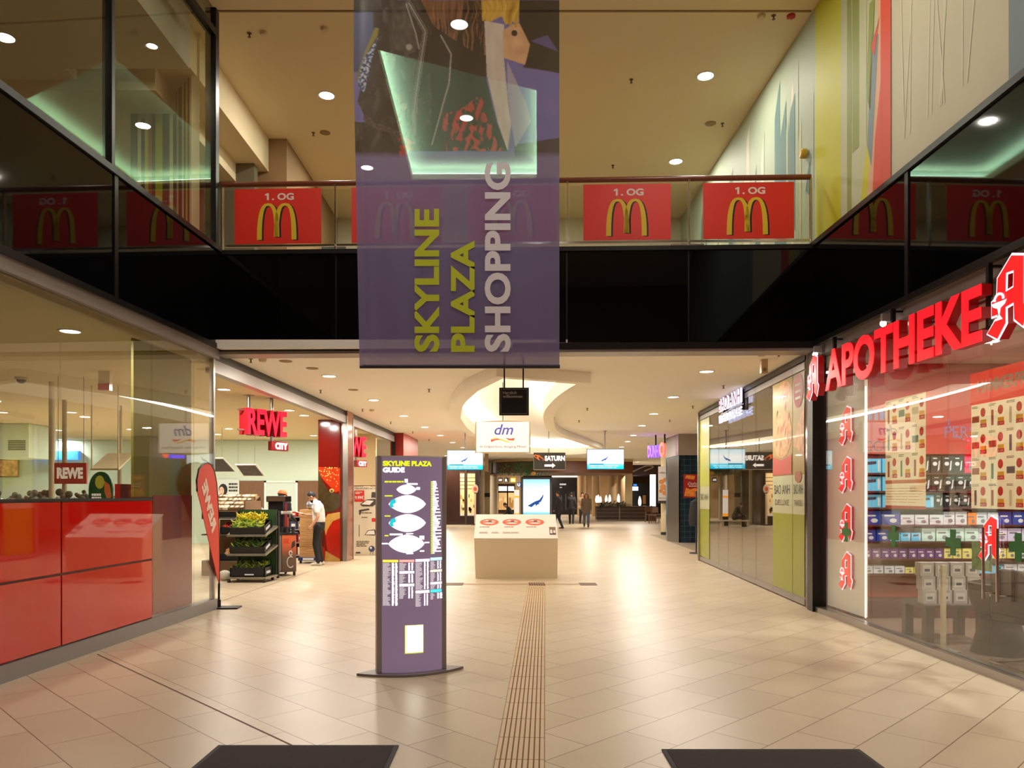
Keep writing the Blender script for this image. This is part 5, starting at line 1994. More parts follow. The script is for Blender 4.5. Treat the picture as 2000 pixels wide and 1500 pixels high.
# ---- stack of folded cartons on a blue dolly, shelf behind
CX_, CY_ = X(605, 18.6), 18.6
t = thing('dolly', 'low blue plastic dolly under the carton stack', 'dolly', (CX_, CY_, 0))
db = M('dolly blue', (24, 36, 92), 0.5)
MB(db).box(-.22, .26, -.25, .25, .07, .15).build('deck', t, bevel=.01)
MB(M('crate label white')).box(-.1, .16, -.254, -.25, .085, .135).build('label', t)
for x in (-.17, .21):
    MB(DARK).cyl((x - .02, -.18, .035), (x + .02, -.18, .035), .035).build('castor', t)
cb = M('carton brown', (184, 138, 88), 0.8, noise=.06, ns=8)
ct = None
n_ = 13
for i in range(n_):
    z = .15 + i * .088
    if ct is None:
        ct = MB(cb).box(-.19, .20, -.21, .21, 0, .084)
        ct.use(M('carton slot', (92, 62, 36), 0.8)).box(-.03, .16, -.2115, -.21, .040, .046)
        o = ct.build('carton', bevel=.004)
    else:
        o = bpy.data.objects.new('carton', o.data)
        col.objects.link(o)
    o.location = (CX_ + RN.uniform(-.008, .008), CY_ + RN.uniform(-.008, .008), z)
    tag(o, 'flat brown carton tray, %s from the bottom of the stack on the blue dolly' % ORD[i], 'carton', 'cartons stacked on the blue dolly')
o = MB(M('silver wrap', (150, 150, 160), 0.2, metal=.6, noise=.4, ns=25)).ball((0, 0, .10), .11, .1, .11, 10, 7).build('wrapped_bundle')
o.location = (CX_ + .02, CY_, .15 + n_ * .088)
tag(o, 'crumpled silver bundle lying on top of the carton stack', 'bundle')
SX0, SX1 = X(563, 20), X(596, 20)
t = thing('goods_shelf', 'dark low shelf with packed goods behind the carton stack', 'shelf', ((SX0 + SX1) / 2, 20, 0))
hw3 = .42
for z in (.05, .38, .72, 1.05):
    MB(GREYM).box(-hw3, hw3, 0, .45, z, z + .03).build('shelf_board', t)
for s in (-hw3, hw3 - .03):
    MB(DARK).box(s, s + .03, 0, .45, 0, 1.08).build('side_panel', t)
MB(DARK).box(-hw3, hw3, .43, .45, 0, 1.08).build('back_panel', t)
gc = [M('goods red', (176, 40, 34), 0.5), M('goods cream', (214, 200, 170), 0.5), M('goods grey', (110, 106, 104), 0.5), M('goods blue', (60, 70, 110), 0.5)]
gname = ['red', 'cream', 'grey', 'blue']
gm = []
for m_ in gc:
    o = MB(m_).box(-.085, .085, 0, .3, 0, .2).use(M('pack label')).box(-.05, .05, -.002, 0, .06, .14).build('food_box', bevel=.004)
    gm.append(o.data)
    bpy.data.objects.remove(o)
for r, z in enumerate((.08, .41, .75, 1.08)):
    for c in range(4):
        k_ = 0 if r == 3 else RN.randrange(4)
        o = bpy.data.objects.new('food_box', gm[k_])
        col.objects.link(o)
        o.location = ((SX0 + SX1) / 2 - .3 + c * .2, 20.04, z)
        if r == 3:
            o.scale = (1, 1, .6)
        tag(o, '%s food box, %s from the left on the %s board of the dark low shelf' % (gname[k_], ORD[c], ['lowest', 'second', 'third', 'top'][r]), 'box', 'food boxes on the dark low shelf')

# ---- fruit mural on the return wall
t = thing('fruit_mural', 'tall dark red wall panel with strawberry and apple print beside the pillar', 'mural', (X(621.5, 18.93), 18.93, 0))
k = 18.93 / F


def mx(px):
    return (px - 621.5) * k


def mz(py):
    return EYE - (py - HY) * k


MB(M('mural dark red', (100, 15, 9), 0.12)).box(0, mx(663), 0, .07, 0, mz(820)).build('panel', t, smooth=False)
b = MB(M('mural strawberry', (170, 46, 18), 0.2, noise=.25, ns=6))
b.flat([(mx(p), mz(q)) for p, q in [(621.8, 912), (664, 914), (664, 958), (655, 962), (642, 948), (632, 938), (621.8, 924)]], -.002)
b.use(M('mural apple', (160, 30, 14), 0.2, noise=.2, ns=3)).flat([(mx(p), mz(q)) for p, q in [(664, 1008), (655, 1010), (641, 1026), (636, 1048), (640, 1085), (652, 1096), (664, 1096)]], -.002)
b.flat([(mx(p), mz(q)) for p, q in [(621.8, 1060), (634, 1070), (640, 1096), (621.8, 1096)]], -.002)
b.use(M('mural cream', (178, 134, 66), 0.25, noise=.2, ns=6)).flat([(mx(p), mz(q)) for p, q in [(640, 1004), (664, 1000), (664, 1012), (650, 1018), (640, 1034), (636, 1046), (632, 1020)]], -.003)
b.flat([(mx(p), mz(q)) for p, q in [(636, 1076), (664, 1092), (664, 1097), (634, 1097)]], -.003)
b.use(M('mural stem', (58, 46, 20), 0.3, noise=.4, ns=10)).flat([(mx(p), mz(q)) for p, q in [(621.8, 920), (630, 940), (642, 960), (664, 966), (664, 990), (650, 1000), (636, 1000), (626, 985), (621.8, 975)]], -.004)
b.flat([(mx(p), mz(q)) for p, q in [(622, 915), (630, 950), (636, 990), (630, 1000), (624, 970)]], -.005)
b.use(M('mural stalk', (176, 146, 84), 0.3)).ell(mx(648), mz(958), .06, .05, -.006).use(M('mural stem')).ell(mx(648), mz(959), .03, .025, -.007)
b.use(M('mural seeds', (240, 190, 90), 0.3))
for i in range(42):
    px, py = 623 + 40 * RN.random(), 913 + 40 * RN.random() ** 1.4
    if py < 955 and py < 925 + (px - 622) * .8:
        b.ell(mx(px), mz(py), .012, .014, -.003, 6)
b.build('fruit_print', t)
o = MB(M('plate grey', (196, 190, 182), 0.4)).box(-.06, .06, -.03, 0, 0, .34).use(BLACK).ell(0, .09, .03, .03, -.032).rect(-.03, .03, .17, .3, -.032).build('wall_switch')
o.location = (X(659, 18.97), 18.97, Z(975, 18.97))
tag(o, 'pale switch plate on the fruit mural beside the pillar', 'switch')

# ---- poster board in the second opening
t = thing('poster_board', 'white promotion board with red price box leaning in the second shop opening', 'poster', (X(690, 20.9), 20.9, 0))
k = 20.9 / F


def ux(px):
    return (px - 690) * k


def uz(py):
    return EYE - (py - HY) * k


MB(M('board cream', (216, 204, 182), 0.6)).box(0, ux(742), 0, .08, uz(1086), uz(950)).build('board', t)
MB(GREYM).box(0, ux(742), -.02, .2, 0, uz(1086)).build('foot', t)
b = MB(M('print brown', (90, 74, 62), 0.6)).text('TREUEPUNKT-AKTION', ux(692), uz(955.5), .05, -.003, w=ux(740) - ux(692))
b.build('lettering', t)
MB(M('red print')).rect(ux(692), ux(711.5), uz(980), uz(958), -.003).build('price_box', t)
MB(M('white print', (240, 232, 226), 0.5)).text('9.99€', ux(693.5), uz(975), .09, -.005, w=ux(710) - ux(693.5), bold=.02).lines(ux(694), ux(708), uz(965), uz(960), 2, -.005).build('lettering', t)
b = MB(M('appliance dark', (70, 62, 60), 0.5)).prism([(ux(703), uz(985)), (ux(715), uz(976)), (ux(732), uz(974)), (ux(738), uz(982)), (ux(728), uz(989)), (ux(708), uz(989))], -.004, -.001)
b.use(M('appliance white', (236, 230, 222), 0.4)).flat([(ux(706), uz(985)), (ux(716), uz(977)), (ux(730), uz(978)), (ux(722), uz(986))], -.006)
b.build('iron_print', t)
b = MB(M('appliance dark')).flat([(ux(725), uz(972)), (ux(726), uz(961)), (ux(733), uz(961)), (ux(734), uz(972))], -.004)
b.flat([(ux(701), uz(996)), (ux(720), uz(993)), (ux(722), uz(996)), (ux(706), uz(999)), (ux(704), uz(1006)), (ux(701.5), uz(1005))], -.004)
b.build('mixer_print', t)
b = MB(M('appliance dark')).flat([(ux(712), uz(1045)), (ux(718), uz(1036)), (ux(732), uz(1034)), (ux(735), uz(1040)), (ux(732), uz(1046))], -.004).use(M('appliance white')).flat([(ux(714), uz(1044)), (ux(719), uz(1037)), (ux(731), uz(1036)), (ux(732), uz(1044))], -.006)
b.use(M('appliance dark')).rect(ux(701), ux(702.2), uz(1048), uz(1025), -.004)
b.build('steam_iron_print', t)
b = MB(M('goods blue')).ell(ux(726), uz(1072), .085, .085, -.004).use(M('appliance white')).ell(ux(724.5), uz(1070), .03, .03, -.006)
b.use(M('appliance dark')).rect(ux(723), ux(723.8), uz(1083), uz(1078), -.004).rect(ux(728), ux(728.8), uz(1083), uz(1078), -.004).rect(ux(695), ux(704), uz(1081), uz(1078), -.004)
b.build('mascot_dot_print', t)
b = MB(M('red print')).rect(ux(726), ux(735.5), uz(1019), uz(1012), -.004)
b.use(M('print brown')).lines(ux(706), ux(735), uz(1003), uz(1000), 1, -.004).lines(ux(706), ux(722), uz(1012), uz(1009), 1, -.004).lines(ux(696), ux(722), uz(1068), uz(1056), 4, -.004)
b.build('appliance_print', t)
t = thing('wall_shelf', 'dark tall shelf with coloured price cards behind the promotion board', 'shelf', (X(682, 22.5), 22.5, 0))
MB(DARK).box(0, .30, 0, .3, 0, 1.75).build('side_unit', t)
MB(M('shelf brown', (96, 68, 46), 0.6)).box(0, 1.3, .02, .3, 1.72, 1.92).build('header', t)
for q, (a, m_) in enumerate([(.42, M('card yellow', (226, 190, 90), 0.5)), (.68, M('card red', (206, 80, 64), 0.5)), (.98, M('card red'))]):
    MB(m_).box(a, a + .2, -.002, .018, 1.75, 1.90).use(WHITE).box(a, a + .2, -.004, -.002, 1.75, 1.79).build('price_card', t)
bw = MB(M('second opening wall', (214, 190, 148), 0.85)).box(-4.98, -4.15, 23.4, 23.6, 1.9, 3.5)
struct(bw.build('wall_market_inner', smooth=False))

# ---- back wall of the market
YB = 25.98
wood = M('wall wood', (112, 78, 50), 0.5, noise=.15, ns=5, stretch=(6, 1, .6))
b = MB(wood).box(X(467, YB), X(516, YB), YB - .03, YB, 0, Z(939, YB)).box(X(582, YB), X(624, YB), YB - .03, YB, 0, Z(939, YB))
struct(b.build('trim_8', smooth=False))
b = MB(WHITE)
xa, xb, zt_ = X(517, YB), X(582, YB), Z(939, YB)
b.box(xa, xa + .07, YB - .06, YB, 0, zt_).box(xb - .07, xb, YB - .06, YB, 0, zt_).box(xa, xb, YB - .06, YB, zt_ - .06, zt_)
b.use(M('door pale mint', (196, 212, 204), 0.5)).box(xa + .07, xb - .07, YB - .03, YB, 0, zt_ - .06)
b.use(ALU).box(xa + .12, xa + .16, YB - .06, YB - .03, 1.0, 1.15)
struct(b.build('door_1', smooth=False))
t = thing('wall_poster', 'pale poster with dark-haired woman on the supermarket back wall', 'poster', (X(423, YB), YB - .03, Z(972, YB)))
MB(M('poster mint', (206, 216, 210), 0.5)).box(0, X(468, YB) - X(423, YB), -.02, 0, 0, .62).build('sheet', t)
b = MB(HAIRD).ell(.24, .27, .15, .2, -.024)
b.use(M('print skin', (226, 186, 160), 0.5)).ell(.19, .23, .085, .14, -.027)
b.use(M('red print')).rect(.16, .21, .14, .155, -.029).use(HAIRD).rect(.13, .16, .26, .275, -.029).rect(.2, .235, .26, .275, -.029)
b.build('portrait_print', t)
M('print black', (40, 40, 42), 0.5)
for q in range(3):
    MB(M('print black')).lines(.43, .74, .42 - q * .11, .50 - q * .11, 1, -.024, .8, .1).build('text_line', t)
for q, (pts, c_) in enumerate([([(414, 895), (436, 895), (461, 922), (414, 922)], (30, 30, 34)), ([(459, 908), (500, 908), (517, 930), (475, 930)], (56, 46, 40))]):
    D0 = 21.0
    a = [P(x, y, D0 + (y - 895) / 60) for x, y in pts]
    t = thing('ceiling_picture', ['dark slanted picture panel hanging at the left end of the market wall', 'slanted food picture panel hanging above the market door'][q], 'picture', a[0])
    nrm = (a[1] - a[0]).cross(a[3] - a[0]).normalized() * .03
    v = [p - a[0] for p in a] + [p - a[0] + nrm for p in a]
    MB(M('picture frame white', (226, 226, 216), 0.5)).add(v, [(3, 2, 1, 0), (4, 5, 6, 7), (0, 1, 5, 4), (1, 2, 6, 5), (2, 3, 7, 6), (3, 0, 4, 7)]).build('board', t, smooth=False)
    cc = sum((p for p in v[:4]), Vector()) / 4
    v2 = [cc + (p - cc) * .9 - nrm * .15 for p in v[:4]]
    b = MB(M('picture print %d' % q if q else 'picture print', c_, 0.4, noise=.8, ns=9)).add(v2, [(3, 2, 1, 0)])
    b.build('picture', t)
    for p in (v[0] * .9 + v[2] * .1, v[1] * .9 + v[3] * .1):
        MB(GREYM).cyl(p, (p.x, p.y, 3.5 - a[0].z), .006).build('wire', t)

# ---- what shows behind the left shop window
t = thing('red_hanging_sign', 'small red supermarket sign hanging behind the left shop window', 'sign', (X(106, 12), 12, Z(945, 12)))
MB(M('sign red', (190, 38, 30), 0.4)).box(0, X(168, 12) - X(106, 12), 0, .04, 0, Z(904, 12) - Z(945, 12)).build('plate', t)
letters(t, M('sign cream', (240, 226, 206), 0.5, emit=.25), 'REWE', x=.04, z=.08, h=.18, y=-.003, w=.41, bold=.06)
for px in (.05, .45):
    MB(GREYM).cyl((px, .02, .33), (px, .02, 3.5 - Z(945, 12)), .006).build('wire', t)
for q, (px, D_) in enumerate([(101, 12.6), (126, 15.0), (234, 16.0)]):
    o = MB(M('pole beige', (196, 180, 146), 0.5)).cyl((0, 0, 0), (0, 0, 3.5), .045).build('support_pole')
    o.location = (X(px, D_), D_, 0)
    tag(o, 'slim beige pole behind the left shop window, %s from the left' % ORD[q], 'pole')
t = thing('arched_poster', 'arched vegetable poster behind the left shop window', 'poster', (X(173, 11.6), 11.6, 0))
aw = X(220, 11.6) - X(173, 11.6)
az0 = Z(985, 11.6)
az1 = Z(921, 11.6)
outl = [(0, az0), (aw, az0)] + [(aw / 2 + aw / 2 * math.cos(a), az1 - .26 + .26 * math.sin(a)) for a in [math.pi * i / 12 for i in range(13)]]
MB(M('poster green', (46, 84, 40), 0.4, noise=.4, ns=9)).prism(outl, 0, .03).build('board', t)
b = MB(M('pepper yellow', (206, 196, 70), 0.4)).ell(.17, az1 - .16, .07, .1, -.003)
b.use(M('carrot orange', (222, 120, 60), 0.4)).flat([(.24, az1 - .14), (.32, az1 - .2), (.35, az1 - .36), (.30, az0 + .02), (.24, az1 - .3)], -.004)
b.use(M('sign cream')).lines(.05, .2, az0 + .07, az0 + .17, 2, -.005, .7, .1)
b.build('vegetable_print', t)
MB(DARK).box(.12, .24, 0, .3, 0, az0).build('stand', t)
o = MB(M('awning beige', (206, 190, 146), 0.7)).add([(X(176, 13), 13, Z(915, 13)), (X(232, 13), 13, Z(915, 13)), (X(262, 15), 15, Z(885, 15)), (X(210, 15), 15, Z(885, 15))] + [(X(176, 13), 13, Z(915, 13) - .03), (X(232, 13), 13, Z(915, 13) - .03), (X(262, 15), 15, Z(885, 15) - .03), (X(210, 15), 15, Z(885, 15) - .03)],
                                               [(0, 1, 2, 3), (7, 6, 5, 4), (0, 4, 5, 1), (1, 5, 6, 2), (2, 6, 7, 3), (3, 7, 4, 0)]).cyl((X(178, 13), 13.02, Z(915, 13)), (X(178, 13), 13.02, 3.5), .012).cyl((X(230, 13), 13.02, Z(915, 13)), (X(230, 13), 13.02, 3.5), .012).build('canopy', smooth=False)
tag(o, 'slanted beige canopy above the arched vegetable poster', 'canopy')
t = thing('produce_stand', 'long dark produce stand seen over the red window panels', 'stand', (X(50, 13.5), 13.5, 0))
MB(DARK).box(-2.2, 2.0, 0, 1.2, 0, 1.50).build('base', t)
hb = MB(M('produce mixed', (70, 62, 34), 0.6, noise=.6, ns=14))
for i in range(170):
    hb.ball((RN.uniform(-2.1, 1.9), RN.uniform(.05, 1.0), 1.50 + RN.uniform(0, .2) * abs(math.sin(i * 1.3))), RN.uniform(.03, .07), nu=8, nv=5)
hb.use(M('produce red', (110, 50, 34), 0.6, noise=.4, ns=14))
for i in range(50):
    hb.ball((RN.uniform(-2.1, 1.9), RN.uniform(.05, 1.0), 1.54 + RN.uniform(0, .16)), RN.uniform(.03, .06), nu=8, nv=5)
hb.use(M('produce bag', (190, 204, 204), 0.2))
for i in range(40):
    hb.ball((RN.uniform(-2.1, 1.9), RN.uniform(.0, .2), 1.52 + RN.uniform(0, .06)), .04, nu=8, nv=5)
tag(hb.build('produce', t), kind='stuff')
t = thing('wall_picture', 'framed food picture on the supermarket back wall at the left edge', 'picture', (X(-22, 25.9), 25.95, Z(932, 25.9)))
MB(wood).box(0, 1.0, -.03, 0, 0, .62).use(M('picture food', (222, 160, 110), 0.5, noise=.5, ns=7)).box(.04, .96, -.035, -.03, .04, .58).build('frame', t)
t = thing('air_grille', 'long pale ventilation box under the market ceiling at the left edge', 'vent', (X(-40, 20), 20, 2.61))
MB(SW).box(0, X(56, 20) - X(-40, 20), 0, 1.2, 0, .88).build('housing', t)
b = MB(DARK)
for q in range(6):
    b.box(.75, 1.2, -.01, 0, .2 + q * .045, .225 + q * .045)
b.build('louvre', t)
t = thing('blue_display', 'long glowing blue display band on the supermarket rear wall', 'screen', (X(58, 25.9), 25.9, Z(898, 25.9)))
MB(M('display blue', (60, 140, 240), 0.4, emit=.8)).box(0, X(154, 25.9) - X(58, 25.9), -.05, .098, 0, .30).build('panel', t)
o = MB(M('camera dome grey', (196, 180, 150), 0.4)).lathe([(.10, 0), (.09, -.03), (.075, -.04)], n=16).use(M('dome dark', (40, 32, 28), 0.1)).lathe([(.072, -.04), (.06, -.075), (.03, -.095), (.005, -.1)], n=16).build('ceiling_camera')
o.location = ceil_xy(42, 737, 3.5)
tag(o, 'dark dome camera on the ceiling behind the left shop window', 'camera')
t = thing('alarm_lamp', 'white and red alarm lamp behind the left shop window', 'alarm', (X(203, 11.5), 11.5, Z(762, 11.5)))
MB(M('alarm white', (226, 206, 180), 0.5)).box(-.085, .085, 0, .08, .10, .42).cyl((0, .04, .42), (0, .04, 3.5 - Z(762, 11.5)), .02).build('body', t)
MB(M('alarm red', (196, 40, 36), 0.2)).box(-.085, .085, -.01, .08, 0, .10).build('red_lens', t)

# ------------------------------------------------------------------ pharmacy
PHR = M('pharmacy glowing red', (255, 22, 34), 0.35, emit=1.05)
PHS = M('pharmacy letter side', (170, 10, 14), 0.4, emit=0.1)
PHW = M('pharmacy lit white edge', (255, 226, 240), 0.4, emit=1.0)
LOGO = [(.62, 1.0), (.90, .93), (.90, .35), (1.0, .28), (.88, .06), (.68, .18), (.67, .39), (.47, .37), (.47, .17), (.26, 0.0), (0.0, .11), (.21, .25), (.27, .25), (.27, .31), (.12, .31), (.12, .50), (.25, .54), (.27, .78)]
LHOLE = [(.48, .80), (.47, .57), (.66, .59), (.67, .79)]


def logo_slab(b, x, z, w_, h, y0, y1, grow=0.0):
    def tr(p):
        return [(x + w_ * (.5 + (a - .5)), z + h * c) for a, c in p]
    o = tr(LOGO)
    hl = tr(LHOLE)
    if grow:
        o = offset_loop(o, grow)
        hl = offset_loop(hl, -grow)
    xf = b.xf
    b.xf = (xf or Matrix()) @ Matrix(((1, 0, 0, 0), (0, 0, 1, 0), (0, 1, 0, 0), (0, 0, 0, 1)))
    n0 = len(b.f)
    b.slab(o, y0, y1, [hl])
    b.xf = xf
    b.f[n0:] = [f[::-1] for f in b.f[n0:]]
    return b


def chalice(b, x, z, w_, h, y):
    b.flat([(x + w_ * p, z + h * q) for p, q in [(.13, .47), (.52, .47), (.48, .42), (.37, .385), (.345, .30), (.42, .235), (.24, .235), (.315, .30), (.29, .385), (.18, .42)]], y)
    pts = [(x + w_ * (.33 + .11 * math.cos(a)), y, z + h * (.50 + .07 * math.sin(a))) for a in [math.radians(d) for d in range(-10, 200, 20)]]
    b.tube(pts, w_ * .022, 5)
    return b


def a_logo(label, x, z, w_, h, y, loc, rz, depth=.09, group=None):
    t = thing('pharmacy_emblem', label, 'emblem', loc, rz, group)
    b = MB(PHS)
    logo_slab(b, x, z, w_, h, y, y + depth)
    b.build('casing', t, smooth=False)
    b = MB(PHW)
    logo_slab(b, x, z, w_, h, y - .006, y, w_ * .034)
    b.build('white_border', t, smooth=False)
    b = MB(M('pharmacy emblem red', (232, 26, 26), 0.35, emit=.75))
    logo_slab(b, x, z, w_, h, y - .014, y - .006, -w_ * .012)
    b.build('red_face', t, smooth=False)
    chalice(MB(PHW), x, z, w_, h, y - .018).build('chalice', t)
    return t


OFF = -.22
s0, s1 = sr(1612, OFF), sr(1917, OFF)
org = Vector(OR)
ex = Vector((math.cos(RZR), math.sin(RZR), 0))
ey = Vector((-math.sin(RZR), math.cos(RZR), 0))
t = thing('pharmacy_sign', 'large glowing red pharmacy lettering above the right shop window', 'sign', org + ex * s0 + ey * OFF + Vector((0, 0, 3.0)), RZR)
for o in letters(t, PHS, 'APOTHEKE', x=0, z=0, h=.52, y=.05, w=s1 - s0, depth=.09, bold=.028, name='letter'):
    o['label'] = 'red letter casing'
    lit_face(o, PHR, -.008)
for z in (.13, .38):
    MB(GREYM).box(.0, s1 - s0, .10, .13, z - .012, z + .012).build('mounting_rail', t)
for x in (.05, 1.55, s1 - s0 - .05):
    MB(FRAME).box(x - .02, x + .02, .08, -OFF + .02, .66, .68).box(x - .02, x + .02, .08, .12, .10, .70).build('bracket', t)
wl = .42
t = a_logo('large red pharmacy emblem at the right end of the red lettering', 0, 0, .52, .66, 0, org + ex * (sr(1930, OFF)) + ey * OFF + Vector((0, 0, 2.97)), RZR)
MB(FRAME).box(.2, .3, .09, .24, .55, .60).box(.2, .3, .20, .22, .55, .72).build('bracket', t)
t = a_logo('red pharmacy emblem at the left end of the red lettering, above the dark pillar', 0, 0, .40, .60, 0, org + ex * (sr(1576, OFF)) + ey * OFF + Vector((0, 0, 2.94)), RZR)
MB(FRAME).box(.12, .22, .09, .40, .30, .35).build('bracket', t)
# lit cream panel with four emblems
t = thing('lit_panel', 'cream backlit panel behind the pharmacy window beside the dark pillar', 'panel', org + ex * .08 + ey * .16, RZR)
MB(M('lit cream board', (218, 208, 186), 0.5, emit=.22)).box(0, sr(1664) - .08, 0, .04, .09, 3.3).build('board', t)
MB(M('white light tube', (255, 250, 252), 0.4, emit=2.2)).box(sr(1666) - .072, sr(1666) - .060, -.012, .0, .09, 3.02).build('light_tube', t)
for i, (ya, yb) in enumerate([(795, 868), (893, 962), (985, 1058), (1078, 1152)]):
    D_ = 10.2
    sx = sr(1635)
    a_logo('small red pharmacy emblem on the cream panel, %s from the top' % ORD[i], -.20, 0, .40, Z(ya, D_) - Z(yb, D_), .0, org + ex * sx + ey * .115 + Vector((0, 0, Z(yb, D_))), RZR, .035, 'emblems on the cream panel')

# ---- shelf wall facing the hall
YS = 10.2
t = thing('shelf_wall', 'red pharmacy wall shelving filled with boxes behind the shop window', 'shelf', (4.62, YS, 0))
SWD = 4.6
MB(PR).box(0, SWD, .30, .34, 0.25, 3.05).build('back_panel', t)
MB(M('dark shelf', (70, 26, 26), 0.5)).box(0, SWD, -.02, .34, .02, .25).build('plinth', t)
ZL = [.60, .80, 1.03, 1.25, 1.48, 1.70, 1.94]
for z in ZL:
    MB(M('dark shelf')).box(0, SWD, 0, .30, z - .025, z).build('shelf_board', t)
MB(PR).box(0, SWD, .22, .30, 2.2, 3.05).build('header', t)
b = MB(M('header black text', (40, 20, 22), 0.5)).text('ACCU', .02, 2.24, .14, .218, w=.50)
b.use(M('header blue text', (120, 130, 170), 0.5)).text('omec', .06, 2.66, .22, .218, w=.62, bold=.04)
b.use(M('header violet text', (130, 96, 130), 0.5)).text('PERSONA', 1.25, 2.42, .16, .218, w=.9)
b.build('lettering', t)
b = MB(M('header violet text'))
for i in range(22):
    a = math.pi + math.pi * i / 21
    b.ell(1.72 + .42 * math.cos(a), 2.66 + .30 * math.sin(a), .018, .018, .2175, 8)
b.build('dot_pattern', t)
pal = {'light blue': (96, 190, 232), 'dark blue': (34, 62, 150), 'white': (204, 210, 216), 'pale green': (190, 222, 210), 'pale violet': (206, 196, 222), 'purple': (96, 50, 120), 'yellow': (222, 214, 120),
       'black': (34, 32, 34), 'pink': (226, 40, 84), 'orange': (232, 130, 50)}
bxm = {}


def goods(kind, w_, h, d=.2):
    k = (kind, round(w_, 2), round(h, 2))
    if k not in bxm:
        m_ = M('box ' + kind, pal[kind], 0.35)
        b = MB(m_).box(-w_ / 2, w_ / 2, 0, d, 0, h)
        if kind == 'black':
            b.use(M('box white print', (200, 200, 204), 0.4)).ell(-w_ * .1, h * .55, w_ * .22, h * .12, -.002).rect(-w_ * .3, w_ * .1, h * .85, h * .91, -.002).flat([(w_ * .15, h * .1), (w_ * .32, h * .2), (w_ * .38, h * .75), (w_ * .26, h * .7)], -.002)
        elif kind == 'light blue':
            b.use(M('box dark print', (30, 50, 70), 0.4)).flat([(-w_ * .32, h * .55), (w_ * .22, h * .62), (w_ * .22, h * .82), (-w_ * .30, h * .78)], -.002).use(M('box white print')).flat([(w_ * .3, h * .1), (w_ * .42, h * .1), (w_ * .42, h * .9), (w_ * .3, h * .9)], -.002)
        else:
            b.use(M('box print grey' if kind not in ('dark blue', 'purple') else 'box white print', (120, 120, 130), 0.4)).rect(-w_ * .38, w_ * .2, h * .6, h * .72, -.002).ell(w_ * .12, h * .3, w_ * .2, h * .16, -.002)
        o = b.build('box', bevel=.003)
        bxm[k] = o.data
        bpy.data.objects.remove(o)
    return bxm[k]


ROWN = ['lowest', 'second lowest', 'third lowest', 'middle', 'fifth', 'second highest', 'highest']
rows = {6: [('light blue', 3, .25, .19), ('black', 4, .15, .22), ('pink', 3, .14, .22), ('black', 6, .15, .22), ('pink', 3, .14, .22), ('white', 5, .2, .16)],
        5: [('light blue', 3, .25, .19), ('black', 12, .16, .20), ('white', 5, .2, .16)],
        4: [('light blue', 3, .25, .17), ('light blue', 1, .20, .16), ('black', 8, .12, .17), ('white', 5, .2, .14)],
        3: [('dark blue', 2, .25, .18), ('white', 3, .19, .13), ('white', 2, .16, .17), ('orange', 1, .12, .16), ('white', 2, .15, .16), ('dark blue', 2, .18, .17), ('white', 6, .18, .13)],
        2: [('dark blue', 2, .18, .15), ('light blue', 3, .14, .11), ('pale green', 4, .19, .17), ('pale violet', 5, .19, .17), ('white', 6, .18, .14)],
        1: [('purple', 9, .12, .13), ('yellow', 8, .12, .13), ('white', 7, .18, .12)],
        0: [('white', 4, .14, .10), ('yellow', 4, .12, .08), ('light blue', 6, .14, .10), ('white', 6, .18, .12)]}
for r, lst in rows.items():
    x = .06
    c = 0
    for kind, n_, w_, h in lst:
        for i in range(n_):
            if x + w_ > SWD - .05:
                break
            o = bpy.data.objects.new('medicine_box', goods(kind, w_ - .012, h))
            col.objects.link(o)
            o.location = (4.62 + x + w_ / 2, YS + .04 + RN.uniform(-.01, .01), ZL[r])
            tag(o, '%s box, %s from left on the %s red pharmacy shelf' % (kind, ORD[c], ROWN[r]), 'box', 'boxes on the pharmacy shelves')
            c += 1
            x += w_

# ---- price posters on the window
def thin_print(name, c, k=0.42):
    """printed paper that lets the shop light shine through"""
    m = M(name, c, 0.6)
    nt = m.node_tree
    tr = nt.nodes.new('ShaderNodeBsdfTranslucent')
    tr.inputs[0].default_value = lin(c)
    mx = nt.nodes.new('ShaderNodeMixShader')
    mx.inputs[0].default_value = k
    nt.links.new(nt.nodes['Principled BSDF'].outputs[0], mx.inputs[1])
    nt.links.new(tr.outputs[0], mx.inputs[2])
    nt.links.new(mx.outputs[0], nt.nodes['Material Output'].inputs[0])
    return m


PAPER = thin_print('poster paper', (232, 212, 172))
PRH = thin_print('poster header red', (214, 50, 34))
for nm, c in (('badge red', (226, 50, 38)), ('tag yellow', (250, 196, 50)), ('tag red', (232, 58, 40)), ('product teal', (120, 166, 152)), ('product slate', (120, 122, 134)),
              ('product rust', (196, 100, 70)), ('product white', (240, 234, 220)), ('foot orange', (230, 130, 76))):
    thin_print(nm, c)


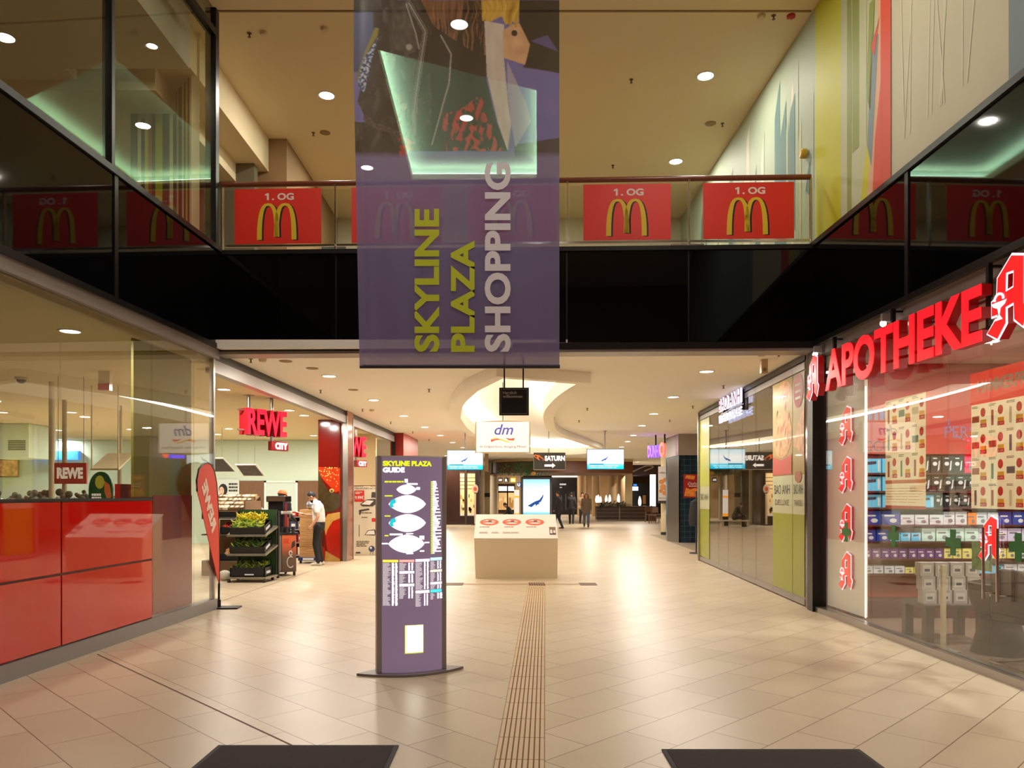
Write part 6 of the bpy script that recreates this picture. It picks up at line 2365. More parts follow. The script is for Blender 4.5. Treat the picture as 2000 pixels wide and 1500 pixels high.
def price_poster(sa, sb_, z0, z1, cols, rws, label, head, foot):
    t = thing('price_poster', label, 'poster', org + ex * sa + ey * .045, RZR, 'price posters on the pharmacy window')
    w_ = sb_ - sa
    MB(PAPER).rect(0, w_, z0, z1, 0).build('sheet', t, smooth=False)
    zt_ = z1
    if head:
        MB(PRH).rect(-.02, w_ + .02, z1, z1 + .30, 0).build('red_header', t, smooth=False)
        MB(M('poster headline', (236, 220, 196), 0.5)).text('HAMMERPREISE!', .10, z1 + .10, .12, -.003, w=.92, bold=.03).build('lettering', t)
    if foot:
        z0f = z0 + (z1 - z0) * .26
        MB(M('foot orange', (206, 120, 70), 0.6)).rect(0, w_, z0f - .04, z0f, -.001).lines(.02, w_ - .02, z0 + .06, z0f - .08, 6, -.001, .2, .3).build('footer_print', t)
        MB(PRH).rect(0, w_, z0, z0 + .035, -.001).build('red_footer', t)
        z0 = z0f
    cw, ch = w_ / cols, (zt_ - z0) / rws
    rb, yb, rr_, tx = MB(M('badge red', (176, 44, 32), 0.5)), MB(M('tag yellow', (226, 170, 40), 0.5)), MB(M('tag red', (190, 50, 34), 0.5)), MB(M('print brown'))
    pr = MB(M('product teal', (120, 150, 140), 0.5))
    pc = [M('product teal'), M('product slate', (110, 108, 112), 0.5), M('product rust', (160, 84, 60), 0.5), M('product white', (224, 216, 200), 0.5)]
    for i in range(cols):
        for j in range(rws):
            x, z = i * cw, zt_ - (j + 1) * ch
            rb.ell(x + cw * .72, z + ch * .66, cw * .15, cw * .17, -.002, 14)
            tx.lines(x + cw * .06, x + cw * .5, z + ch * .84, z + ch * .94, 2, -.002, .5, .3)
            yb.rect(x + cw * .56, x + cw * .92, z + ch * .22, z + ch * .38, -.002)
            rr_.rect(x + cw * .56, x + cw * .94, z + ch * .08, z + ch * .23, -.003)
            pr.use(RN.choice(pc))
            if RN.random() < .5:
                pr.rect(x + cw * .06, x + cw * .5, z + ch * .3, z + ch * .55, -.002)
            else:
                pr.rect(x + cw * .2, x + cw * .34, z + ch * .12, z + ch * .7, -.002)
            tx.use(M('tag white', (240, 226, 206), 0.5)).text(RN.choice(['4,99', '3,99', '1,99', '7,95', '5,49']), x + cw * .60, z + ch * .11, ch * .08, -.005, w=cw * .28)
            tx.use(M('print brown'))
    rb.build('discount_badges', t)['kind'] = 'stuff'
    yb.build('yellow_tags', t)['kind'] = 'stuff'
    rr_.build('red_tags', t)['kind'] = 'stuff'
    tx.build('small_print', t)['kind'] = 'stuff'
    pr.build('product_pictures', t)['kind'] = 'stuff'


price_poster(sr(1722), sr(1800), 1.49, 2.74, 3, 3, 'beige price poster with orange footer, left one on the pharmacy window', False, True)
price_poster(sr(1888), sr(2075), 1.52, 2.50, 5, 4, 'large beige price poster under a red headline, right one on the pharmacy window', True, False)

# ---- stickers on the glass
GRN = M('sticker green', (22, 110, 34), 0.5)
for i, (px, pya, pyb, hw_) in enumerate([(1650, 1020, 1058, .13), (1742, 1026, 1068, .14), (1858, 1034, 1085, .17), (1985, 1041, 1097, .20)]):
    s_ = sr(px)
    D_ = 10.95 - s_
    za, zb = Z(pyb, D_), Z(pya, D_)
    h = (zb - za)
    zc = (za + zb) / 2
    q = h / 2
    r = q * .36
    b = MB(GRN).prism([(-r, -q), (r, -q), (r, -r), (q, -r), (q, r), (r, r), (r, q), (-r, q), (-r, r), (-q, r), (-q, -r), (-r, -r)], -.003, 0)
    o = b.build('cross_sticker', loc=org + ex * s_ + ey * .019 + Vector((0, 0, zc)), rz=RZR)
    tag(o, 'green cross sticker on the pharmacy window, %s from the left' % ORD[i], 'sticker', 'green crosses on the pharmacy window')
t = a_logo('flat red emblem sticker on the pharmacy window between the two right green crosses', -.15, 0, .30, .42, 0, org + ex * sr(1930) + ey * .012 + Vector((0, 0, Z(1098, 7.0))), RZR, .003)

# ---- table with stacked boxes, chairs, bin, desk
TX, TY = 4.92, 8.75
t = thing('low_table', 'low dark table carrying stacked small boxes behind the pharmacy window', 'table', (TX, TY, 0.012))
td = M('table dark', (58, 44, 40), 0.5)
MB(td).box(-.36, .36, -.28, .28, .38, .42).build('tabletop', t, bevel=.004)
for x in (-.30, .30):
    for y in (-.22, .22):
        MB(td).box(x - .045, x + .045, y - .045, y + .045, 0, .38).build('leg', t)
sbm = MB(M('small box grey', (176, 168, 160), 0.4)).box(-.075, .075, -.06, .06, 0, .15).use(M('product white')).rect(-.05, .05, .03, .12, -.0605).use(M('product slate')).rect(-.03, .03, .05, .08, -.061)
o0 = sbm.build('small_box', bevel=.003)
smd = o0.data
bpy.data.objects.remove(o0)
for lv in range(3):
    for c in range(4):
        o = bpy.data.objects.new('small_box', smd)
        col.objects.link(o)
        o.location = (TX - .255 + c * .17, TY - .12 + .03 * lv, .432 + lv * .152)
        tag(o, 'small grey box on the low table, %s from the left in the %s layer' % (ORD[c], ['bottom', 'middle', 'top'][lv]), 'box', 'small boxes on the low table')


def cantilever(loc, rz, label):
    t = thing('cantilever_chair', label, 'chair', loc, rz, 'chairs in the pharmacy')
    up_ = M('chair upholstery', (46, 38, 34), 0.8)
    MB(up_).add([(-.24, -.24, .43), (.24, -.24, .43), (.24, .24, .43), (-.24, .24, .43), (-.25, -.25, .50), (.25, -.25, .50), (.25, .25, .50), (-.25, .25, .50)],
                [(0, 3, 2, 1), (4, 5, 6, 7), (0, 1, 5, 4), (1, 2, 6, 5), (2, 3, 7, 6), (3, 0, 4, 7)]).build('seat', t, bevel=.02)
    MB(up_).prism([(-.24, .50), (.24, .50), (.22, .86), (.12, .93), (-.12, .93), (-.22, .86)], .20, .26).build('backrest', t, bevel=.02)
    for s in (-1, 1):
        pts = catmull([(s * .24, .25, .66), (s * .25, .10, .68), (s * .25, -.24, .66), (s * .25, -.27, .45), (s * .25, -.25, .06), (s * .25, -.20, .018), (s * .25, .20, .018), (s * .20, .25, .018), (0, .25, .018)], 4, False)
        MB(STEEL).tube(pts, .012, 8).build('tube_frame', t)
    return t


cantilever((4.92, 7.25, .012), math.radians(100), 'dark upholstered chair on chrome runners, nearest the pharmacy window')
cantilever((6.0, 7.0, .012), math.radians(60), 'dark upholstered chair on chrome runners, further inside at the grey desk')
t = thing('tub_stool', 'dark round stool with flared foot beside the chrome chair', 'stool', (5.05, 7.95, .012))
du = M('stool dark', (42, 34, 31), 0.7)
MB(du).lathe([(.27, 0), (.26, .04), (.19, .30), (.17, .34)], n=24).build('foot', t)
MB(du).lathe([(.12, .34), (.24, .42), (.28, .58), (.29, .72), (.26, .73), (.22, .55)], n=24).build('shell', t)
t = thing('sales_desk', 'grey sales desk with papers behind the pharmacy window', 'desk', (6.6, 8.0, .012))
MB(M('desk grey', (150, 146, 140), 0.4)).box(-.8, 1.6, -.4, .4, .80, .84).build('worktop', t)
MB(M('desk front', (196, 180, 150), 0.5)).box(-.75, 1.55, -.3, .35, 0, .80).build('front', t)
for q, (a, c) in enumerate([(-.5, -.1), (.1, .05), (.7, -.15)]):
    o = MB(WHITE).box(-.11, .11, -.15, .15, 0, .004).build('paper_sheet')
    o.location = (6.6 + a, 8.0 + c, .8525)
    tag(o, 'white paper on the grey sales desk, %s' % ['left one', 'middle one', 'right one'][q], 'paper')
t = thing('green_poster', 'green and white leaf poster on the pharmacy window under the price poster', 'poster', org + ex * sr(1888) + ey * .05 + Vector((0, 0, Z(1112, 7.3))), RZR)
MB(M('leaf print', (110, 160, 90), 0.5, noise=.6, ns=14)).box(0, .30, 0, .005, 0, .26).build('sheet', t)
t = thing('door_handle', 'pair of long steel door handles on the pharmacy glass door', 'handle', org + ex * sr(1945) + Vector((0, 0, .95)), RZR)
for x in (-.10, .10):
    MB(STEEL).cyl((x, -.05, -.25), (x, -.05, .40), .014).cyl((x, -.05, -.2), (x, .02, -.2), .008).cyl((x, -.05, .35), (x, .02, .35), .008).build('bar', t)
t = thing('info_post', 'slim pale post on the floor inside the pharmacy window', 'post', (4.52, 8.05, .012))
MB(M('post cream', (206, 190, 160), 0.5)).box(-.02, .02, -.02, .02, .01, .90).build('upright', t)
MB(GREYM).box(-.05, .12, -.12, .12, 0, .012).build('foot_plate', t)
for i, px in enumerate((1749, 1612)):
    s_ = sr(px)
    o = MB(GREYM).box(-.025, .025, -.16, .0, 0, .09).use(M('lamp glow')).ball((0, -.14, -.02), .035, nu=10, nv=6).build('window_spotlight', loc=org + ex * s_ + Vector((0, 0, 3.60)), rz=RZR)
    tag(o, ['small spotlight above the middle of the red lettering', 'small spotlight above the start of the red lettering'][i], 'spotlight')

# ------------------------------------------------------------------ restaurant front on the right
orgB = Vector(OB)
exB = Vector((math.cos(RZB), math.sin(RZB), 0))
eyB = Vector((-math.sin(RZB), math.cos(RZB), 0))
o_ = -.12
s0, s1 = sb(1404, o_), sb(1446, o_)
t = thing('letter_sign', 'two-line dark letter sign with white glowing edges on the restaurant glass', 'sign', orgB + exB * s0 + eyB * o_ + Vector((0, 0, 3.18)), RZB)
halo = M('letter halo white', (226, 226, 255), 0.4, emit=1.0)
face = M('letter face dark red', (120, 30, 34), 0.4)
for txt, z, h in (('BAO ANH', .24, .28), ('DELUXE', 0.0, .16)):
    for o in letters(t, halo, txt, x=0, z=z, h=h, y=.02, w=s1 - s0, depth=.04, bold=.03):
        o['label'] = 'white glowing letter body'
    for o in letters(t, face if txt[0] == 'B' else M('letter face blue', (96, 100, 170), 0.4), txt, name='letter_face', x=.005, z=z + .004, h=h - .008, y=-.004, w=s1 - s0 - .01, bold=.006):
        pass
MB(FRAME).box(-.05, s1 - s0 + .05, .05, .07, .19, .21).box(.1, .12, .06, .12, .1, .5).box(s1 - s0 - .12, s1 - s0 - .1, .06, .12, .1, .5).build('mounting_rail', t)

noodle = M('noodle print', (186, 132, 74), 0.35, coat=0.08, noise=.45, ns=9)
noodle2 = M('noodle print dark', (150, 84, 44), 0.35, coat=0.08, noise=.5, ns=12)
LIME = M('restaurant lime', (138, 144, 12), 0.35, coat=0.08)
PALE = M('restaurant pale', (178, 178, 140), 0.35, coat=0.08)


def food_banner(sa, sc_, label, l1, l2, second):
    t = thing('window_banner', label, 'banner', orgB + exB * sa - eyB * .008, RZB, 'tall food banners on the restaurant glass')
    w_ = sc_ - sa
    MB(LIME).box(0, w_, 0, .005, .13, 1.35).build('lime_field', t, smooth=False)
    MB(PALE).box(0, w_, 0, .005, 1.35, 1.95).build('pale_field', t, smooth=False)
    b = MB(M('banner yellow print', (150, 124, 44), 0.35, coat=0.08)).box(0, w_, 0, .005, 1.95, 3.48)
    b.build('photo_field', t, smooth=False)
    b = MB(noodle)
    if not second:
        b.flat([(w_ * .5 + w_ * .48 * math.cos(a), 2.62 + .38 * math.sin(a)) for a in [math.radians(d) for d in range(0, 360, 18)]], -.003)
        b.flat([(w_ * .6 + w_ * .36 * math.cos(a), 3.26 + .2 * math.sin(a)) for a in [math.radians(d) for d in range(0, 360, 18)]], -.003)
        b.use(noodle2)
        for i in range(16):
            x, z = w_ * RN.uniform(.15, .85), RN.uniform(2.35, 3.35)
            b.flat([(x, z), (x + .07, z + .05), (x + .09, z + .16), (x + .03, z + .12)], -.004 - i * .0001)
        b.use(M('bowl red', (176, 62, 44), 0.4)).flat([(w_ * .02, 1.97), (w_ * .98, 1.97), (w_ * .98, 2.28), (w_ * .5, 2.2), (w_ * .02, 2.28)], -.006)
    else:
        b.flat([(w_ * .1, 2.4), (w_ * .98, 2.2), (w_ * .98, 2.95), (w_ * .5, 2.75)], -.003)
        b.use(M('seal red', (160, 62, 44), 0.5)).ell(w_ * .5, 3.22, w_ * .42, .26, -.004)
        b.use(PALE)
        for i in range(3):
            b.lines(w_ * .25, w_ * .75, 3.08 + i * .1, 3.14 + i * .1, 1, -.006, .6, .1)
        b.use(noodle2).flat([(w_ * .5 + w_ * .3 * math.cos(a), 1.92 + .09 * math.sin(a)) for a in [math.radians(d) for d in range(0, 360, 24)]], -.007)
    b.build('food_print', t)
    MB(M('print black')).text(l1, w_ * .1, 1.66, .15, -.003, w=w_ * .78).build('lettering', t)
    MB(M('print brown')).text(l2, w_ * .14, 1.48, .09, -.003, w=w_ * .7).build('lettering', t)


food_banner(sb(1510) + .01, sb(1549) - .01, 'tall noodle bowl banner on the restaurant glass, left one of the two wide banners', 'BAO ANH', 'DELUXE', False)
food_banner(sb(1549) + .01, 7.90, 'tall food banner with red round seal on the restaurant glass, next to the purple pillar', 'BAO ANH', 'THAI/DELI', True)
t = thing('window_banner', 'narrow lime banner with pale label at the far end of the restaurant glass', 'banner', orgB + exB * .04 - eyB * .008, RZB)
w_ = sb(1386) - .05
MB(LIME).box(0, w_, 0, .005, .13, 1.30).build('lime_field', t, smooth=False)
MB(PALE).box(0, w_, 0, .005, 1.30, 1.85).build('pale_field', t, smooth=False)
MB(M('lime light', (176, 178, 60), 0.35, coat=0.08)).box(0, w_, 0, .005, 1.85, 3.48).build('upper_field', t, smooth=False)
MB(M('print black')).text('BAO ANH', w_ * .1, 1.52, .15, -.003, w=w_ * .78).build('lettering', t)
# tables inside, dim
for i, (x, y) in enumerate([(6.4, 13.2), (6.4, 16.2)]):
    t = thing('dining_table', 'dim dining table inside the restaurant, %s' % ['nearer one', 'further one'][i], 'table', (x, y, 0))
    MB(M('table dark')).box(-.6, .6, -.4, .4, .72, .76).build('tabletop', t)
    for a in (-.5, .5):
        for c in (-.32, .32):
            MB(M('table dark')).box(a - .03, a + .03, c - .03, c + .03, 0, .72).build('leg', t)

# ------------------------------------------------------------------ far end: shops, columns, cafe
CREAMC = M('column cream', (206, 188, 150), 0.6)
BRD = M('dark brown shop front', (52, 28, 20), 0.25)


def lit_window(b, x0, x1, z0, z1, y):
    b.use(M('warm lit interior', (226, 190, 130), 0.6, emit=.55)).rect(x0, x1, z0, z1, y)


# jewellery shop in dark brown
D = 42.0
x0, x1 = X(868, D), X(937, D)
t = thing('jewellery_shop', 'dark brown shop front with two tall lit display windows, under the left hanging screen', 'shop', (x0, D, 0))
L = x1 - x0
MB(BRD).box(0, L, 0, 6, 0, 3.1).build('facade', t)
for q, (a, c) in enumerate([(X(899, D) - x0, X(907, D) - x0), (X(913, D) - x0, X(928, D) - x0)]):
    w_ = tag(MB(M('window case dark', (70, 46, 34), 0.4)).box(a - .04, c + .04, -.06, 0, .45, 2.9).build('display_window', t))
    b = MB()
    lit_window(b, a, c, .55, 2.8, -.065)
    b.use(WHITE).rect(a, c, .50, .62, -.07)
    b.use(M('window case dark'))
    for k in range(4):
        b.rect(a, c, 1.95 + k * .2, 1.98 + k * .2, -.07)
    for k in range(9):
        xx, zz = RN.uniform(a, c - .08), RN.uniform(.64, 1.5)
        b.use(RN.choice([M('window case dark'), M('goods gold', (206, 150, 70), 0.3), WHITE])).rect(xx, xx + RN.uniform(.04, .1), zz, zz + RN.uniform(.06, .25), -.072)
    b.build('display_goods', w_)
MB(M('window case dark')).box(X(908, D) - x0, X(912, D) - x0, -.09, 0, 0, 3.0).build('pillar', t)
t = thing('round_sticker', 'large pale round sale disc in front of the dark brown shop', 'sign', (X(928, D - .3), D - .3, 0))
MB(M('disc pale', (216, 190, 160), 0.5)).ell(0, Z(955, D - .3), .17, .25, 0, 20, .03).box(-.05, .05, .0, .03, 0.06, Z(962, D - .3)).build('disc', t)
MB(M('disc red print', (206, 90, 70), 0.5)).ell(0, Z(955, D - .3), .09, .12, -.004).build('red_print', t)
MB(DARK).box(-.2, .2, -.15, .15, 0, .06).build('foot', t)

# pale column with black band, lit round column
o = MB(CREAMC).box(-.16, .16, 0, .3, 0, HC).use(BLACK).box(-.165, .165, -.005, .305, 1.5, 1.75).build('pillar_banded')
o.location = (X(951.5, 47), 47, 0)
tag(o, 'square cream column with black band left of the lit round column', 'column')
o = MB(CREAMC).box(-.12, .12, 0, .3, 0, HC).build('pillar_plain')
o.location = (X(940, 44), 44.1, 0)
tag(o, 'narrow cream column at the right edge of the dark brown shop', 'column')
D = 50.0
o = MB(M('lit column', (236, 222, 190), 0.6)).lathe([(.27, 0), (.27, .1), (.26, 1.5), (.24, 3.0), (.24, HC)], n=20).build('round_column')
o.location = (X(965, D), D, 0)
tag(o, 'round cream column lit from above left of the seated person', 'column')

# shop signs and windows on the left rear
D = 56.0
x0 = X(962, D)
t = thing('fashion_shop', 'rear shop with two tall lit windows above the seated person', 'shop', (x0, D, 0))
MB(M('rear shop wall', (190, 160, 116), 0.6)).box(-6, 2.2, 0, 3, 0, HC).build('facade', t)
for a, c in ((X(974, D) - x0, X(990, D) - x0), (X(992.5, D) - x0, X(1004, D) - x0)):
    w_ = MB(BRD).box(a - .08, c + .08, -.06, 0, .30, 2.45).build('display_window', t)
    b = MB()
    lit_window(b, a, c, .55, 1.78, -.065)
    b.use(M('lit transom', (250, 246, 240), 0.5, emit=1.2)).rect(a, c, 1.92, 2.25, -.065)
    b.use(M('goods gold'))
    for k in range(4):
        xx = a + (c - a) * (.1 + .2 * k)
        b.rect(xx, xx + .06, .6, .6 + RN.uniform(.3, .9), -.07)
    b.build('display_goods', w_)
for q, (pxa, pxb, c_, lb) in enumerate([(960, 969, (44, 48, 58), 'dark square shop sign, first of the row above the rear windows'), (973, 982, (50, 48, 50), 'dark square shop sign, second of the row above the rear windows'),
                                        (985, 993.5, (30, 28, 30), 'black shop sign with white letter R above the rear windows'), (997, 1007, (190, 176, 60), 'olive yellow square shop sign above the rear windows'),
                                        (1010, 1017, (24, 60, 110), 'blue shop sign with white U left of the display stele')]):
    Dq = 54.0
    t = thing('shop_sign', lb, 'sign', (X(pxa, Dq), Dq, Z(942 if q < 4 else 951, Dq)))
    w_ = X(pxb, Dq) - X(pxa, Dq)
    MB(M('shop sign %s' % ['slate', 'grey', 'black', 'olive', 'blue'][q], c_, 0.4, emit=.3)).box(0, w_, 0, .05, 0, .32).box(w_ / 2 - .01, w_ / 2 + .01, .02, .04, .32, HC - Z(942 if q < 4 else 951, Dq)).build('plate', t)
    b = MB(M('sign white lit'))
    if q == 2:
        b.text('R', .06, .05, .2, -.004, bold=.04)
    elif q == 4:
        b.text('U', .03, .05, .2, -.004, bold=.04)
    else:
        b.lines(.05, w_ - .05, .08, .24, 2, -.004, .6, .1)
    b.build('lettering', t)
t = thing('menu_pillar', 'glowing white and orange advertising pillar beside the seated person', 'sign', (X(1009, 41), 41, 0))
MB(DARK).box(-.14, .14, 0, .12, 0, .5).build('base', t)
MB(M('lit white acrylic')).box(-.13, .13, -.01, .12, .5, 1.9).build('lit_panel', t)
MB(M('orange lit', (250, 160, 50), 0.5, emit=1.0)).box(-.135, .135, -.02, .125, .5, .66).box(-.135, .135, -.02, .125, 1.48, 1.58).build('orange_bands', t)

# brown drum and green garland over the food court
D = 47.0
outl = [(X(955, D), D + 1)] + catmull([(X(968, D), D - 1.2), (X(1010, D), D - 2.4), (X(1080, D), D - 3), (X(1160, D), D - 2.6), (X(1228, D), D - 1.6)], 5, False) + [(X(1236, D), D + 4), (X(955, D), D + 4)]
struct(MB(M('drum brown', (104, 62, 38), 0.5, noise=.1, ns=2)).slab(outl, Z(926, D), HC + .005).build('ceiling_drum'))
b = MB(M('drum cream edge', (216, 190, 144), 0.7))
b.slab([(x, y - .15) for x, y in outl[:-2]] + [(X(1238, D), D + 4.2), (X(953, D), D + 4.2)], Z(905, D) + .02, HC - .003)
struct(b.build('ceiling_drum_edge'))
lf = MB(M('garland green', (44, 92, 40), 0.6, noise=.4, ns=6))
for i in range(420):
    px, py = RN.gauss(1022, 24), RN.uniform(902, 926)
    c = P(px, py, D - 3.08 + RN.uniform(-.05, .05))
    d = Vector((RN.uniform(-.12, .12), RN.uniform(-.05, .05), RN.uniform(-.22, .05)))
    s_ = Vector((.03, 0, .02))
    lf.add([c, c + d * .5 + s_, c + d, c + d * .5 - s_], [(0, 1, 2, 3)])
g = lf.build('hanging_garland', smooth=False)
tag(g, 'wide dark green fir garland hanging before the brown drum', 'garland', kind='stuff')
for q, px in enumerate((958, 972, 984)):
    pass
t = thing('wood_ornament', 'small round wooden ornament hanging above the display stele', 'ornament', (X(1042, 40), 40, Z(925, 40)))
MB(M('goods gold')).ball((0, 0, 0), .12, .08, .1).build('ball', t)
MB(FRAME).cyl((0, 0, .1), (0, 0, HC - Z(925, 40)), .008).build('cord', t)

# dark electronics shop at the rear
D = 64.0
x0 = X(1078, D)
t = thing('electronics_shop', 'black shop front in the rear centre, behind the walking people', 'shop', (x0, D, 0))
MB(M('shop black', (16, 16, 18), 0.3)).box(0, X(1134, D) - x0, 0, 3, 0, Z(932, D)).build('facade', t)
b = MB(M('soffit light strip', (255, 240, 214), 0.5, emit=2.5)).box(0, X(1134, D) - x0, -.3, 0, Z(932, D), Z(929.5, D))
b.build('light_strip', t)
b = MB(M('white letters dim', (190, 190, 196), 0.5, emit=.4)).lines(X(1093, D) - x0, X(1106, D) - x0, Z(948, D), Z(944, D), 1, -.01, .8, .1).lines(X(1093, D) - x0, X(1098, D) - x0, Z(953, D), Z(951, D), 1, -.01, .8, .1)
b.use(M('aisle grey', (60, 60, 64), 0.5))
for k in range(6):
    b.rect(.4 + k * .35, .5 + k * .35, .4, 1.5 + .1 * k, -.008)
b.build('lettering', t)
struct(MB(M('rear tan wall', (176, 142, 98), 0.7, noise=.06, ns=1.5)).box(X(1134.5, D), X(1240, D), D + 1, D + 1.2, 0, HC).build('wall_rear_tan', smooth=False))
struct(MB(MATS['rear tan wall']).box(X(1060, D), X(1140, D), D - .1, D + .2, Z(929, D), HC).build('wall_rear_lintel', smooth=False))
for q, (px, D_, r, lb) in enumerate([(1136, 60, .34, 'tan rear column right of the black shop'), (1164, 58, .30, 'tan rear column behind the planter lamps'), (1196.5, 52, .28, 'tan round column below the right hanging screen'),
                                      (1216, 50, .30, 'tan round column behind the wooden counter'), (1228, 49, .24, 'cream square column behind the wooden counter')]):
    o = (MB(M('column tan', (176, 146, 106), 0.6)).lathe([(r, 0), (r, HC)], n=18) if q < 4 else MB(CREAMC).box(-.2, .2, -.2, .2, 0, HC)).build('rear_column')
    o.location = (X(px, D_), D_, 0)
    tag(o, lb, 'column')
# rear right: dark bar area
D = 58.0
x0 = X(1232, D)
t = thing('bar_front', 'dark bar with bright screens in the right rear', 'bar', (x0, D, 0))
MB(M('shop black')).box(0, 4.2, 0, 2, 0, 2.5).build('facade', t)
MB(M('screen pale', (200, 226, 250), 0.4, emit=1.8)).box(.0, .55, -.05, 0, 1.95, 2.25).build('screen', t)
MB(M('display blue')).box(.2, .45, -.05, 0, 2.3, 2.45).build('screen', t)
MB(M('goods gold')).box(.9, 1.1, -.2, 0, .95, 1.6).build('lamp_stand', t)
struct(MB(BRD).box(X(1232, 54), X(1300, 54), 54, 58, Z(928, 54), Z(903, 54)).build('ceiling_bar_panel', smooth=False))
b = MB(M('soffit light line', (150, 130, 112), 0.4))
b.tube(catmull([(X(1236, 53.9), 53.9, Z(921, 53.9)), (X(1262, 53.9), 53.9, Z(910, 53.9)), (X(1276, 53.9), 53.9, Z(912, 53.9)), (X(1258, 53.9), 53.9, Z(920, 53.9))], 5, False), .05, 6)
struct(b.build('trim_9'))
o = MB(M('glowing column', (255, 244, 232), 0.5, emit=2.2)).lathe([(.20, 0), (.20, 3.0)], n=16).build('light_column')
o.location = (X(1275, 52), 52, 0)
tag(o, 'tall glowing white column behind the cafe chairs', 'lamp')

# wooden counter with plants and lamps
D = 47.6
x0, x1 = X(1165.5, D), X(1262, D)
t = thing('cafe_counter', 'long dark wooden planter counter with steel lines in the rear right', 'counter', (x0, D, 0))
L = x1 - x0
xm = X(1210, D) - x0
for a, c in ((0, xm - .03), (xm + .03, L)):
    b = MB(M('counter wood', (62, 40, 28), 0.4, noise=.15, ns=3, stretch=(1, 1, 8)))
    b.box(a, c, 0, .9, .10, Z(989, D))
    b.use(ALU)
    for k in range(3):
        b.box(a, c, -.012, 0, .30 + k * .22, .315 + k * .22)
    b.build('front_panel', t)
MB(ALU).box(0, L, .02, .88, 0, .10).box(xm - .03, xm + .03, -.015, .9, 0, .95).box(L - .03, L, -.015, .9, 0, .95).build('steel_frame', t)
MB(M('counter beige top', (190, 166, 124), 0.5)).box(.3, L - .9, .3, .9, Z(989, D), Z(983, D)).build('raised_top', t)
lf = MB(M('plant dark green', (36, 44, 22), 0.6, noise=.4, ns=6))
for i in range(260):
    c = Vector((x0 + RN.uniform(.2, xm + .4), D + RN.uniform(-.12, .28), Z(989, D) + RN.uniform(-.15, .25)))
    d = Vector((RN.uniform(-.12, .12), RN.uniform(-.1, .05), RN.uniform(-.1, .16)))
    s_ = Vector((.03, 0, -.02))
    lf.add([c, c + d * .5 + s_, c + d, c + d * .5 - s_], [(0, 1, 2, 3)])
tag(lf.build('planter_foliage', smooth=False), 'dark leafy plants growing along the left half of the wooden counter', 'plant', kind='stuff')
pr = None
for q, (px, py, k) in enumerate([(1165, 975, 1.0), (1168.5, 979, 1.1), (1173, 975, .9), (1184, 975, 1.05), (1191, 978, 1.1), (1208, 977, 1.2), (1249.5, 981, 1.3), (1272, 978, 1.2)]):
    t = thing('table_lamp', 'drop-shaped glowing lamp, %s from the left along the cafe counter' % ORD[q], 'lamp', (X(px, D + .6), D + .6, Z(983, D) if q < 6 else (Z(989, D) + .0)), 0, 'glowing lamps along the cafe counter')
    s_ = k * .9
    MB(M('lamp white glow', (255, 248, 236), 0.5, emit=1.6)).lathe([(.02 * s_, 0.02), (.06 * s_, .05), (.09 * s_, .18 * s_), (.075 * s_, .36 * s_), (.035 * s_, .50 * s_), (.01, .54 * s_)], n=14).build('shade', t)
    MB(DARK).cyl((0, 0, 0), (0, 0, .03), .06).build('foot', t)
cb_ = MB(M('counter wood')).box(X(1265, D), X(1278, D) + .2, D + .3, D + .9, 0, Z(989, D)).build('side_table', smooth=False)
tag(cb_, 'dark lamp table right of the wooden counter', 'table')


def cafe_chair(px, D_, rz, label):
    t = thing('cafe_chair', label, 'chair', (X(px, D_), D_, 0), math.radians(rz), 'wooden cafe chairs')
    cw = M('chair wood', (112, 80, 56), 0.5)
    MB(cw).box(-.22, .22, -.22, .22, .44, .48).build('seat', t)
    MB(cw).box(-.20, .20, .19, .22, .62, .92).build('backrest', t)
    for a in (-.19, .19):
        for c in (-.19, .19):
            MB(cw).cyl((a, c, 0), (a, c, .44 if c < 0 else .92), .02).build('leg', t)


cafe_chair(1269, 45.5, 20, 'wooden cafe chair, left one right of the counter')
cafe_chair(1277, 44.0, -30, 'wooden cafe chair, front one right of the counter')
cafe_chair(1284, 45.8, 60, 'wooden cafe chair, nearest the round column')

# round column with roll poster, tiled kiosk
D = 31.5
cx_ = X(1300.5, D)
o = MB(CREAMC).lathe([(.20, .12), (.20, HC)], n=24).use(DARK).lathe([(.21, 0), (.21, .12)], n=24).build('round_pillar')
o.location = (cx_, D, 0)
tag(o, 'round cream column with dark foot carrying the bread poster', 'column')
t = thing('bread_poster', 'tall poster of golden pastries hanging on the round column', 'poster', (X(1286, 31.2), 31.2, Z(983, 31.2)))
k = 31.2 / F
MB(M('poster pale grey', (216, 206, 196), 0.5)).box(0, 25 * k, 0, .04, 0, 72 * k).build('sheet', t)
MB(M('poster cassette', (70, 62, 60), 0.4)).box(-.01, 26 * k, -.02, .06, 0, 5 * k).build('bottom_rail', t)
b = MB(M('pastry print', (214, 142, 76), 0.5, noise=.3, ns=8))
for q, (a, c, r) in enumerate([(6, 42, 6), (14, 46, 6), (20, 38, 6), (9, 32, 7), (18, 28, 7), (5, 24, 5), (22, 22, 4), (13, 20, 6)]):
    b.ell(a * k * .95 + .01, c * k, r * k * .85, r * k * .75, -.003 - .0005 * q)
b.build('pastry_print', t)
MB(M('print black')).text('nden-Bro', .02, 58 * k, .09, -.003, w=24 * k).text('BROTCHEN', .04, 9 * k, .05, -.003, w=18 * k).build('lettering', t)


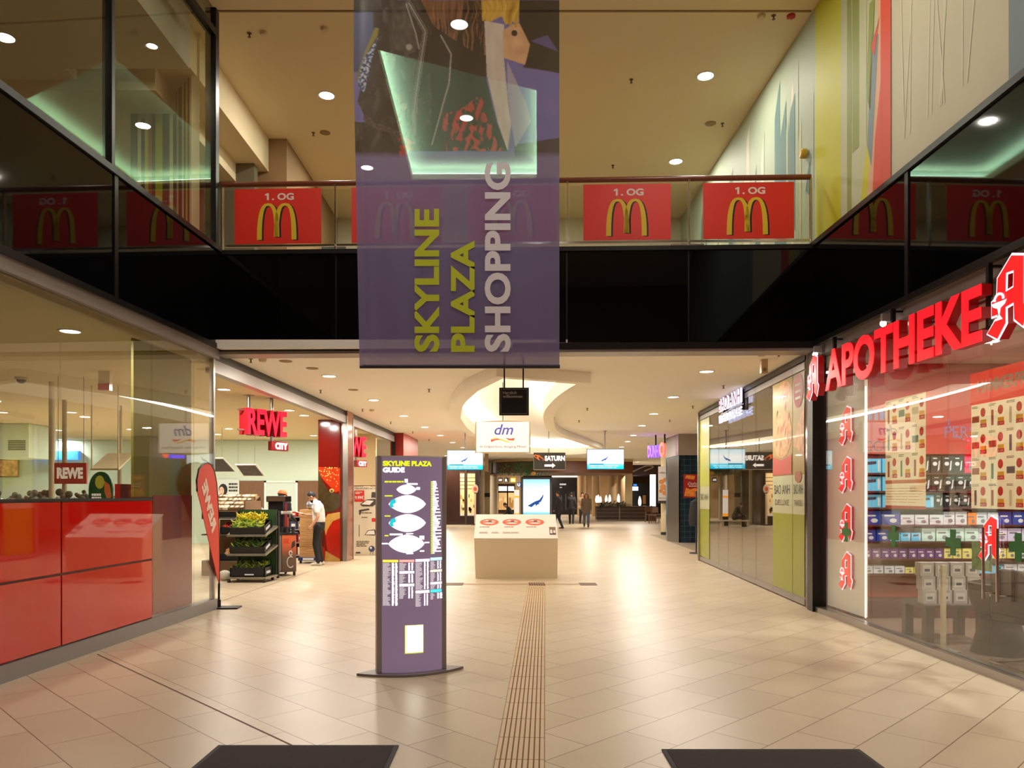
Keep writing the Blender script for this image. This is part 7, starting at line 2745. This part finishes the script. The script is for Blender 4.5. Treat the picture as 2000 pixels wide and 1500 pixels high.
def tile_mat():
    m = bpy.data.materials.new('blue glazed tiles')
    m.use_nodes = True
    nt = m.node_tree
    b = nt.nodes['Principled BSDF']
    tc = nt.nodes.new('ShaderNodeTexCoord')
    mp = nt.nodes.new('ShaderNodeMapping')
    mp.inputs['Rotation'].default_value = (math.pi / 2, 0, 0)
    br = nt.nodes.new('ShaderNodeTexBrick')
    br.offset = 0
    br.inputs['Scale'].default_value = 1
    br.inputs['Brick Width'].default_value = .19
    br.inputs['Row Height'].default_value = .19
    br.inputs['Mortar Size'].default_value = .006
    br.inputs['Color1'].default_value = lin((20, 44, 60))
    br.inputs['Color2'].default_value = lin((14, 34, 48))
    br.inputs['Mortar'].default_value = lin((56, 84, 96))
    nt.links.new(tc.outputs['Object'], mp.inputs[0])
    nt.links.new(mp.outputs[0], br.inputs['Vector'])
    nt.links.new(br.outputs[0], b.inputs['Base Color'])
    b.inputs['Roughness'].default_value = .15
    return m


D = 26.3
t = thing('tiled_kiosk', 'kiosk wall clad in dark blue tiles with grey top, left of the restaurant front', 'kiosk', (X(1326, D), D, 0))
w_ = 2.4
MB(tile_mat()).box(0, w_, 0, 2.2, 0, Z(889, D)).build('tiled_wall', t, smooth=False)
MB(M('kiosk grey top', (156, 146, 134), 0.6)).box(-.02, w_, -.01, 2.2, Z(889, D), HC - .005).build('upper_panel', t, smooth=False)
b = MB(M('kiosk steel side', (120, 116, 112), 0.25, metal=.7)).add([(0, 0, 0), (-.22, .9, 0), (-.22, .9, 2.9), (0, 0, 2.9), (.04, 0, 0), (-.18, .92, 0), (-.18, .92, 2.9), (.04, 0, 2.9)], [(0, 3, 2, 1), (4, 5, 6, 7), (0, 4, 7, 3), (1, 2, 6, 5), (3, 7, 6, 2), (0, 1, 5, 4)])
b.build('steel_side', t, smooth=False)
t = thing('snack_poster', 'red snack poster on the blue tiled kiosk wall', 'poster', (X(1335, D - .02), D - .02, Z(972, D)))
MB(M('snack red', (150, 26, 26), 0.4)).box(0, .62, -.01, .01, 0, .80).build('sheet', t)
b = MB(M('snack food', (222, 130, 50), 0.5, noise=.5, ns=14)).flat([(.02, .06), (.56, .02), (.60, .24), (.40, .34), (.24, .28), (.08, .34)], -.014)
b.flat([(.04, .66), (.36, .62), (.40, .74), (.10, .78)], -.014)
b.build('food_print', t)
MB(M('white print')).text('Delic', .14, .44, .09, -.014, w=.34, shear=.3).lines(.18, .5, .37, .42, 1, -.014).build('lettering', t)
J = stand(1.70)
t = thing('dark_jacket_rack', 'dark jacket hanging at the edge of the restaurant frame before the kiosk', 'jacket', (X(1360, 21.5), 21.5, 0))
MB(DARK).cyl((0, 0, .02), (0, 0, 1.75), .02).lathe([(.2, 0), (.19, .03)], n=16).build('stand', t)
MB(M('dark coat')).lathe([(.19, .78), (.22, .9), (.20, 1.2), (.16, 1.45), (.05, 1.52)], n=16, sx=1.0, sy=.6).build('jacket', t)

# ------------------------------------------------------------------ small ceiling fittings
spm = None


def sprinkler(loc, label):
    global spm
    if spm is None:
        o = MB(M('sprinkler brass', (96, 74, 48), 0.4)).lathe([(.035, -.004), (.035, 0)], n=12).cyl((0, 0, -.055), (0, 0, 0), .011, n=8).lathe([(.024, -.06), (.024, -.055)], n=10).build('sprinkler')
        spm = o.data
        bpy.data.objects.remove(o)
    o = bpy.data.objects.new('sprinkler', spm)
    col.objects.link(o)
    o.location = loc
    tag(o, label, 'sprinkler', 'ceiling sprinklers')


for i, (px, py) in enumerate([(490, 701), (626, 762), (708, 799), (838, 760), (763, 824), (806, 843), (838, 858)]):
    sprinkler(ceil_xy(px, py, HC), 'small ceiling sprinkler, %s counted from the front in the left half of the mall ceiling' % ORD[i])
for i, (px, py) in enumerate([(1521, 688), (1413, 753), (1353, 793), (1147, 797), (1131, 821), (1308, 820), (1266, 866)]):
    sprinkler(ceil_xy(px, py, HC), 'small ceiling sprinkler, %s counted from the front in the right half of the mall ceiling' % ORD[i])
for i, (px, py) in enumerate([(487, 65), (458, 190), (612, 259), (1233, 155), (1511, 30), (1411, 241), (1197, 323)]):
    sprinkler(ceil_xy(px, py, HU), 'small sprinkler on the upper ceiling, %s from the left' % ['first', 'second', 'third', 'fourth', 'seventh', 'sixth', 'fifth'][i])
dm_ = None
for i, (px, py, z, lb) in enumerate([(515, 63, HU, 'round cream smoke detector on the upper ceiling near the glass corner'), (634, 55, HU, 'round cream smoke detector on the upper ceiling left of the banner top'),
                                     (1487, 30, HU, 'round cream smoke detector on the upper ceiling near the right wall'), (513, 701, HC, 'round smoke detector on the mall ceiling at the left front'),
                                     (726, 800, HC, 'round smoke detector on the mall ceiling in the left row'), (1487, 690, HC, 'round smoke detector on the mall ceiling at the right front')]):
    if dm_ is None:
        o = MB(M('detector cream', (214, 196, 160), 0.5)).lathe([(.06, 0), (.06, -.02), (.045, -.045), (.01, -.05)], n=18).build('smoke_detector')
        dm_ = o.data
    else:
        o = bpy.data.objects.new('smoke_detector', dm_)
        col.objects.link(o)
    o.location = ceil_xy(px, py, z)
    tag(o, lb, 'smoke detector')
sp_ = None
for i, (px, py, z, lb) in enumerate([(635, 259, HU, 'flat round ceiling speaker left of the banner'), (1388, 241, HU, 'flat round ceiling speaker right of the banner'),
                                     (558, 705, HC, 'flat round ceiling vent at the left front of the mall ceiling'), (610, 719, HC, 'flat round ceiling vent left of the first downlight'), (690, 761, HC, 'flat round ceiling vent between the first two left downlights')]):
    if sp_ is None:
        o = MB(M('speaker tan', (150, 126, 88), 0.7)).lathe([(.10, 0), (.10, -.008), (.09, -.012)], n=20).build('ceiling_speaker')
        sp_ = o.data
    else:
        o = bpy.data.objects.new('ceiling_speaker', sp_)
        col.objects.link(o)
    o.location = ceil_xy(px, py, z)
    tag(o, lb, 'speaker')
o = MB(M('alarm red')).lathe([(.06, 0), (.06, -.03), (.03, -.05)], n=16).build('alarm_light')
o.location = ceil_xy(1545, 30, HU)
tag(o, 'small red alarm light on the upper ceiling beside the art wall', 'alarm')
o = MB(M('speaker box cream', (206, 186, 146), 0.5)).box(-.05, .05, -.09, .0, -.22, 0).use(M('speaker tan')).ell(0, -.16, .03, .03, -.092).build('wall_speaker', bevel=.006)
o.location = ceil_xy(1490, 703, HC)
tag(o, 'small cream box speaker hanging from the right front of the mall ceiling', 'speaker')
s_ = 10.95 - 10.99
o = MB(M('alarm yellow', (206, 170, 40), 0.4)).lathe([(.07, 0), (.07, .06), (.05, .08)], n=16, sx=1, sy=1).build('wall_alarm')
o.location = (4.30, 11.25, Z(300, 11.25))
o.rotation_euler = (0, -math.pi / 2, 0)
tag(o, 'round yellow alarm on the art wall above the end of the balcony railing', 'alarm')
